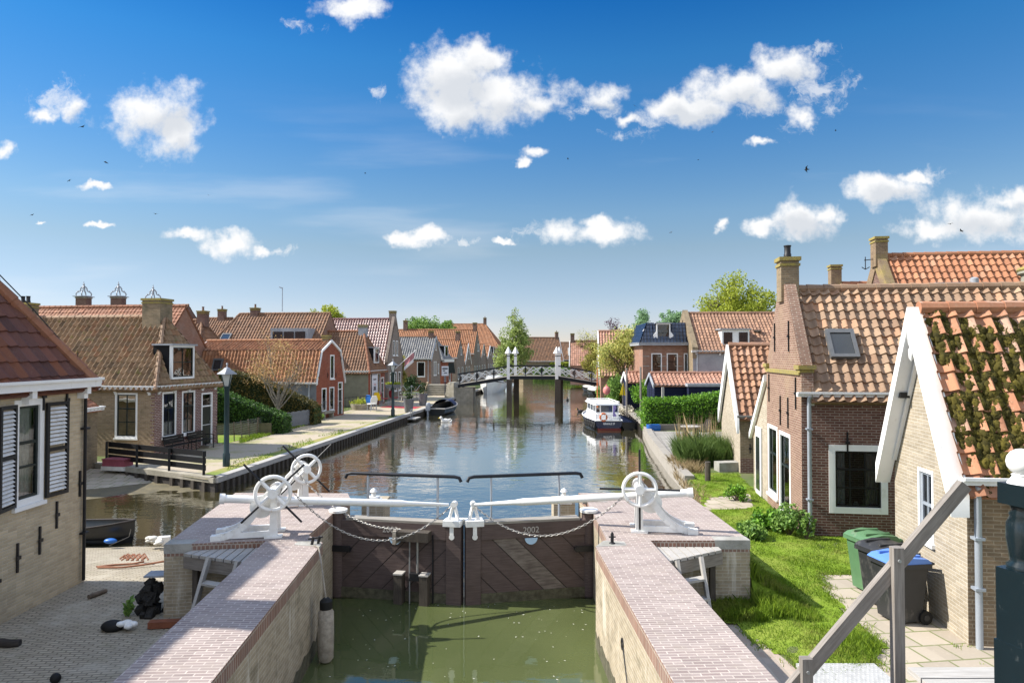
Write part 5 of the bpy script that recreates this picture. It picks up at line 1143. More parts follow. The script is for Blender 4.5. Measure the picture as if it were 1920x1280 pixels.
# lean-to wing at its far side
m = MB(); m.flat([H.at(0, .02, -.1), H.at(-2.0, .02, -.1), H.at(-2.0, .02, 1.86), H.at(0, .02, 3.6)]); m.poly([H.at(-2.0, .02, -.1), H.at(-2.0, 4, -.1), H.at(-2.0, 4, 1.86), H.at(-2.0, .02, 1.86)]); m.build('lean_to_wall', 'brick_cream', H.root)
m = MB(); tiles(m, H.at(-2.15, .0, 1.8), H.at(-2.15, 4.2, 1.8), H.at(0, 0, 3.72), H.at(0, 4.2, 3.72), .25, .3, .05, .03, 5, 82); m.build('lean_to_roof', 'tile_brick', H.root)
m = MB(); p, q = H.at(-2.2, 0, 1.72), H.at(0, 0, 3.68); n = -H.B*.09; up = V3((0,0,.2)); m.hexa([p, q, q+n, p+n, p+up, q+up, q+n+up, p+n+up]); m.build('verge_board', 'white', H.root)
m = MB(); m.hexa([H.at(a, b, z) for z in (.1, 2.2) for a, b in ((-1.5, -.03), (-.75, -.03), (-.75, .01), (-1.5, .01))]); d_ = m.build('side_door', 'white_trim', H.root); m = MB(); m.hexa([H.at(a, b, z) for z in (.25, 1.9) for a, b in ((-1.38, -.045), (-.87, -.045), (-.87, -.031), (-1.38, -.031))]); m.build('pane', 'pane_far', d_)
# --- small orange tiled house behind
H = House('small_brick_house', 'small house with rough orange tiles and white verge behind the lawn', 'house', (9.04, 29.5), AR, 4.14, 6, 2.2, 4.8, z0=RZ)
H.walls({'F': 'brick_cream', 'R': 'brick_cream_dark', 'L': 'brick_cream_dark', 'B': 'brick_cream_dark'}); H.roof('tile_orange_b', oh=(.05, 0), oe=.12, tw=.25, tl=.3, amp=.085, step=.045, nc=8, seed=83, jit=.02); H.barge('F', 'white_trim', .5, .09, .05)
H.gutter('R', 'galv', h=.09, d=.11); H.pipe('R', .55, 0, 2.1, 'metal_grey', .045); H.anchors('R', [(1.5, 1.85), (.35, 1.0)], .35)
m = MB(); H.fbox(m, 'R', 0, 6, -.1, .62, .002, .02); m.build('plinth', 'brick_brown', H.root); m = MB(); m.box(H.P('R', .45, 1.95, .14), (.22, .2, .26), H.yaw); m.build('rain_hopper', 'metal_grey', H.root)
# --- nearest cream gable with mossy roof
H = House('brick_gable_house', 'nearest right house with cream brick gable, broad white verge boards and mossy orange roof', 'house', (7.23, 12.94), (-.13, -1), 2.56, 4.2, 2.62, 5.22, z0=RZ)
wpx(H, 'F', 1719, 1748, 879, 1012, cols=2, rows=2, split=[.5], fw=.06, sash='metal_grey', sill=True)
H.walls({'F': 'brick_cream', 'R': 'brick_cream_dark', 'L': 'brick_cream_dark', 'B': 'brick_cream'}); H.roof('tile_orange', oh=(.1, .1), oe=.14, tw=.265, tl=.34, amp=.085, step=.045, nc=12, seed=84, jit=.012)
H.barge('F', 'white', .3, .26, .03)
m = MB()
for k in (0, 1):   # inner soffit moulding
    u0, u1 = (.12, H.w/2) if k == 0 else (H.w-.12, H.w/2); p0, p1 = H.P('F', u0, 2.5, .01), H.P('F', u1, 4.72, .01); n = H.P('F', 0, 0, .07)-H.P('F', 0, 0); up = V3((0,0,.09)); m.hexa([p0, p1, p1+n, p0+n, p0+up, p1+up, p1+n+up, p0+n+up])
m.build('verge_moulding', 'white_trim', H.root)
m = MB(); c = H.P('F', H.w/2, 0, .22)
m.lathe([(.01, 4.36), (.045, 4.42), (.05, 4.55), (.03, 4.6), (.055, 4.68), (.06, 4.85), (.02, 4.95)], c, 10); m.build('gable_finial', 'white', H.root)
m = MB(); m.box(H.P('F', .72, 3.75, .12), (.1, .16, .1), H.yaw); m.tube([H.P('F', .72, 3.75, .03), H.P('F', .72, 3.75, .2)], .02, 6); m.build('wall_lamp', 'iron_black', H.root)
H.gutter('R', 'white_trim', h=.1, d=.16); H.pipe('R', H.upx('R', 1823), .05, 2.5, 'metal_grey', .05, .1)
m = MB(); q = [(0, 0), (.3, .02), (.3, -.06), (.26, -.1), (.28, -.2), (.22, -.28), (.23, -.34), (.12, -.42), (.05, -.5), (0, -.5)]
m.plate([H.P('R', .62, 2.45+z, .08+u) for u, z in q], H.B*.06); m.build('canopy_bracket', 'white', H.root)
m = MB(); H.fbox(m, 'R', .72, 1.6, .0, 2.1, .004, .03); d_ = m.build('door', 'metal_grey', H.root); m = MB(); H.fbox(m, 'R', .8, 1.5, 1.0, 1.9, .031, .036); m.build('pane', 'pane_far', d_)
# moss lumps in the tile valleys
rg = np.random.default_rng(12); m = MB(); (a0, z0), (a1, z1) = H.e, (H.w/2, H.rz); p0 = H.at(H.w-a0, 0, z0); V_ = H.at(H.w-a1, 0, z1)-p0; vl = V_.length; vd = V_.normalized(); n_ = H.B.cross(vd); n_ = n_ if n_.z > 0 else -n_
lump = []
pt = [(rg.uniform(.1, 4.0), rg.uniform(.06, .85), rg.uniform(.25, .65)) for _ in range(27)]
for i in range(3600):
    b, t = rg.uniform(.0, 4.1), rg.uniform(.03, .96)
    dn = max(1-math.hypot(b-pb, (t-tq)*vl)/rr for pb, tq, rr in pt)+rg.normal(0, .22)-.35*max(0, t-.7)/.3
    if dn-.5*(b > 1.5 and t > .72)-.6*max(0, .25-b) < .02: continue
    fb_ = ((b+.1)/.265) % 1; hgt = .085*(.5+.5*math.cos(2*math.pi*fb_**.8))**1.35
    if rg.random() < .55*hgt/.085: continue
    c0 = p0+H.B*b+vd*(t*vl)+n_*(hgt+.008); R_ = Matrix((tuple(H.B), tuple(vd), tuple(n_))).transposed(); lump.append(c0)
    for _ in range(8):
        c = c0+H.B*rg.normal(0, .035)+vd*rg.normal(0, .045); r = rg.uniform(.018, .056); V = []
        for j in range(5):
            ph = math.pi/2*j/4
            for k in range(8):
                th = 2*math.pi*k/8; q = r*(1+rg.normal(0, .22)); V.append(tuple(c+R_@V3((q*1.3*math.cos(th)*math.cos(ph), q*1.5*math.sin(th)*math.cos(ph), q*.6*math.sin(ph)-.012))))
        F = [(j*8+k, j*8+(k+1) % 8, (j+1)*8+(k+1) % 8, (j+1)*8+k) for j in range(4) for k in range(8)]; m.add(V, F, np.full((len(F)*4, 2), rg.uniform(0, .9)))
leafcards(m, [tuple(c+n_*.02) for c in lump], np.full(len(lump), .04), 14, .013, rg)
tag(m.build('moss', 'moss', H.roofo), kind='stuff')
# --- large orange roof behind at the right
H = House('large_house', 'large bright orange tiled house rising behind at the right edge', 'house', (16.4, 33), AR, 6.4, 9, 4.4, 8.75, z0=RZ)
H.walls('brick_brown'); H.roof('tile_bigor', oh=(-.2, 0), tw=.29, tl=.36, amp=.09, step=.045, nc=8, seed=85)
w_ = H.w; m = MB()
for sg in (0, 1):
    f = (lambda a: a) if sg else (lambda a: w_-a); m.hexa([H.at(f(a), b, z) for b in (-.05, .3) for a, z in ((-.1, 3.9), (-.1, 4.75), (w_/2, 9.0), (w_/2, 8.2))])
m.build('gable_parapet', 'brick_lich', H.root); H.chimney(w_/2, .12, .6, .5, 8.3, 9.5, 'brick_lich', pots=0)
m = MB(); m.tube([H.at(w_/2, -.5, 8.6), H.at(w_/2, 0, 8.65)], .02, 5); m.tube([H.at(w_/2, -.45, 8.75), H.at(w_/2, -.45, 8.2)], .02, 5); m.tube([H.at(w_/2, -.6, 8.3), H.at(w_/2, -.45, 8.2), H.at(w_/2, -.28, 8.3)], .02, 5); m.build('iron_anchor', 'iron_black', H.root)
u = H.upx('R', 1813); H.chimney(w_-1.1, u-.2, .62, .9, 5.4, 6.95, 'block_grey', cap='block_grey', pots=0)
m = MB(); c = H.at(w_-1.1, u-.2, 7.3); m.box(c, (1.1, 1.3, .06), H.yaw)
for i in (-1, 1):
    for j in (-1, 1): m.box(c+H.A*(.25*i)+H.B*(.35*j)-V3((0,0,.15)), (.05, .05, .26), H.yaw)
m.build('chimney_slab', 'lead', H.root)
u = H.upx('R', 1878); m = MB(); c = H.at(w_-1.9, u, 0); m.lathe([(.12, 6.5), (.12, 7.4), (.16, 7.42), (.16, 7.6), (.09, 7.65)], c, 12); m.build('flue_pipe', 'lead', H.root)
H = House('side_house', 'narrow roof and thin chimney just left of the bright orange roof', 'house', (16.6, 37), AR, 5, 8, 4, 8.0, z0=RZ); H.walls('brick_brown'); H.roof('tile_bigor', tw=.29, tl=.36, amp=.07, nc=5, seed=86); H.chimney(2.5, .1, .5, .5, 7.5, 8.9, 'brick_lich', pots=0)
# --- mansard house
H = House('mansard_house', 'brown brick house with glossy black mansard roof and scrolled white dormer', 'house', (9.95, 52), (1, -.03), 3.6, 6, 5.25, 6.9, z0=RZ)
for a, b in ((1221, 1241), (1250, 1271)): wpx(H, 'F', a, b, 662, 702, cols=1, split=[.62], frame='white_trim')
wpx(H, 'F', 1282, 1290, 662, 705, cols=1, split=[.62], frame='white_trim')
H.window('F', .9, .9, 1.0, 1.5); H.window('F', 2.6, .9, 1.0, 1.5)
H.walls('brick_mid', gable=(0, 0))
m = MB()
for z in (3.55, 4.3): H.fbox(m, 'F', 0, .5, z, z+.06, .002, .008); H.fbox(m, 'F', 1.15, 1.75, z, z+.06, .002, .008); H.fbox(m, 'F', 2.45, 3.0, z, z+.06, .002, .008)
m.build('stone_bands', 'stone_cap', H.root)
m = MB(); e, i_ = .25, .42
c0 = [H.at(a, b, 5.35) for a, b in ((-e, -e), (H.w+.05, -e), (H.w+.05, 6.2), (-e, 6.2))]; c1 = [H.at(a, b, 6.9) for a, b in ((i_, i_), (H.w+.05, i_), (H.w+.05, 6-i_), (i_, 6-i_))]
tiles(m, c0[0], c0[1], c1[0], c1[1], .25, .3, .04, .025, 4, 87); tiles(m, c0[3], c0[0], c1[3], c1[0], .25, .3, .04, .025, 4, 88); m.flat(c1); H.roofo = m.build('mansard_roof', 'tile_blue', H.root)
H.gutter('F', 'lead', h=.2, d=.4, z=5.36, u0=-.35, u1=3.65); H.gutter('L', 'lead', h=.2, d=.35, z=5.36)
d_ = H.dormer_hip('F', (H.upx('F', 1233)+H.upx('F', 1254))/2, 5.4, 1.05, 1.42, depth=.9, o=.12, cols=1, rows=2)
u = (H.upx('F', 1233)+H.upx('F', 1254))/2; m = MB()
for sg in (-1, 1): m.plate([H.P('F', u+sg*(.5+x), 5.4+z, .1) for x, z in ((0, 0), (.42, 0), (.42, .14), (.3, .22), (.22, .4), (.26, .52), (.16, .66), (.04, .8), (0, 1.1))], H.B*.1)
m.build('dormer_scrolls', 'white', d_)
# --- big roof beside it
H = House('large_house', 'broad brown-orange roof with white box dormer above pale grey block wall', 'house', (13.6, 57), (-.05, -1), 7, 9, 4.75, 7.65, z0=RZ)
H.walls({'F': 'brick_ydark', 'R': 'block_grey', 'L': 'brick_mid', 'B': 'brick_mid'}); H.roof('tile_pinkbrown', oh=(-.2, 0), tw=.26, tl=.33, amp=.08, nc=5, seed=89); H.gutter('R', brackets=6); H.pipe('R', .3, 0, 4.6)
m = MB()
for sg in (0, 1):
    f = (lambda a: a) if sg else (lambda a: 7-a); m.hexa([H.at(f(a), b, z) for b in (-.05, .35) for a, z in ((-.1, 4.2), (-.1, 5.0), (3.5, 7.95), (3.5, 7.2))])
m.build('gable_parapet', 'brick_ydark', H.root)
u0, u1 = H.upx('R', 1357), H.upx('R', 1409); m = MB(); m.hexa([H.at(a, b, z) for z in (5.1, 6.3) for a, b in ((6.5, u0), (6.5, u1), (4.2, u1), (4.2, u0))]); d_ = m.build('dormer', 'white', H.root)
for p, q in ((.06, .38), (.62, .94)):
    m = MB(); m.hexa([H.at(a, u0+(u1-u0)*b, z) for z in (5.25, 6.1) for a, b in ((6.54, p), (6.54, q), (6.502, q), (6.502, p))])
    m.build('pane', 'pane_far', d_)
m = MB(); m.hexa([H.at(a, b, z) for z in (6.301, 6.38) for a, b in ((6.65, u0-.15), (6.65, u1+.15), (4.2, u1+.15), (4.2, u0-.15))]); m.build('dormer_roof', 'lead', d_)
m = MB(); m.lathe([(.02, 0), (.25, .06), (.33, .14)], H.at(5.4, u1+.9, 6.15), 12); m.tube([H.at(5.4, u1+.9, 5.6), H.at(5.4, u1+.9, 6.2)], .03, 6); m.build('satellite_dish', 'lead', H.root)
# --- pinkish roofs behind the garden trees
H = House('tiled_house', 'pinkish tiled house with white verge board behind the garden trees', 'house', (8.75, 69), (-.1, -1), 7.2, 7, 2.7, 6.65, z0=RZ); H.walls('brick_mid'); H.roof('tile_pink', oh=(.1, 0), tw=.27, tl=.34, amp=.08, nc=5, seed=90); H.barge('F', 'white', .25, .1, .1)
H = House('tiled_house', 'far pinkish gable roof with dark chimney left of the garden trees', 'house', (9.3, 108), (-.1, -1), 6, 7, 3, 6.5, z0=RZ); H.walls('brick_mid'); H.roof('tile_pink', tw=.3, tl=.36, nc=4, seed=91); H.chimney(3, .3, .6, .6, 6, 7.6, 'brick_brown', pots=0); H.barge('F', 'white_trim', .2, .1, .1)
# --- dark sheds
H = House('garden_shed', 'dark blue board shed with pink tiled roof and small white window', 'shed', (9.75, 49.4), (0, -1), 2.6, 6.5, 2.42, 3.12, z0=RZ); H.walls('board_blue'); H.roof('tile_pink', tw=.27, tl=.34, amp=.08, nc=6, seed=92); H.gutter('R', 'lead', h=.12, d=.1); H.barge('F', 'lead', .16, .08, .05)
u0 = H.upx('R', 1286); m = MB(); m.hexa([H.at(a, b, z) for z in (-.1, 2.3) for a, b in ((2.602, u0), (3.3, u0), (3.3, 6.5), (2.602, 6.5))]); m.build('shed_bay', 'board_blue', H.root); m = MB(); m.hexa([H.at(a, b, z) for z in (2.301, 2.5) for a, b in ((2.74, u0-.1), (3.4, u0-.1), (3.4, 6.6), (2.74, 6.6))]); m.build('bay_fascia', 'lead', H.root)
wa, wb = H.upx('R', 1322)*.985, H.upx('R', 1343)*.985; m = MB()
for a, b, c, d in ((wa, wb, 1.85, 1.93), (wa, wb, 1.2, 1.28), (wa, wa+.08, 1.28, 1.85), (wb-.08, wb, 1.28, 1.85), ((wa+wb)/2-.03, (wa+wb)/2+.03, 1.28, 1.85)): m.hexa([H.at(x, y, z) for z in (c, d) for x, y in ((3.302, a), (3.35, a), (3.35, b), (3.302, b))])
wd = m.build('window', 'white', H.root); m = MB(); m.hexa([H.at(x, y, z) for z in (1.28, 1.85) for x, y in ((3.303, wa+.08), (3.32, wa+.08), (3.32, wb-.08), (3.303, wb-.08))]); m.build('pane', 'pane_far', wd)
m = MB(); m.box(H.at(3.1, u0-1.7, 1.1), (.16, .16, 2.3)); m.build('porch_post', 'wood_grey', H.root); m = MB()
for z in (.75, 1.15): m.bar(H.at(3.2, .6, z), H.at(3.2, u0-.1, z), .05, .06)
for i in range(9): q = H.at(3.2, .6+(u0-.7)*i/8, .65); m.box(q, (.04, .04, 1.1))
m.build('porch_rail', 'wood_grey', H.root)
H = House('garden_shed', 'low tiled lean-to shed behind the climbing shrubs beside the dark shed', 'shed', (8.9, 55), (0, -1), 2.4, 3.2, 2.4, 3.05, z0=RZ); H.walls('board_blue'); H.roof('tile_pink', tw=.27, tl=.34, amp=.08, nc=6, seed=93); H.barge('F', 'white', .16, .08, .05)
# ================================================================ lawns, plants, trees
def PG(L, z=RZ): return [tuple(G(px, py, z))[:2] for px, py in L]
LAWN = [(3.62, 10.6), (4.3, 9.4), (5.1, 9.7), (5.55, 10.3), (5.7, 11.6), (5.85, 12.8), (6.15, 13.7), (7.25, 13.6), (9.2, 13.25), (9.2, 16.38), (7.1, 16.65), (7.9, 22.6), (8.3, 25.2), (6.3, 25.6), (6.1, 23), (5.75, 20.8), (4.3, 16.2), (4.2, 11.9), (3.5, 11.9)]
PATCH = [(5.3, 19.3), (6.9, 19.6), (7.5, 21.6), (6.0, 21.0)]
def lz(x, y):
    d = np.hypot(np.maximum(0, np.maximum(x-4.15, 0)), np.maximum(0, np.maximum(12.0-y, y-16)))
    return RZ+.012+.5*np.clip(1-d/1.1, 0, 1)**1.3*np.where(y < 12.0, .25, 1)
rg = np.random.default_rng(77); gx = np.arange(3.3, 9.4, .18); gy = np.arange(9.2, 26, .18)
m = MB(); X, Y = np.meshgrid(gx, gy); Z = lz(X, Y)+rg.normal(0, .008, X.shape); P = np.stack([X, Y, Z], -1).reshape(-1, 3); k = len(gx)
F = []
ctr = inpoly((X[:-1, :-1]+.09).ravel(), (Y[:-1, :-1]+.09).ravel(), LAWN) & ~inpoly((X[:-1, :-1]+.09).ravel(), (Y[:-1, :-1]+.09).ravel(), PATCH)
idx = np.arange(len(ctr))[ctr]; j, i = idx//(k-1), idx % (k-1); F = np.stack([j*k+i, j*k+i+1, (j+1)*k+i+1, (j+1)*k+i], 1)
m.add(P, F); tag(m.build('lawn', 'grass_ground', smooth=True), kind='structure')
def scatter(poly, n, rng, ex=()):
    q = np.array(poly); x = rng.uniform(q[:, 0].min(), q[:, 0].max(), n); y = rng.uniform(q[:, 1].min(), q[:, 1].max(), n); ok = inpoly(x, y, poly)
    for e in ex: ok &= ~inpoly(x, y, e)
    return x[ok], y[ok]
m = MB(); x, y = scatter(LAWN, 150000, rg, (PATCH,)); cl = np.sin(x*3.1+1)*np.sin(y*2.3)+np.sin(x*7+y*5)*.5
edge = np.clip(1-np.hypot(x-5.2, y-10.2)/1.0, 0, 1)
h = (.04+.024*cl+.12*edge)*np.where(y > 15, .8, 1); blades(m, np.stack([x, y, lz(x, y)], 1), np.maximum(.02, h), rg, .006, .6)
x, y = rg.uniform(4.15, 5.2, 5000), rg.uniform(11.3, 13.5, 5000); d = np.clip(1-(x-4.1)/1.1, 0, 1); blades(m, np.stack([x, y, lz(x, y)], 1), .05+.25*d, rg, .007, .5)
x, y = rg.uniform(2.9, 4.2, 5200), rg.uniform(11.2, 12.0, 5200); blades(m, np.stack([x, y, np.full(len(x), RZ+.01)], 1), np.full(len(x), .2), rg, .007, .6)
EDGE = [((3.62, 10.6), (4.3, 9.4)), ((4.3, 9.4), (5.1, 9.7)), ((5.1, 9.7), (5.6, 10.5)), ((5.6, 10.5), (5.85, 12.8)), ((5.85, 12.8), (6.15, 13.7)), ((6.15, 13.7), (7.2, 13.95)), ((5.3, 10.4), (8, 10.3)), ((5.9, 12.4), (7.1, 12.2)), ((5.6, 8.5), (5.7, 11.5)), ((5.5, 9.3), (8, 9.2)), ((3.9, 9.5), (4.1, 6.5)), ((6.6, 8), (6.7, 11))]
for k_, (a_, b_) in enumerate(EDGE):
    n = 420 if k_ < 6 else 110; t = rg.random(n); sp = .09 if k_ < 6 else .02; x = a_[0]+(b_[0]-a_[0])*t+rg.normal(0, sp, n); y = a_[1]+(b_[1]-a_[1])*t+rg.normal(0, sp, n); c = np.sin(x*9+y*7)+np.sin(x*4-y*11) > (-.6 if k_ < 6 else .7)
    blades(m, np.stack([x[c], y[c], np.full(c.sum(), RZ+.005)], 1), np.full(c.sum(), .06 if k_ < 6 else .04), rg, .006, .9)
tag(m.build('grass', 'grass_blade'), kind='stuff')
# paving on the right
pv = [(5.0, 7.5), (8.6, 7.5), (8.6, 10.3), (6.9, 10.4), (7.3, 13.2), (7.2, 13.95), (6.1, 13.75), (5.8, 12.8), (5.65, 11.6), (5.5, 10.3), (5.0, 9.6)]
m = MB(.13); m.flat([(x, y, RZ+.006) for x, y in pv]); tag(m.build('paving', 'slab_paving'), kind='structure')
m = MB(1.57); m.flat([(x, y, RZ+.006) for x, y in [(2.3, 2), (4.0, 2), (4.0, 9.0), (3.95, 9.9), (3.5, 11.9), (2.3, 11.9)]]); tag(m.build('brick_path', 'path_brick'), kind='structure')
m = MB(.3); m.flat([(x, y, RZ+.008) for x, y in PATCH]); tag(m.build('garden_path', 'slab_paving'), kind='structure')
m = MB(); m.box((4.55, 9.05, RZ+.03), (1.1, 1.3, .05)); tag(m.build('metal_grating', 'tread_plate', None, org=(4.55, 9.05, RZ)) if 'tread_plate' in MATS else m.build('metal_grating', 'galv', None, org=(4.55, 9.05, RZ)), 'pale metal cover plate in the paving near the rail foot', 'cover plate')
# terrace beside the bank
m = MB(); m.flat([(x, y, RZ+.02) for x, y in [(6.6, 29.6), (8.6, 29.8), (14, 30), (14, 38.6), (8.3, 39.0), (7.75, 39.0)]]); tag(m.build('terrace', 'patio_stone'), kind='structure')
m = MB(); m.flat([(x, y, RZ+.06) for x, y in [(6.42, 28), (6.7, 28), (7.75, 36), (9.0, 47.5), (8.6, 47.5), (7.25, 36)]]); tag(m.build('timber_walk', 'wood_decks'), kind='structure')
m = MB(); m.flat([(x, y, RZ+.025) for x, y in [(8.3, 41.6), (13, 41.6), (13, 46.5), (8.8, 46.5)]]); tag(m.build('garden_deck', 'wood_decks'), kind='structure')
m = MB(); m.box((9.6, 39.6, .25), (3.4, .15, .35)); tag(m.build('planter_board', 'wood_rail', None, org=(9.6, 39.6, RZ)), 'low grey board edging in front of the clipped hedge', 'board')
hedge('hedge', 'bright green clipped box hedge beside the wooden terrace', [(7.9, 40.2, RZ, 1.72), (9.2, 40.3, RZ, 1.70), (10.6, 40.3, RZ, 1.80), (12.8, 40.3, RZ, 2.15)], (.05, 1.3, 0), 'leaf_box', .11, 420, 11, core='leaf_dark', wob=.13)
hedge('hedge', 'dark hedge sloping down towards the path behind the wire fence', [(-18.2, 38.2, 0, 2.9), (-16.4, 38.2, 0, 2.35), (-14.6, 38.3, 0, 1.6), (-12.9, 38.5, 0, .95)], (.1, 1.2, 0), 'leaf_hedge', .10, 260, 12)
hedge('hedge', 'rust-topped dark hedge sloping down along the red gambrel house', [(-18.5, 43.0, 0, 3.5), (-16.3, 43.0, 0, 3.0), (-14.4, 43.2, 0, 2.1), (-12.55, 43.3, 0, 1.15)], (.1, 1.4, 0), 'leaf_hedge_rust', .10, 260, 13)
# reeds
m = MB(); x, y = scatter([(6.6, 26.6), (9.0, 26.8), (9.0, 29.3), (6.9, 29.2)], 9000, rg); cl = np.sin(x*4+y*2)*.22+np.sin(x*9-y*5)*.15; blades(m, np.stack([x, y, np.full(len(x), RZ)], 1), .9+cl, rg, .011, .55); tag(m.build('green_reeds', 'reed_green'), kind='stuff')
m = MB(); x, y = scatter([(6.15, 25.4), (7.0, 25.3), (7.4, 27.8), (6.5, 28.3)], 3000, rg); blades(m, np.stack([x, y, np.full(len(x), RZ-.2)], 1), np.full(len(x), .55), rg, .01, .7)
x, y = scatter([(7.0, 28.6), (10.2, 29), (10.2, 31), (7.5, 31)], 380, rg); blades(m, np.stack([x, y, np.full(len(x), RZ)], 1), np.full(len(x), 1.7), rg, .014, .15); tag(m.build('dry_reeds', 'reed_dry'), kind='stuff')
m = MB(); x, y = scatter([(5.5, 20.5), (6.1, 20.8), (6.5, 25.5), (6.0, 25.5)], 900, rg); blades(m, np.stack([x, y, np.full(len(x), RZ-.15)], 1), np.full(len(x), .3), rg, .01, .8); tag(m.build('bank_grass', 'reed_dry'), kind='stuff')
# weeds along the brick house
def bush(name, lab, base, r, h, leaf, n, size, seed, cat='shrub', group=None, k=26):
    rg = np.random.default_rng(seed); root = thing(name, lab, cat, base, group); b = V3(base); m = MB(); t = MB(); C = []
    for i in range(k):
        a, q = rg.uniform(0, 6.28), math.sqrt(rg.random())*r; z = h*(.25+.75*rg.random())*(1-.35*(q/r)); C.append((b.x+q*math.cos(a), b.y+q*math.sin(a), b.z+z))
    leafcards(m, C, np.full(k, r*.22), n//k, size, rg)
    for c in C[::2]: t.tube([b+V3((0,0,-.03)), b.lerp(V3(c), .5)+V3((0,0,h*.08)), c], [.016, .011, .005], 5)
    t.build('stems', 'bark', root); m.build('foliage', leaf, root); return root
bush('weed_shrub', 'leafy green weeds at the near corner of the brown brick house', (6.75, 16.7, RZ), .32, .75, 'leaf_mid', 1300, .07, 31)
bush('weed_shrub', 'broad leafy weeds below the two tall gable windows', (6.45, 17.3, RZ), .36, .5, 'leaf_box', 1500, .08, 32)
bush('weed_shrub', 'light green weed clump by the far end of the lock paving', (5.75, 16.4, RZ), .3, .42, 'leaf_mid', 1200, .08, 33)
bush('weed_shrub', 'tall thin weed beside the drainpipe of the brown brick house', (7.0, 16.3, RZ), .16, .8, 'leaf_mid', 500, .06, 34)
bush('weed_shrub', 'small bush by the lean-to door past the garden path', (6.75, 20.6, RZ), .3, .5, 'leaf_box', 800, .07, 35)
# trees
tree('broad_tree', 'large round yellow-green tree rising behind the broad roof', (26.3, 80, 0), [(0, 0, 10.2, 4.4, 4, 2.9), (-1.9, 0, 9.6, 2.6, 3, 2.2), (2.3, 0, 9.9, 3, 3, 2.4), (0, 0, 12, 2.6, 2.5, 1.6)], 'leaf_bright', 160, 70, .24, .4, 41, csig=.5, th=7.5, nlimb=16, twig=True)
tree('background_tree', 'bluish green tree top showing behind the black mansard roof', (22.5, 95, 0), [(0, 0, 8.7, 2.5, 2, 1.8), (.6, 0, 10, 1.2, 1.2, 1)], 'leaf_bluegreen', 60, 70, .25, .25, 42, th=6)
tree('background_tree', 'sparse pointed blue-green tree above the pinkish roof', (16.6, 88, 0), [(0, 0, 7.6, 1.8, 1.6, 2.2), (.3, 0, 9.0, .8, .8, 1.3)], 'leaf_bluegreen', 46, 60, .22, .2, 43, th=5.5)
tree('background_tree', 'wispy purple leaved tree tip above the pinkish roof', (14.2, 96, 0), [(0, 0, 8.0, 1.2, 1, 1.3)], 'leaf_purple', 14, 40, .2, .12, 44, th=6.5)
tree('garden_tree', 'olive leaved garden tree with bent trunk before the pinkish roof', (9.6, 58, RZ), [(-.3, 0, 4.6, 2.3, 1.8, 1.6), (.6, 0, 5.4, 1.5, 1.4, 1.2), (-1.6, 0, 3.6, 1.2, 1.2, 1.1)], 'leaf_olive', 130, 75, .15, .17, 45, csig=.36, th=2.6, nlimb=14, twig=True)
bush('garden_bush', 'dense dark green bush under the olive tree by the bridge end', (9.9, 61, .1), 1.55, 2.8, 'leaf_mid', 7800, .16, 46, k=70)
bush('garden_bush', 'rounded green bush overhanging the right end of the footbridge', (9.1, 64.5, -.1), 1.0, 2.3, 'leaf_mid', 4200, .16, 47, k=46)
tree('garden_tree', 'yellow blossoming tree beyond the right end of the footbridge', (11.0, 92, 0), [(0, 0, 3.6, 1.5, 1.6, 2.0), (.6, 0, 5.5, 1.4, 1.2, 1.2), (-.5, 0, 2.6, 1, 1, 1)], 'leaf_gold', 80, 60, .2, .16, 48, th=2.2)
tree('garden_tree', 'green garden tree between the yellow tree and the olive tree', (11.4, 78, 0), [(0, 0, 3.2, 1.5, 1.4, 2.0), (.5, 0, 4.6, 1.2, 1.2, 1.3)], 'leaf_mid', 70, 60, .18, .16, 49, th=2)
tree('garden_tree', 'thin bare-topped tree against the far pinkish gable', (11.6, 104, 0), [(0, 0, 6.8, 2.2, 1.4, 1.5), (0, 0, 5.2, 1.6, 1.4, 1.4)], 'leaf_olive', 40, 22, .16, .14, 50, th=4.5, nlimb=16, twig=True)
tree('poplar', 'tall windswept poplar standing by the canal beyond the footbridge', (.4, 110, 0), [(-.3, 0, 4.0, 2.9, 2.4, 3.2), (.1, 0, 6.6, 2.5, 2.2, 2.6), (.1, 0, 9.3, 1.5, 1.4, 2.1), (.2, 0, 10.9, .7, .7, 1.2), (1.3, 0, 5.6, 1.7, 1.5, 2.2), (1.2, 0, 8.2, 1.1, 1.1, 1.6)], 'leaf_poplar', 230, 46, .24, .3, 51, csig=.38, th=6)
tree('background_tree', 'light green round tree top behind the purple tiled roof', (-27, 100, 0), [(0, 0, 9.8, 2.3, 2, 1.8), (.9, 0, 9.2, 1.6, 1.5, 1.5)], 'leaf_bright', 60, 70, .24, .25, 52, th=7)
tree('background_tree', 'wide green tree crown behind the far orange roofs', (-16.8, 132, 0), [(-1.2, 0, 9.3, 3.4, 2.5, 2.2), (3.2, 0, 9.2, 2.6, 2.5, 2.0)], 'leaf_mid', 110, 80, .3, .35, 53, csig=.5, th=7)
tree('bare_tree', 'nearly bare pale tree with rusty buds before the red gambrel house', (-13.9, 40.8, 0), [(-.2, 0, 3.9, 1.9, 1.5, 1.5), (.7, 0, 3.2, 1.5, 1.3, 1.0), (-.3, 0, 5.0, 1.2, 1, .9), (-1.2, 0, 3.4, 1.2, 1.2, 1)], 'leaf_bud', 120, 24, .08, .10, 54, csig=.3, bark='bark_pale', th=1.7, nlimb=13, twig=True)
tree('young_tree', 'slender yellow-leaved young tree beside the shiny grey roofed house', (-11.6, 71.5, 0), [(0, 0, 3.2, .45, .45, 1.5), (.2, 0, 2.2, .45, .4, .9)], 'leaf_gold', 34, 40, .14, .06, 55, csig=.16, th=2.2)
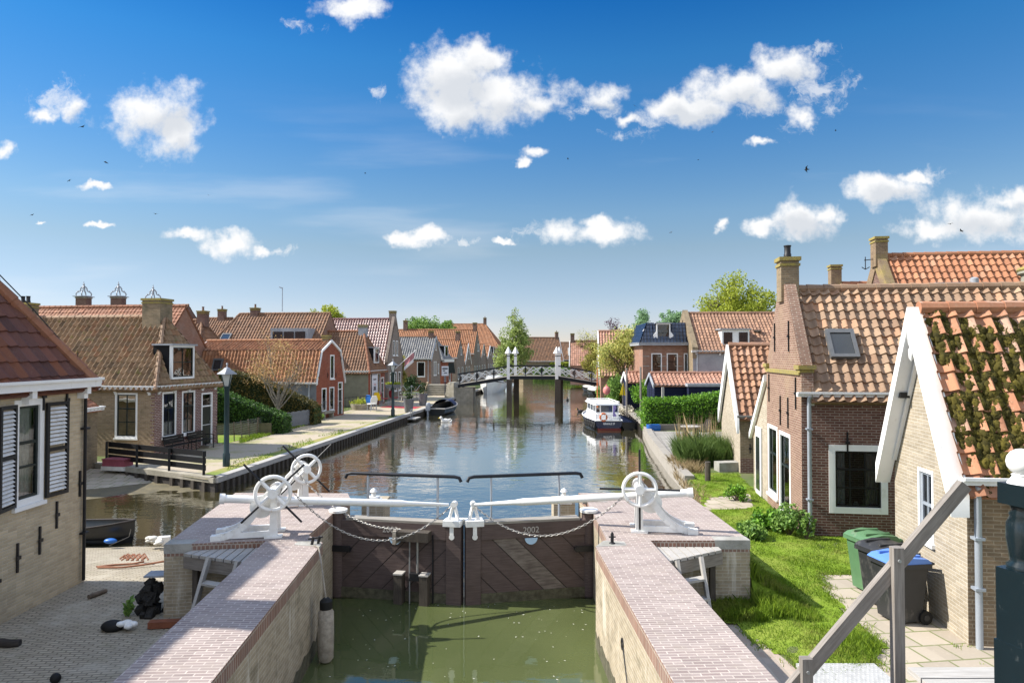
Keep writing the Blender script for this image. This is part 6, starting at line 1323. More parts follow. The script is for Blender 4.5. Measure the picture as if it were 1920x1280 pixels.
hedge('hedge', 'long low clipped hedge on the far bank below the barn', [(4.8, 147.5, 0, 1.3), (13.5, 147.5, 0, 1.4)], (0, 1.5, 0), 'leaf_mid', .3, 60, 14, wob=.15); hedge('hedge', 'taller light green hedge on the far bank right of the barn', [(8.2, 149.2, 0, 2.6), (15.5, 149.2, 0, 2.5)], (0, 1.2, 0), 'leaf_bright', .3, 60, 15, wob=.15)
bush('climbing_shrub', 'green climbing shrub trained over the garden wires by the low shed', (10.0, 51.2, .8), .95, 1.6, 'leaf_box', 2600, .12, 56, k=40); bush('climbing_shrub', 'flowering rounded shrub beside the white clipped hedge end', (9.3, 45.6, .1), .95, 1.35, 'leaf_mid', 2400, .1, 57, k=36)
bush('garden_bush', 'lime green bush just right of the footbridge rail', (11.3, 74.5, .1), .9, 1.6, 'leaf_bright', 1500, .14, 58); bush('garden_bush', 'pale flowering plants on the bank behind the tour boat', (8.3, 50.5, .1), .7, .55, 'flower_white', 500, .1, 59)
# small ivy and flowers on the left path
bush('potted_flowers', 'flower bed with pink blooms before the grey-green wall', (-12.3, 55.5, .35), .7, .55, 'leaf_bright', 900, .09, 60)
bush('climbing_shrub', 'dark evergreen shrub in front of the shiny grey roofed house', (-11.2, 76, .2), 1.0, 1.9, 'leaf_dark', 1800, .16, 61); bush('weed_shrub', 'green tuft at the foot of the red gambrel house corner', (-13.2, 46.6, 0), .4, .55, 'leaf_mid', 500, .1, 62)
m = MB()
for L, n, h in (([(-12.0, 26.0), (-10.9, 25.6), (-8.0, 50), (-9, 50)], 2600, .09), ([(-14.6, 33.6), (-13.7, 33.4), (-12.8, 44.5), (-13.8, 44)], 2400, .16)):
    x, y = scatter(L, n*3, rg); c = np.sin(x*2.2)+np.sin(y*1.1+x) > .1; blades(m, np.stack([x[c], y[c], np.full(c.sum(), .008)], 1), np.full(c.sum(), h), rg, .014, .6)
tag(m.build('verge_grass', 'grass_blade'), kind='stuff')
m = MB(); m.flat([(x, y, .012) for x, y in [(-19, 34.4), (-14.4, 33.9), (-13.95, 38.0), (-19, 38)]]); tag(m.build('front_lawn', 'grass_ground'), kind='structure')
# ================================================================ bridge, boats, lamps, left bank things
R_ = thing('footbridge', 'arched wooden footbridge with white crossed railings and white capped posts', 'bridge', (2.2, 71.5, WZ))
BP = [(-5.6, 1.38), (-.1, 2.26), (4.75, 2.26), (10.2, 1.35)]
def bz(x):
    for (x0, z0), (x1, z1) in zip(BP[:-1], BP[1:]):
        if x <= x1: return z0+(z1-z0)*(x-x0)/(x1-x0)
    return BP[-1][1]
m = MB(); dk = MB()
for (x0, z0), (x1, z1) in zip(BP[:-1], BP[1:]):
    for y in (70.75, 72.45): m.hexa([(x0, y-.08, z0-.36), (x1, y-.08, z1-.36), (x1, y+.08, z1-.36), (x0, y+.08, z0-.36), (x0, y-.08, z0-.05), (x1, y-.08, z1-.05), (x1, y+.08, z1-.05), (x0, y+.08, z0-.05)])
    dk.hexa([(x0, 70.6, z0-.046), (x1, 70.6, z1-.046), (x1, 72.6, z1-.046), (x0, 72.6, z0-.046), (x0, 70.6, z0), (x1, 70.6, z1), (x1, 72.6, z1), (x0, 72.6, z0)])
m.build('beam', 'bridge_black', R_); dk.build('deck', 'wood_decks', R_)
for y in (70.7, 72.5):
    px = [-5.4, -3.65, -1.9, -.3, 1.4, 3.1, 4.75, 6.5, 8.25, 10.0]
    m = MB()
    for (x0, z0), (x1, z1) in zip(BP[:-1], BP[1:]): m.bar((x0, y, z0+1.02), (x1, y, z1+1.02), .1, .12)
    m.build('top_rail', 'bridge_black', R_)
    for x in px:
        if abs(x+.3) < .1 or abs(x-4.75) < .1: continue
        m = MB(); m.box((x, y, bz(x)+.46), (.11, .11, 1.0)); m.build('rail_post', 'bridge_black', R_)
    m = MB()
    for x0, x1 in zip(px[:-1], px[1:]):
        h = (x1-x0)/2; mid = (x0+x1)/2
        for a, b in ((x0, x1), (mid-h*.0, x1), (x0, mid)):
            m.bar((a, y-.02, bz(a)+.12), (b, y-.02, bz(b)+.95), .04, .075, up=(0, 1, 0)); m.bar((a, y+.02, bz(a)+.95), (b, y+.02, bz(b)+.12), .04, .075, up=(0, 1, 0))
    m.build('crossed_bars', 'white', R_)
for x in (-.38, 4.62):
    for dx, y in ((0, 70.6), (.75 if x < 0 else .4, 72.6)):
        m = MB(); m.box((x+dx, y, (1.9+4.55)/2), (.3, .3, 2.65)); p = m.build('bridge_post', 'white', R_); m = MB(); m.lathe([(.36, 0), (.36, .05), (.02, .72)], (x+dx, y, 4.56), 4); m.build('post_cap', 'white_trim', p)
        m = MB(); m.box((x+dx, y, 4.3), (.32, .32, .08)); m.build('iron_band', 'bridge_black', p)
        m = MB(); m.box((x+dx+.1, y, .15), (.56, .6, 3.4)); m.build('pier', 'wood_dark_v', R_)
r = thing('bridge_abutment', 'concrete abutment carrying the left end of the footbridge', 'abutment', (-5.5, 73, 0)); m = MB()
m.prism([(-6.0, 70.3), (-4.05, 70.6), (-3.9, 73.2), (-6.0, 73.2)], -1.5, 1.02); m.hexa([(-7.0, 70.9, 0), (-6.002, 70.4, 0), (-6.002, 73.2, 0), (-7.0, 73.2, 0), (-6.7, 70.9, 1.5), (-6.002, 70.4, 1.55), (-6.002, 73.2, 1.55), (-6.7, 73.2, 1.5)]); m.build('abutment_wall', 'concrete', r)
m = MB(); m.box((-5.95, 71.0, 1.32), (.9, .7, .5), .1); m.build('abutment_stone', 'stone_cap', r)
r = thing('stone_steps', 'broad stone steps rising to the left end of the footbridge', 'steps', (-8, 74, 0)); m = MB()
for i in range(5): m.box((-8.15, 74.2+i*.36+.9, (i+1)*.11), (2.4, 1.8, .22*(i+1)))
m.build('treads', 'concrete', r); m = MB(); m.hexa([(-9.55, 73.6, -.1), (-9.36, 73.6, -.1), (-9.36, 76.5, -.1), (-9.55, 76.5, -.1), (-9.55, 73.6, .5), (-9.36, 73.6, .5), (-9.36, 76.5, 1.4), (-9.55, 76.5, 1.4)]); m.build('side_wall', 'brick_tan', r)
# ---- tour boat
def place(r, x, y, z, rz): r.location = (x, y, z); r.rotation_euler = (0, 0, rz)
r = thing('tour_boat', 'white cabin boat with navy hull, tyre fenders and orange lifebuoy at its stern', 'boat'); 
m = MB(); sc = hull(m, 8.5, 2.75, .72, stern=.78); m.build('hull', 'hull_navy', r, smooth=False)
m = MB(); m.flat([(p[0][0]*.97, p[0][1]+.03, p[0][2]-.06) for p in sc]+[(p[-1][0]*.97, p[-1][1]+.03, p[-1][2]-.06) for p in sc[::-1]]); m.build('deck', 'white_trim', r)
m = MB()
for k in (0, -1): m.tube([V3(p[k])+V3((0,0,.02)) for p in sc], .045, 6)
m.tube([V3(sc[0][0])+V3((0,0,.02)), V3(sc[0][-1])+V3((0,0,.02))], .045, 6); m.build('gunwale', 'white', r)
m = MB(); m.hexa([(-1.0,.9,.62), (1.0,.9,.62), (1.0,5.4,.62), (-1.0,5.4,.62), (-.95,.95,1.3), (.95,.95,1.3), (.95,5.3,1.3), (-.95,5.3,1.3)]); 
for x in (-.93, -.55, .93): m.box((x, 1.0, 1.55), (.09, .09, .56))
for y in (2.2, 3.6, 5.1): m.box((-.91, y, 1.55), (.08, .1, .56)); m.box((.91, y, 1.55), (.08, .1, .56))
m.build('cabin', 'white', r)
m = MB()
for x, zt in ((-.96, 0), (.96, 0)): m.hexa([(-1.08, .75, 1.83), (1.08, .75, 1.83), (1.08, 5.6, 1.83), (-1.08, 5.6, 1.83), (-.95, .85, 1.99), (.95, .85, 1.99), (.95, 5.4, 1.99), (-.95, 5.4, 1.99)]) if x < 0 else None
m.build('cabin_roof', 'white', r)
m = MB(); m.poly([(-.5, .97, 1.28), (.9, .97, 1.28), (.9, .97, 1.83), (-.5, .97, 1.83)]); m.poly([(-.5, .965, .8), (.86, .965, .8), (.86, .965, 1.27), (-.5, .965, 1.27)])
for x in (-.9, .9): m.poly([(x, 1.05, 1.3), (x, 5.2, 1.3), (x, 5.2, 1.83), (x, 1.05, 1.83)])
m.build('pane', 'cabin_glass', r)
m = MB(); m.poly([(.55, .958, .75), (.94, .958, .75), (.94, .958, 1.83), (.55, .958, 1.83)]); m.build('side_curtain', 'canvas_navy', r)
m = MB(); m.tube([(-.9, .06, .74), (-.9, .06, 1.22), (.9, .06, 1.22), (.9, .06, .74)], .022, 6); m.tube([(0, .06, .74), (0, .06, 1.22)], .02, 6); m.tube([(-.9, .06, .98), (.9, .06, .98)], .016, 6)
m.tube([(-.9, .06, 1.22), (-.95, .9, 1.22)], .02, 6); m.tube([(.9, .06, 1.22), (.95, .9, 1.22)], .02, 6); m.build('stern_rail', 'white', r)
m = MB(); m.tube([(-1.0, .8, 2.0), (-1.0, .8, 2.08), (1.0, .8, 2.08), (1.0, .8, 2.0)], .03, 6); m.tube([(-1.0, .8, 2.08), (-.95, 5.2, 2.08), (.95, 5.2, 2.08), (1.0, .8, 2.08)], .03, 6); m.build('roof_rail', 'white', r)
m = MB(); m.tube(circ((-.47, -.0, 1.0), .27, 20, (1,0,0), (0,0,1)), .075, 8, True); b_ = m.build('lifebuoy', 'orange', r); m = MB()
for k in range(4): t = math.pi/4+k*math.pi/2; c = V3((-.47+.27*math.cos(t), 0, 1.0+.27*math.sin(t))); tg = V3((-math.sin(t), 0, math.cos(t)))*.035; m.tube([c-tg, c+tg], .08, 8)
m.build('buoy_bands', 'white', b_)
m = MB(); m.tube([(.3, .1, .75), (.3, .02, 1.9)], .018, 6); m.build('flag_staff', 'white', r); m = MB(); V = []
for j in range(9):
    for i in range(4): V.append((.31+.07*i*(1+.4*math.sin(j)), .03+.03*math.sin(i*2+j*.9), 1.85-.1*j))
m.add(V, [(j*4+i, j*4+i+1, (j+1)*4+i+1, (j+1)*4+i) for j in range(8) for i in range(3)]); m.build('flag', 'flag_lilac', r)
for i in range(7):
    y = .35+i*.5; k = min(len(sc)-1, int(y/8.5*12)); p = sc[k][0]; m = MB(); m.tube(circ((p[0]-.07, y, .38), .2, 14, (0,1,0), (0,0,1)), .085, 7, True); m.build('tyre_fender', 'rubber', r)
m = MB(); m.box((0, -.012, .06), (1.9, .02, .2)); m.build('waterline_stripe', 'hull_red', r)
m = MB(); m.tube([(.15, 6.2, .7), (.15, 6.25, 4.6)], [.05, .03], 8); m.build('mast', 'orange', r)
lettering('boat_name', 'GRANLE 27', .19, (-.02, -.012, .5), (1, 0, 0), (0, 0, 1), 'letter_white', r, .004, .004)
place(r, 6.3, 44.3, WZ, rad(2.5)); r.scale = (.80, .85, .86)
r = thing('work_boat', 'dark flat boat moored between the tour boat and the timber bank', 'boat'); m = MB(); sc = hull(m, 6.5, 1.7, .6); m.build('hull', 'hull_black', r); m = MB(); m.flat([(p[0][0]*.95, p[0][1]+.03, p[0][2]-.12) for p in sc]+[(p[-1][0]*.95, p[-1][1]+.03, p[-1][2]-.12) for p in sc[::-1]]); m.build('deck', 'canvas_navy', r); m = MB(); m.tube([V3(p[0]) for p in sc]+[V3(p[-1]) for p in sc[::-1]], .04, 5); m.build('rim', 'rubber', r); place(r, 7.65, 44.9, WZ, rad(1)); r.scale = (.62, .8, .8); 
# sloop by the left quay
r = thing('sloop', 'black open sloop with navy cover and outboard motor at the left quay', 'boat'); m = MB(); sc = hull(m, 5.8, 2.0, .55, sheer=.5); m.build('hull', 'hull_black', r)
m = MB(); m.flat([(p[0][0]*.93, p[0][1]+.04, .3) for p in sc]+[(p[-1][0]*.93, p[-1][1]+.04, .3) for p in sc[::-1]]); m.build('floor', 'dark', r)
m = MB(); m.tube([V3(p[0]) for p in sc]+[V3(p[-1]) for p in sc[::-1]], .05, 6, True); m.build('gunwale', 'wood_grey', r)
m = MB(); V = []
for i in range(9):
    t = i/8; p = sc[6+int(t*5.9)]
    for k in range(7): q = k/6; x = p[0][0]*(1-2*q); V.append((x, p[0][1], p[0][2]+.03+.55*math.sin(math.pi*q)**.7*math.cos(t*1.3)))
m.add(V, [(i*7+k, i*7+k+1, (i+1)*7+k+1, (i+1)*7+k) for i in range(8) for k in range(6)]); m.build('cover', 'canvas_navy', r)
m = MB(); m.box((-.55, .0, .62), (.34, .42, .42)); m.box((-.55, -.1, .2), (.12, .16, .75)); m.lathe([(.17, 0), (.19, .1), (.14, .2)], (-.55, 0, .83), 10); m.build('outboard_motor', 'metal_grey', r)
place(r, -6.2, 55.0, WZ, rad(-8))
# white launch behind the bridge
r = thing('white_launch', 'white wooden motor boat moored behind the footbridge', 'boat'); m = MB(); sc = hull(m, 9, 2.9, 1.25, sheer=.35); m.build('hull', 'hull_white', r); m = MB(); m.flat([(p[0][0]*.97, p[0][1]+.03, p[0][2]-.05) for p in sc]+[(p[-1][0]*.97, p[-1][1]+.03, p[-1][2]-.05) for p in sc[::-1]]); m.build('deck', 'wood_decks', r); m = MB(); m.hexa([(-1.0,1.5,1.2), (1.0,1.5,1.2), (.9,5.5,1.2), (-.9,5.5,1.2), (-.85,1.7,2.1), (.85,1.7,2.1), (.75,5.2,2.1), (-.75,5.2,2.1)]); m.build('cabin', 'white', r); m = MB(); m.tube([V3(p[0]) for p in sc]+[V3(p[-1]) for p in sc[::-1]], .05, 6, True); m.build('gunwale', 'wood_dark', r); place(r, -1.9, 93.5, WZ, rad(172))
# moored boats under the right bank
for x, y, l, lab in ((10.4, 88, 5, 'small dark boat with pale cover under the right bridge end'), (10.2, 81, 4.5, 'low dark punt on the right bank past the footbridge')):
    r = thing('rowing_boat', lab, 'boat'); m = MB(); sc = hull(m, l, 1.7, .6); m.build('hull', 'hull_black', r); m = MB(); m.flat([(p[0][0]*.9, p[0][1]+.03, p[0][2]+.03) for p in sc]+[(p[-1][0]*.9, p[-1][1]+.03, p[-1][2]+.03) for p in sc[::-1]]); m.build('cover', 'skin_box', r); place(r, x, y, WZ, rad(4))
r = thing('rowing_boat', 'black rowing boat lying at the cobbled shore of the inlet', 'boat'); m = MB(); sc = hull(m, 5.6, 1.6, .42, sheer=.7, bow=.55); m.build('hull', 'hull_black', r); m = MB(); m.flat([(p[0][0]*.9, p[0][1]+.03, .16) for p in sc]+[(p[-1][0]*.9, p[-1][1]+.03, .16) for p in sc[::-1]]); m.build('floor', 'dark', r); m = MB(); m.tube([V3(p[0]) for p in sc]+[V3(p[-1]) for p in sc[::-1]], .035, 6, True); m.build('gunwale', 'wood_dark', r); m = MB(); m.tube([(0, 5.55, .7), (.1, 5.5, .2), (.35, 5.1, -.02)], .012, 5); m.build('painter_rope', 'fender_rope', r); place(r, -15.3, 18.35, WZ+.02, rad(-94)); r.scale = (.9, .97, .8)
# ---- lamps
lp = thing('street_lamp', '', 'street lamp', (0, 0, 0), 'lanterns on dark green posts along the left quay')
m = MB(); m.lathe([(.14, 0), (.14, .5), (.105, .55), (.095, 3.1), (.13, 3.14), (.13, 3.2)], (0,0,0), 12); m.build('post', 'lamp_green', lp)
m = MB()
for k in range(4):
    t = math.pi/4+k*math.pi/2; m.bar((.12*math.cos(t), .12*math.sin(t), 3.2), (.25*math.cos(t), .25*math.sin(t), 3.68), .025, .025)
m.build('lantern_frame', 'lamp_green', lp); m = MB(); q = [(.11*math.cos(math.pi/4+k*math.pi/2), .11*math.sin(math.pi/4+k*math.pi/2), 3.21) for k in range(4)]; q2 = [(p[0]*2.2, p[1]*2.2, 3.67) for p in q]
for k in range(4): m.poly([q[k], q[(k+1) % 4], q2[(k+1) % 4], q2[k]])
m.build('lantern_glass', 'lantern_glass', lp); m = MB(); m.lathe([(.38, 3.68), (.37, 3.72), (.14, 3.87), (.11, 3.93), (.03, 3.96), (.025, 4.05), (.05, 4.08), (.01, 4.14)], (0,0,0), 4); m.build('lantern_roof', 'lead', lp); m = MB(); m.ball((0, 0, 3.42), .05, 8, (1, 1, 1.6)); m.build('lamp_bulb', 'white', lp)
lp['label'] = 'street lamp with dark green post standing alone at the near quay corner'; lp.location = (-11.43, 27.4, 0); lp.rotation_euler.z = .2
l2 = copy_tree(lp, 'street lamp farther along the quay with flower boxes on its post'); l2.location = (-8.57, 49.2, 0); l2.rotation_euler.z = .1
for s in (-1, 1):
    m = MB(); x = -8.57+.28*s; m.hexa([(x-.2, 49.05, 2.05), (x+.2, 49.05, 2.05), (x+.2, 49.35, 2.05), (x-.2, 49.35, 2.05), (x-.26, 49.0, 2.3), (x+.26, 49.0, 2.3), (x+.26, 49.4, 2.3), (x-.26, 49.4, 2.3)]); o = m.build('flower_box', 'pot_grey', None, org=(x, 49.2, 2.05)); tag(o, 'grey flower box on the %s side of the second lamp post' % ('water' if s > 0 else 'house'), 'flower box')
    m = MB(); rg = np.random.default_rng(5+s); leafcards(m, [(x+rg.uniform(-.2, .2), 49.2, 2.36) for _ in range(14)], np.full(14, .07), 18, .08, rg); m.build('trailing_plants', 'leaf_bright', o)
# ---- black board fence, benches and cool box
r = thing('board_fence', 'low black three-board fence on the quay corner wall', 'fence', (-15, 28, 0)); A, B = V3((-16.4, 27.7, 0)), V3((-11.25, 25.0, 0)); n_ = V3((B.y-A.y, A.x-B.x, 0)).normalized()
m = MB()
for z in (.33, .58, .84): m.bar(A-n_*.08+V3((0,0,z)), B-n_*.08+V3((0,0,z)), .03, .2)
m.build('boards', 'black_paint', r)
for i in range(4): m = MB(); q = A.lerp(B, .0+i/3); m.box(q+V3((0,0,.45)), (.09, .09, 1.0), .5); m.build('fence_post', 'black_paint', r)
bn = thing('garden_bench', '', 'bench', (0, 0, 0), 'black iron benches along the purple brick front')
m = MB()
for y in (.0, .13, .26): m.box((0, y, .44), (1.35, .1, .03))
m.build('seat', 'black_paint', bn); m = MB()
for z in (.56, .68, .80): m.box((0, .36+.06*(z-.5), z), (1.35, .03, .1))
m.build('backrest', 'black_paint', bn)
for s in (-1, 1):
    m = MB(); x = .66*s; m.tube([(x, -.06, 0), (x, -.05, .42), (x, .32, .42), (x, .42, .86)], .022, 6); m.tube([(x, .38, 0), (x, .32, .42)], .022, 6); m.tube([(x, -.05, .42), (x, -.07, .62), (x, .1, .66), (x, .37, .64)], .02, 6); m.build('bench_frame', 'black_paint', bn)
bn['label'] = 'black iron bench nearer the corner of the mossy cottage front'; b2 = copy_tree(bn, 'black iron bench beside the front door of the mossy cottage')
fa = math.atan2(4.45, .8)
for o, u in ((bn, 1.1), (b2, 2.75)): o.location = V3((-15.5, 29.65, 0))+V3((.8, 4.45, 0)).normalized()*u+V3((4.45, -.8, 0)).normalized()*.5; o.rotation_euler.z = fa
r = thing('cool_box', 'faded red cool box with white base on the slipway', 'cool box', (-15.6, 27.1, -.1)); m = MB(); m.box((-15.6, 27.1, -.0), (1.05, .55, .16), -.2); m.build('base', 'skin_box', r); m = MB(); m.box((-15.6, 27.1, .2), (.98, .5, .25), -.2); m.box((-15.6, 27.1, .345), (1.02, .54, .05), -.2); m.build('lid', 'pinkbox', r)
# wire fence, picket fence, garden wall
r = thing('wire_fence', 'wire fence on leaning thin posts round the small front lawn', 'fence', (-14.3, 34, 0)); A, B = V3((-14.45, 33.6, 0)), V3((-13.95, 39.4, 0)); pr = random.Random(3)
for i in range(8): m = MB(); q = A.lerp(B, i/7); m.tube([q, q+V3((pr.uniform(-.1, .1), pr.uniform(-.15, .1), 1.0))], .03, 6); m.build('fence_post', 'bark', r)
m = MB()
for z in np.linspace(.1, .95, 8): m.tube([A+V3((0,0,z)), B+V3((0,0,z))], .004, 4)
for i in range(56): q = A.lerp(B, i/55); m.tube([q+V3((0,0,.05)), q+V3((0,0,.95))], .003, 4)
m.build('wire_mesh', 'galv', r)
r = thing('board_edging', 'greenish board edging at the foot of the dark sloping hedge', 'board', (-15, 37.9, 0)); m = MB(); m.bar((-17.5, 37.95, .35), (-13.4, 38.1, .35), .04, .6); m.build('boards', 'board_green', r)
r = thing('picket_fence', 'grey picket fence along the path with white gaps at its foot', 'fence', (-13.6, 40, 0)); A, B = V3((-13.75, 39.8, 0)), V3((-12.75, 43.6, 0)); m = MB()
for i in range(27): q = A.lerp(B, i/26); m.box(q+V3((0,0,.52+.02*math.sin(i*1.7))), (.025, .125, .92), -.26)
m.build('pickets', 'fence_grey', r); m = MB()
for z in (.3, .8): m.bar(A+V3((-.04,0,z)), B+V3((-.04,0,z)), .05, .08)
m.build('fence_rails', 'fence_grey', r); m = MB(); m.box(A+V3((-.05, -.25, .6)), (.18, .18, 1.2)); m.build('fence_post', 'wood_rail', r)
# iron railing, planter, chairs and pots by the banner house
r = thing('iron_railing', 'dark iron garden railing before the grey-green wall', 'railing', (-13, 54, 0)); m = MB()
for i in range(12): x = -14.2+i*.2; m.tube([(x+.012*i, 53.0+i*.42, 0), (x+.012*i, 53.0+i*.42, 1.05)], .015, 5)
m.bar((-14.2, 53, 1.0), (-11.9, 57.6, 1.0), .03, .03); m.bar((-14.2, 53, .2), (-11.9, 57.6, .2), .03, .03); m.build('bars', 'iron_black', r)
m = MB(); m.lathe([(.72, 0), (.8, .45), (.74, .47), (.7, .38)], (-12.3, 55.5, 0), 18); tag(m.build('stone_planter', 'concrete', None, org=(-12.3, 55.5, 0)), 'round stone planter under the pink flower bed', 'planter')
ch = thing('garden_chair', '', 'chair', (0, 0, 0)); m = MB(); m.box((0, 0, .45), (.45, .45, .05)); m.build('seat', 'blue', ch); m = MB(); m.tube([(-.2, .2, .45), (-.22, .28, .75), (-.12, .31, .95), (.12, .31, .95), (.22, .28, .75), (.2, .2, .45)], .03, 6); m.hexa([(-.2,.24,.5), (.2,.24,.5), (.2,.26,.5), (-.2,.26,.5), (-.17,.3,.93), (.17,.3,.93), (.17,.32,.93), (-.17,.32,.93)]); m.build('backrest', 'blue', ch)
for sx in (-1, 1):
    for sy in (-1, 1): m = MB(); m.tube([(.19*sx, .19*sy, .43), (.22*sx, .22*sy, 0)], .02, 6); m.build('leg', 'metal_grey', ch)
ch['label'] = 'blue garden chair by the flower planter before the banner house'; place(ch, -11.35, 55.2, 0, rad(150)); ch.scale = (1.25, 1.25, 1.25)
def recolor(o, mt):
    for c in o.children:
        if c.name.split('.')[0] in ('seat', 'backrest'): c.data = c.data.copy(); c.data.materials.clear(); c.data.materials.append(MATS[mt])
for i, (x, y, mt, lab) in enumerate(((-11.25, 60.6, 'red', 'red garden chair nearer the second street lamp'), (-10.7, 62.0, 'red', 'red garden chair farther along the café front'), (-11.6, 59.0, 'yellow', 'yellow framed chair below the banner house window'), (-11.1, 54.2, 'white', 'white low seat beside the blue chair'))): c = copy_tree(ch, lab); recolor(c, mt); place(c, x, y, 0, rad(100+40*i))
for x, y, lab in ((-7.95, 52.6, 'tall grey plant pot nearer the sloop, dark plant in it'), (-7.75, 59.5, 'tall grey plant pot farther back beside the sloop cover')):
    r = thing('plant_pot', lab, 'plant pot', (x, y, 0), 'tall grey pots on the quay'); m = MB(); m.lathe([(.26, 0), (.3, .1), (.42, 1.0), (.44, 1.05), (.38, 1.05), (.36, .95)], (x, y, 0), 16); m.build('pot', 'pot_grey', r); m = MB(); rg = np.random.default_rng(int(y)); leafcards(m, [(x+rg.normal(0, .15), y, 1.1+rg.random()*.8) for _ in range(20)], np.full(20, .1), 16, .1, rg); m.build('plant', 'leaf_dark', r)
r = thing('picnic_table', 'weathered grey picnic table by the evergreen shrub near the steps', 'table', (-9.9, 66, 0)); m = MB(); m.box((-9.9, 66, .74), (1.8, .8, .06), .2); m.build('table_top', 'wood_grey', r)
for s in (-1, 1): m = MB(); m.box((-9.9, 66+.65*s, .44), (1.8, .28, .05), .2); m.build('bench_seat', 'wood_grey', r); m = MB(); m.bar((-9.9+.7*s, 65.4, 0), (-9.9+.7*s, 66.3, .72), .06, .09); m.bar((-9.9+.7*s, 66.6, 0), (-9.9+.7*s, 65.7, .72), .06, .09); m.build('trestle', 'wood_grey', r)
m = MB(); pr = random.Random(4)
pts = [(-11.3+i*.42, 68+.1*i, .9+(.55 if i % 2 else .0)+pr.uniform(-.1, .1)) for i in range(7)]; m.tube(pts, .03, 6)
for i in (0, 3, 6): m.tube([(pts[i][0], pts[i][1], 0), pts[i]], .025, 6)
tag(m.build('zigzag_rack', 'white_trim', None, org=(-11, 68, 0)), 'white zigzag rack among the plants before the grey roofed house', 'rack')
m = MB(); m.flat([(x, y, .014) for x, y in [(-11.2, 57.8), (-8.0, 56.2), (-7.7, 58.2), (-10.8, 59.6)]]); tag(m.build('red_mat', 'red', None, org=(-9, 58, .01)), 'red strip of carpet on the quay by the plant pots', 'mat')
r = thing('flag', 'red and white flag on a slanting pole at the purple roofed house', 'flag', (-11.4, 66.5, 3.2)); m = MB(); m.tube([(-11.9, 66.6, 2.6), (-9.3, 66.2, 4.9)], .04, 6); m.build('flag_pole', 'white', r); m = MB(); V = []
for i in range(7):
    for j in range(4): t = .55+.06*i; p = V3((-11.9, 66.6, 2.6)).lerp(V3((-9.3, 66.2, 4.9)), t); V.append((p.x+.05*math.sin(j*2), p.y+.06*math.sin(i+j), p.z-.32*j))
m.add(V, [(i*4+j, i*4+j+1, (i+1)*4+j+1, (i+1)*4+j) for i in range(6) for j in range(2)]); m.build('red_cloth', 'red_faded', r); m = MB(); m.add(V, [(i*4+2, i*4+3, (i+1)*4+3, (i+1)*4+2) for i in range(6)]); m.build('white_cloth', 'white', r)
r = thing('info_sign', 'white information sign on a post beside the bridge steps', 'sign', (-6.75, 72.6, 0)); m = MB(); m.tube([(-6.95, 71.0, 0), (-6.95, 71.0, 3.3)], .05, 8); m.build('sign_post', 'navy', r); m = MB(); m.box((-6.95, 70.93, 2.75), (.72, .04, 1.0)); m.build('sign_board', 'banner', r); m = MB(); m.box((-6.95, 70.9, 3.0), (.55, .02, .14)); m.box((-7.05, 70.9, 2.78), (.22, .02, .1)); m.box((-6.9, 70.9, 2.55), (.3, .02, .08)); m.build('sign_print', 'ink', r)
r = thing('shutter_pair', 'green awning shutters folded at the slate hipped house', 'shutter', (-8.0, 89.2, 2.4)); m = MB(); m.hexa([(-8.5, 89.2, 2.0), (-7.4, 89.2, 2.0), (-7.4, 89.4, 2.0), (-8.5, 89.4, 2.0), (-8.3, 89.3, 3.4), (-7.6, 89.3, 3.4), (-7.6, 89.45, 3.4), (-8.3, 89.45, 3.4)]); m.build('panel', 'sash_green', r)
# mooring step, bank poles, buoys, flags
r = thing('mooring_step', 'small grey landing step on the left quay before the second lamp', 'step', (-7.4, 50, WZ)); m = MB(); m.box((-7.35, 51.0, -.28), (1.5, .7, .08), 1.45); m.build('platform', 'wood_grey', r); m = MB(); m.tube([(-7.5, 50.6, -.3), (-7.5, 50.6, .35), (-7.5, 51.4, .35), (-7.5, 51.4, -.3)], .03, 6); m.build('handle', 'galv', r)
for x, y, h, mt, lab in ((9.0, 47.8, 3.6, 'wood_rail', 'thin grey mooring pole nearer the shed on the right bank'), (8.15, 48.6, 3.5, 'wood_rail', 'thin grey mooring pole behind the tour boat roof'), (6.8, 23.8, .75, 'wood_dark_v', 'short stump of a mooring post at the lawn edge')):
    m = MB(); m.tube([(x, y, -.6), (x, y, h)], .07 if h > 1 else .1, 8); tag(m.build('mooring_post', mt, None, org=(x, y, 0)), lab, 'post')
m = MB(); m.tube([(8.5, 52, 0), (8.5, 52, 2.4)], .025, 6); o = m.build('flag_pole', 'wood_dark', None, org=(8.5, 52, 0)); tag(o, 'small pole with a yellow pennant behind the tour boat', 'flag'); m = MB(); m.plate([(8.5, 52, 2.4), (8.2, 52.05, 1.4), (8.65, 52, 1.35)], (0, .03, 0)); m.build('pennant', 'yellow', o)
for x, z, lab in ((7.55, 1.6, 'pink mooring buoy hanging in the bush by the bridge end'),): m = MB(); m.ball((x, 54.5, z), .3, 12, (1, 1, 1.2)); m.lathe([(.06, .35), (.06, .5)], (x, 54.5, z), 8); tag(m.build('buoy', 'pink_buoy', None, org=(x, 54.5, z)), lab, 'buoy')
m = MB(); m.hexa([(8.4, 42.3, .1), (10.6, 42.3, .1), (10.9, 44.2, .1), (8.9, 44.2, .1), (8.9, 42.7, .75), (10.6, 42.7, .75), (10.8, 44.0, .75), (9.3, 44.0, .75)]); tag(m.build('covered_dinghy', 'wood_dark', None, org=(9.6, 43, .1)), 'dark sloping tarpaulin cover on the garden deck', 'tarpaulin')
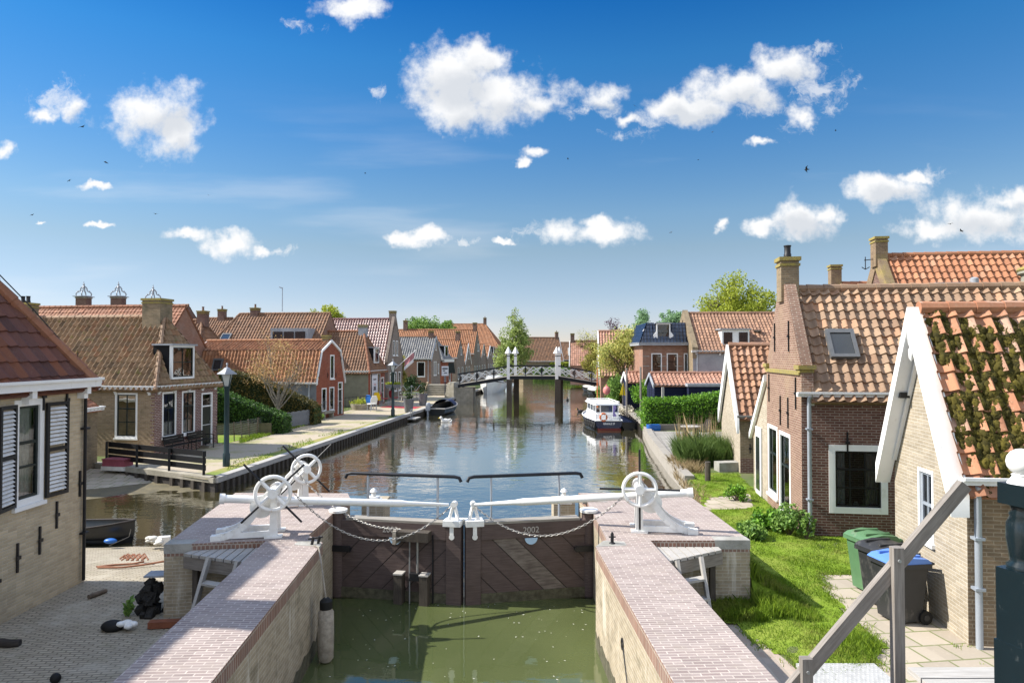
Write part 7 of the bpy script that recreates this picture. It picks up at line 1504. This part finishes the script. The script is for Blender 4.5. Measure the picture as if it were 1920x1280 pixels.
m = MB(); sc = hull(m, 2.2, .8, .4); m.flat([(p[0][0], p[0][1], p[0][2]+.05) for p in sc]+[(p[-1][0], p[-1][1], p[-1][2]+.05) for p in sc[::-1]]); o = m.build('blue_kayak', 'blue', None, org=(0, 0, 0)); tag(o, 'blue upturned kayak at the left end of the clipped hedge', 'kayak'); place(o, 8.5, 39.35, RZ+.05, rad(97)); o.scale = (.5, .36, .7)
# terrace table and chair
r = thing('garden_table', 'weathered oval table with slab legs on the terrace by the hedge', 'table', (9.05, 34.6, RZ)); m = MB(); m.lathe([(.5, 0), (.52, .02), (.52, .05), (.5, .06)], (0, 0, .72), 24); o = m.build('table_top', 'wood_grey', r); o.data.transform(Matrix.Translation((0, 0, 0))); 
for v in o.data.vertices: p = v.co; v.co = ((p.x+9.05)*1.0, (p.y+34.6)*.8, p.z+RZ+.08-.08)
for s in (-1, 1): m = MB(); m.box((9.05+.27*s, 34.6, RZ+.36), (.13, .5, .7)); m.box((9.05+.27*s, 34.6, RZ+.05), (.16, .7, .08)); m.build('leg', 'wood_dark_v', r)
c = copy_tree(ch, 'dark garden chair beside the terrace table'); recolor(c, 'wood_dark'); place(c, 9.75, 34.8, RZ, rad(-60)); c.scale = (1.1, 1.1, 1.1)
m = MB(); m.prism([(7.75, 25.6), (8.75, 25.8), (8.7, 26.3), (7.7, 26.1)], RZ, .42); tag(m.build('stone_block', 'stone_cap', None, org=(8.2, 25.9, RZ)), 'low stone seat block at the wall of the small orange roofed house', 'block')
# ---- water birds and swallows
def duck(lab, x, y, s, mt, rz, grp): 
    r = thing('water_bird', lab, 'bird', (0, 0, 0), grp); m = MB(); m.ball((0, 0, .06), .16, 12, (.75, 1.25, .7)); m.ball((0, .2, .21), .065, 10); m.tube([(0, .13, .1), (0, .19, .2)], [.06, .045], 8); m.tube([(0, -.16, .1), (0, -.27, .15)], [.06, .015], 6); m.build('body', mt, r); m = MB(); m.tube([(0, .25, .2), (0, .33, .19)], [.022, .008], 6); m.build('beak', 'yellow', r); r.scale = (s, s, s); place(r, x, y, WZ, rz); return r
duck('white duck with raised wing on the water right of the sloop', -4.85, 49.7, 1.6, 'feather_white', 1.9, 'birds on the canal')
duck('small pale duckling beside the white duck', -4.45, 49.5, .7, 'feather_white', -.5, 'birds on the canal')
for i, (px, py, lab) in enumerate(((1064, 750, 'dark coot nearest the right bridge pier'), (1088, 772, 'dark coot left of the tour boat, the farther one'), (1107, 771, 'dark coot close beside the tour boat'))): p = G(px, py, WZ); duck(lab, p.x, p.y, 1.2, 'feather_dark', i*1.3, 'birds on the canal')
sw = None
for i, (px, py, d, t) in enumerate(((1513, 318, 30, .4), (154, 238, 34, 2), (199, 305, 36, .7), (130, 339, 60, 1), (292, 401, 60, .3), (60, 403, 65, 0), (1803, 433, 42, .2), (1782, 420, 55, .9), (1258, 436, 60, .1), (1065, 298, 70, .5), (1567, 245, 70, .4), (1190, 199, 70, 1.1), (685, 325, 75, .6), (391, 366, 75, .2), (1336, 248, 70, 2.2), (1309, 300, 72, 1.7))):
    p = Dp(px, py, d); WHERE = ['largest, right of centre high over the brick chimney', 'under the left cloud', 'below the left cloud', 'above the small wisp on the left', 'above the low left cloud bank', 'at the far left edge', 'before the big right cloud', 'upper one before the big right cloud', 'over the yellow-green tree', 'in the blue above the middle', 'below the streaky upper right cloud', 'left of the streaky upper right cloud', 'left of the middle in open blue', 'above the gambrel roof in open blue', 'just under the streaky cloud, left end', 'right of the middle in open blue'][i]
    if sw is None:
        sw = thing('swallow', '', 'bird', (0, 0, 0), 'swallows over the town'); m = MB(); m.tube([(0, -.09, 0), (0, -.03, 0), (0, .05, .005), (0, .09, 0)], [.006, .02, .022, .005], 8)
        for s in (-1, 1): m.add([(0, .05, .01), (.09*s, .05, .035), (.2*s, -.03, .02), (.08*s, -.0, .03), (0, -.03, .01)], [(0, 1, 3, 4)]); m.add([(.09*s, .05, .035), (.2*s, -.03, .02), (.08*s, -.0, .03)], [(0, 1, 2)]); m.add([(0, -.07, 0), (.035*s, -.17, 0), (.01*s, -.1, 0)], [(0, 1, 2)])
        m.build('body', 'feather_dark', sw); o = sw
    else: o = copy_tree(sw)
    o['label'] = 'dark swallow flying '+WHERE; o.location = p; o.rotation_euler = (.3*math.sin(i), .5*math.cos(i*2), t*3); o.scale = (1.25,)*3
# ---- things lying in the yard
def log(lab, a, b, r0, mt='bark'):
    m = MB(); a, b = V3(a), V3(b); pr = random.Random(int(r0*1000)); m.tube([a.lerp(b, t)+V3((0, pr.uniform(-.02, .02), 0)) for t in (0, .25, .5, .75, 1)], [r0*.9, r0, r0*1.05, r0*.95, r0*.85], 9); tag(m.build('log', mt, None, org=a), lab, 'log')
p = lambda px, py: G(px, py, .04)
log('short brown branch near the corner of the ochre house', p(167, 1118), p(200, 1106), .045); log('dark log at the bottom left on the cobbles', p(-30, 1204), p(36, 1206), .07, 'wood_dark')
a = G(225, 1181, 0); r = thing('rubbish_bag', 'black bag with crumpled pale cloth on the cobbles', 'bag', a); m = MB(); m.ball(a+V3((-.12, 0, .07)), .17, 12, (1.1, .8, .55)); m.build('black_bag', 'rubber', r); m = MB(); rg = np.random.default_rng(3)
for i in range(7): m.ball(a+V3((.1+rg.uniform(-.08, .12), rg.uniform(-.08, .08), .06+rg.uniform(0, .07))), rg.uniform(.04, .08), 8, (1.2, .9, .7))
m.build('pale_cloth', 'curtain', r)
a = G(104, 1279, 0); m = MB(); m.ball(a+V3((0, 0, .06)), .07, 12); tag(m.build('dark_ball', 'rubber', None, org=a), 'dark ball at the bottom edge on the cobbles', 'ball')
m = MB(); q = [G(x, y, yardz(0, 15)+.03) for x, y in ((180, 1062), (215, 1058), (250, 1056), (270, 1052))]; m.tube(q, .02, 8); q2 = [G(x, y, -.08) for x, y in ((183, 1063), (230, 1063), (270, 1058), (306, 1052), (330, 1045))]; m.tube(q2, .022, 8)
for i in range(14): t = i/13; c = G(232+40*t, 1046+3*math.sin(i*2), -.06); m.tube([c+V3((-.06, -.05, 0)), c+V3((0, .04, .06)), c+V3((.08, -.02, 0))], .02, 6)
tag(m.build('orange_hose', 'hose_orange', None, org=q[0]), 'tangled orange hose lying on the sunlit cobbles', 'hose')
a = G(295, 1020, -.28); r = thing('sack_pile', 'pale crumpled plastic sack beside the lock corner', 'sack', a); m = MB(); rg = np.random.default_rng(9)
for i in range(16): m.ball(a+V3((rg.uniform(-.35, .2), rg.uniform(-.2, .2), .06+rg.uniform(0, .12))), rg.uniform(.06, .14), 9, (1.3, 1, .7))
m.build('plastic', 'skin_box', r); m = MB(); m.box(a+V3((.32, .0, .14)), (.25, .2, .3), .2); m.build('foam_block', 'white', r); r.scale = (.7, .7, .7)
a = G(207, 1018, -.3); m = MB(); m.ball(a+V3((0, 0, .06)), .11, 12, (1.5, .9, .6)); tag(m.build('blue_cover', 'blue', None, org=a), 'small blue plastic bundle by the black rowing boat', 'bundle')
a = V3((-6.35, 11.9, 0)); r = thing('rubble_heap', 'dark heap of broken stone against the left lock corner', 'rubble', a); m = MB(); rg = np.random.default_rng(4)
for i in range(40):
    z = rg.random(); c = a+V3((rg.normal(0, .2)*(1.2-z), rg.normal(0, .22)*(1.2-z), z*.75)); s = rg.uniform(.1, .2); R3 = Matrix.Rotation(rg.uniform(0, 3), 3, 'X') @ Matrix.Rotation(rg.uniform(0, 3), 3, 'Z'); m.box(c, (s*1.4, s, s*.9), 0, R3)
m.build('stones', 'rock', r); m = MB(); m.box(a+V3((.15, .1, .88)), (.6, .5, .04), .1, None); m.build('slate_sheet', 'lead', r); m = MB(); leafcards(m, [tuple(a+V3((-.45+rg.normal(0, .06), -.25, .15+rg.random()*.2))) for _ in range(8)], np.full(8, .06), 10, .14, rg); m.build('leaves', 'leaf_mid', r); r.scale = (.62, .62, .75); r.location.x += .1
m = MB(); m.box((-5.3, 11.35, .06), (1.3, .14, .1), .12); m.box((-4.9, 11.3, .12), (.6, .12, .03), .12); tag(m.build('red_plank', 'plank_red', None, org=(-5.2, 11.35, 0)), 'reddish plank on the ground below the left landing', 'plank')
# ================================================================ bins, stair rail, iron post
b = thing('wheelie_bin', '', 'wheelie bin', (0, 0, 0), 'wheelie bins against the cream gable')
m = MB(); m.hexa([(-.22,-.25,.04), (.22,-.25,.04), (.22,.2,.04), (-.22,.2,.04), (-.28,-.34,.98), (.28,-.34,.98), (.28,.3,.98), (-.28,.3,.98)]); m.box((0, -.02, .955), (.62, .72, .07)); m.build('body', 'bin_black', b)
m = MB(); P = []
for y, z in ((-.38, 1.0), (-.3, 1.05), (0, 1.09), (.28, 1.06), (.34, 1.0)): P.append((y, z))
V = [(x, y, z) for y, z in P for x in (-.3, .3)]; m.add(V, [(2*i, 2*i+1, 2*i+3, 2*i+2) for i in range(4)]); m.hexa([(-.3,-.38,.985), (.3,-.38,.985), (.3,.34,.985), (-.3,.34,.985), (-.3,-.38,1.0), (.3,-.38,1.0), (.3,.34,1.0), (-.3,.34,1.0)])
for s in (-1, 1): m.poly([(.3*s, y, z) for y, z in P]); m.box((.16*s, -.02, 1.085), (.05, .5, .03))
m.build('lid', 'bin_lidblue', b); m = MB(); m.tube([(-.27, .4, .98), (.27, .4, .98)], .02, 8)
for s in (-1, 1): m.bar((.24*s, .3, .97), (.24*s, .4, .98), .04, .05)
m.build('handle', 'bin_black', b)
for s in (-1, 1): m = MB(); m.tube([(.2*s, .26, .11), (.27*s, .26, .11)], .11, 16); w_ = m.build('wheel', 'rubber', b); m = MB(); m.tube([(.265*s, .26, .11), (.28*s, .26, .11)], .05, 12); m.build('hub', 'bin_black', w_)
b['label'] = 'black wheelie bin with bright blue lid, nearest of the three'; b2 = copy_tree(b, 'black wheelie bin with black lid between the other two'); b3 = copy_tree(b, 'green wheelie bin with green lid, farthest of the three')
def recol(o, M_):
    for c in o.children:
        k = c.name.split('.')[0]
        if k in M_: c.data = c.data.copy(); c.data.materials.clear(); c.data.materials.append(MATS[M_[k]])
recol(b2, {'lid': 'bin_black'}); recol(b3, {'lid': 'bin_green', 'body': 'bin_green', 'handle': 'bin_green'})
for o, x, y, rz in ((b, 6.44, 11.4, -82), (b2, 6.58, 12.1, -77), (b3, 6.72, 12.8, -80)): o.location = (x, y, RZ+.01); o.rotation_euler.z = rad(rz)
r = thing('stair_handrail', 'weathered wooden stair handrail rising to the right in the foreground', 'handrail', (2.4, 5, RZ)); m = MB(); a, c = Dp(1475, 1300, 5.0), Dp(1808, 908, 5.0); m.bar(a, c, .06, .088); m.build('rail', 'wood_rail', r)
for px, t in ((1681, 1025), (1511, 1232)): p = Dp(px, t, 4.96); m = MB(); m.bar((p.x, p.y, 0), (p.x, p.y, p.z), .074, .065); o = m.build('post', 'wood_rail', r); m = MB(); m.tube([(p.x+.0, p.y-.034, p.z-.09), (p.x, p.y-.045, p.z-.09)], .012, 8); m.build('bolt', 'galv', o)
r = thing('wooden_stair', 'top boards of the wooden stair at the lower right corner', 'stair', (3.1, 4.6, 2.2)); m = MB()
for i in range(3): m.box((3.22, 4.62-.17*i, 2.33), (1.05, .155, .04))
m.build('boards', 'wood_grey', r); m = MB(); m.box((3.2, 4.4, 1.2), (.9, .08, 2.2)); m.build('stair_support', 'wood_rail', r)
# iron railing post at the right edge
Y = 2.6; r = thing('railing_post', 'dark green iron railing post topped with a white ball', 'post', (1.9, Y, 2.6)); c = V3((1.935, Y, 0)); z = lambda py: CAMZ-(py-664)/FPX*Y
sc = Y/FPX
m = MB(); m.ball((c.x, Y, z(865)), 25*sc, 20); m.lathe([(13*sc, 0), (13*sc, 6*sc), (17*sc, 9*sc), (15*sc, 13*sc), (20*sc, 20*sc), (24*sc, 26*sc), (22*sc, 28*sc)][::-1] and [(24*sc, 0), (20*sc, 6*sc), (15*sc, 13*sc), (17*sc, 16*sc), (13*sc, 19*sc), (12*sc, 25*sc)], (c.x, Y, z(905)), 20); m.build('ball_finial', 'white', r)
m = MB(); m.box((c.x, Y, (z(905)+z(944))/2), (54*sc, 54*sc, 39*sc), .3); m.build('top_block', 'post_green', r)
m = MB(); m.lathe([(26*sc, z(1064)), (27*sc, z(1056)), (20*sc, z(1050)), (22*sc, z(1040)), (27*sc, z(1005)), (26*sc, z(980)), (20*sc, z(966)), (22*sc, z(962)), (17*sc, z(955)), (22*sc, z(944))], (c.x, Y, 0), 24); m.build('vase_shaft', 'post_green', r, smooth=True)
m = MB(); m.box((c.x, Y, (z(1064)+z(1215))/2), (60*sc, 60*sc, 151*sc), .3); m.box((c.x, Y, (z(1200)+z(1420))/2), (66*sc, 66*sc, 220*sc), .3); m.build('lower_block', 'post_green', r)
m = MB(); q = V3((math.sin(.3), -math.cos(.3), 0)); t_ = V3((math.cos(.3), math.sin(.3), 0)); m.plate([c+q*(30.5*sc)+t_*(a*sc)+V3((0,0,z(b_))) for a, b_ in ((-8, 1120), (0, 1112), (8, 1120), (8, 1190), (0, 1200), (-8, 1190))], q*(2*sc)); m.build('slot_panel', 'navy', r)
for py in (925, 1085, 1232): m = MB(); m.tube([c+V3((0, 0, z(py))), c+V3((1.2, -.35, z(py)))], 12*sc, 12); m.build('rail_tube', 'post_green', r)
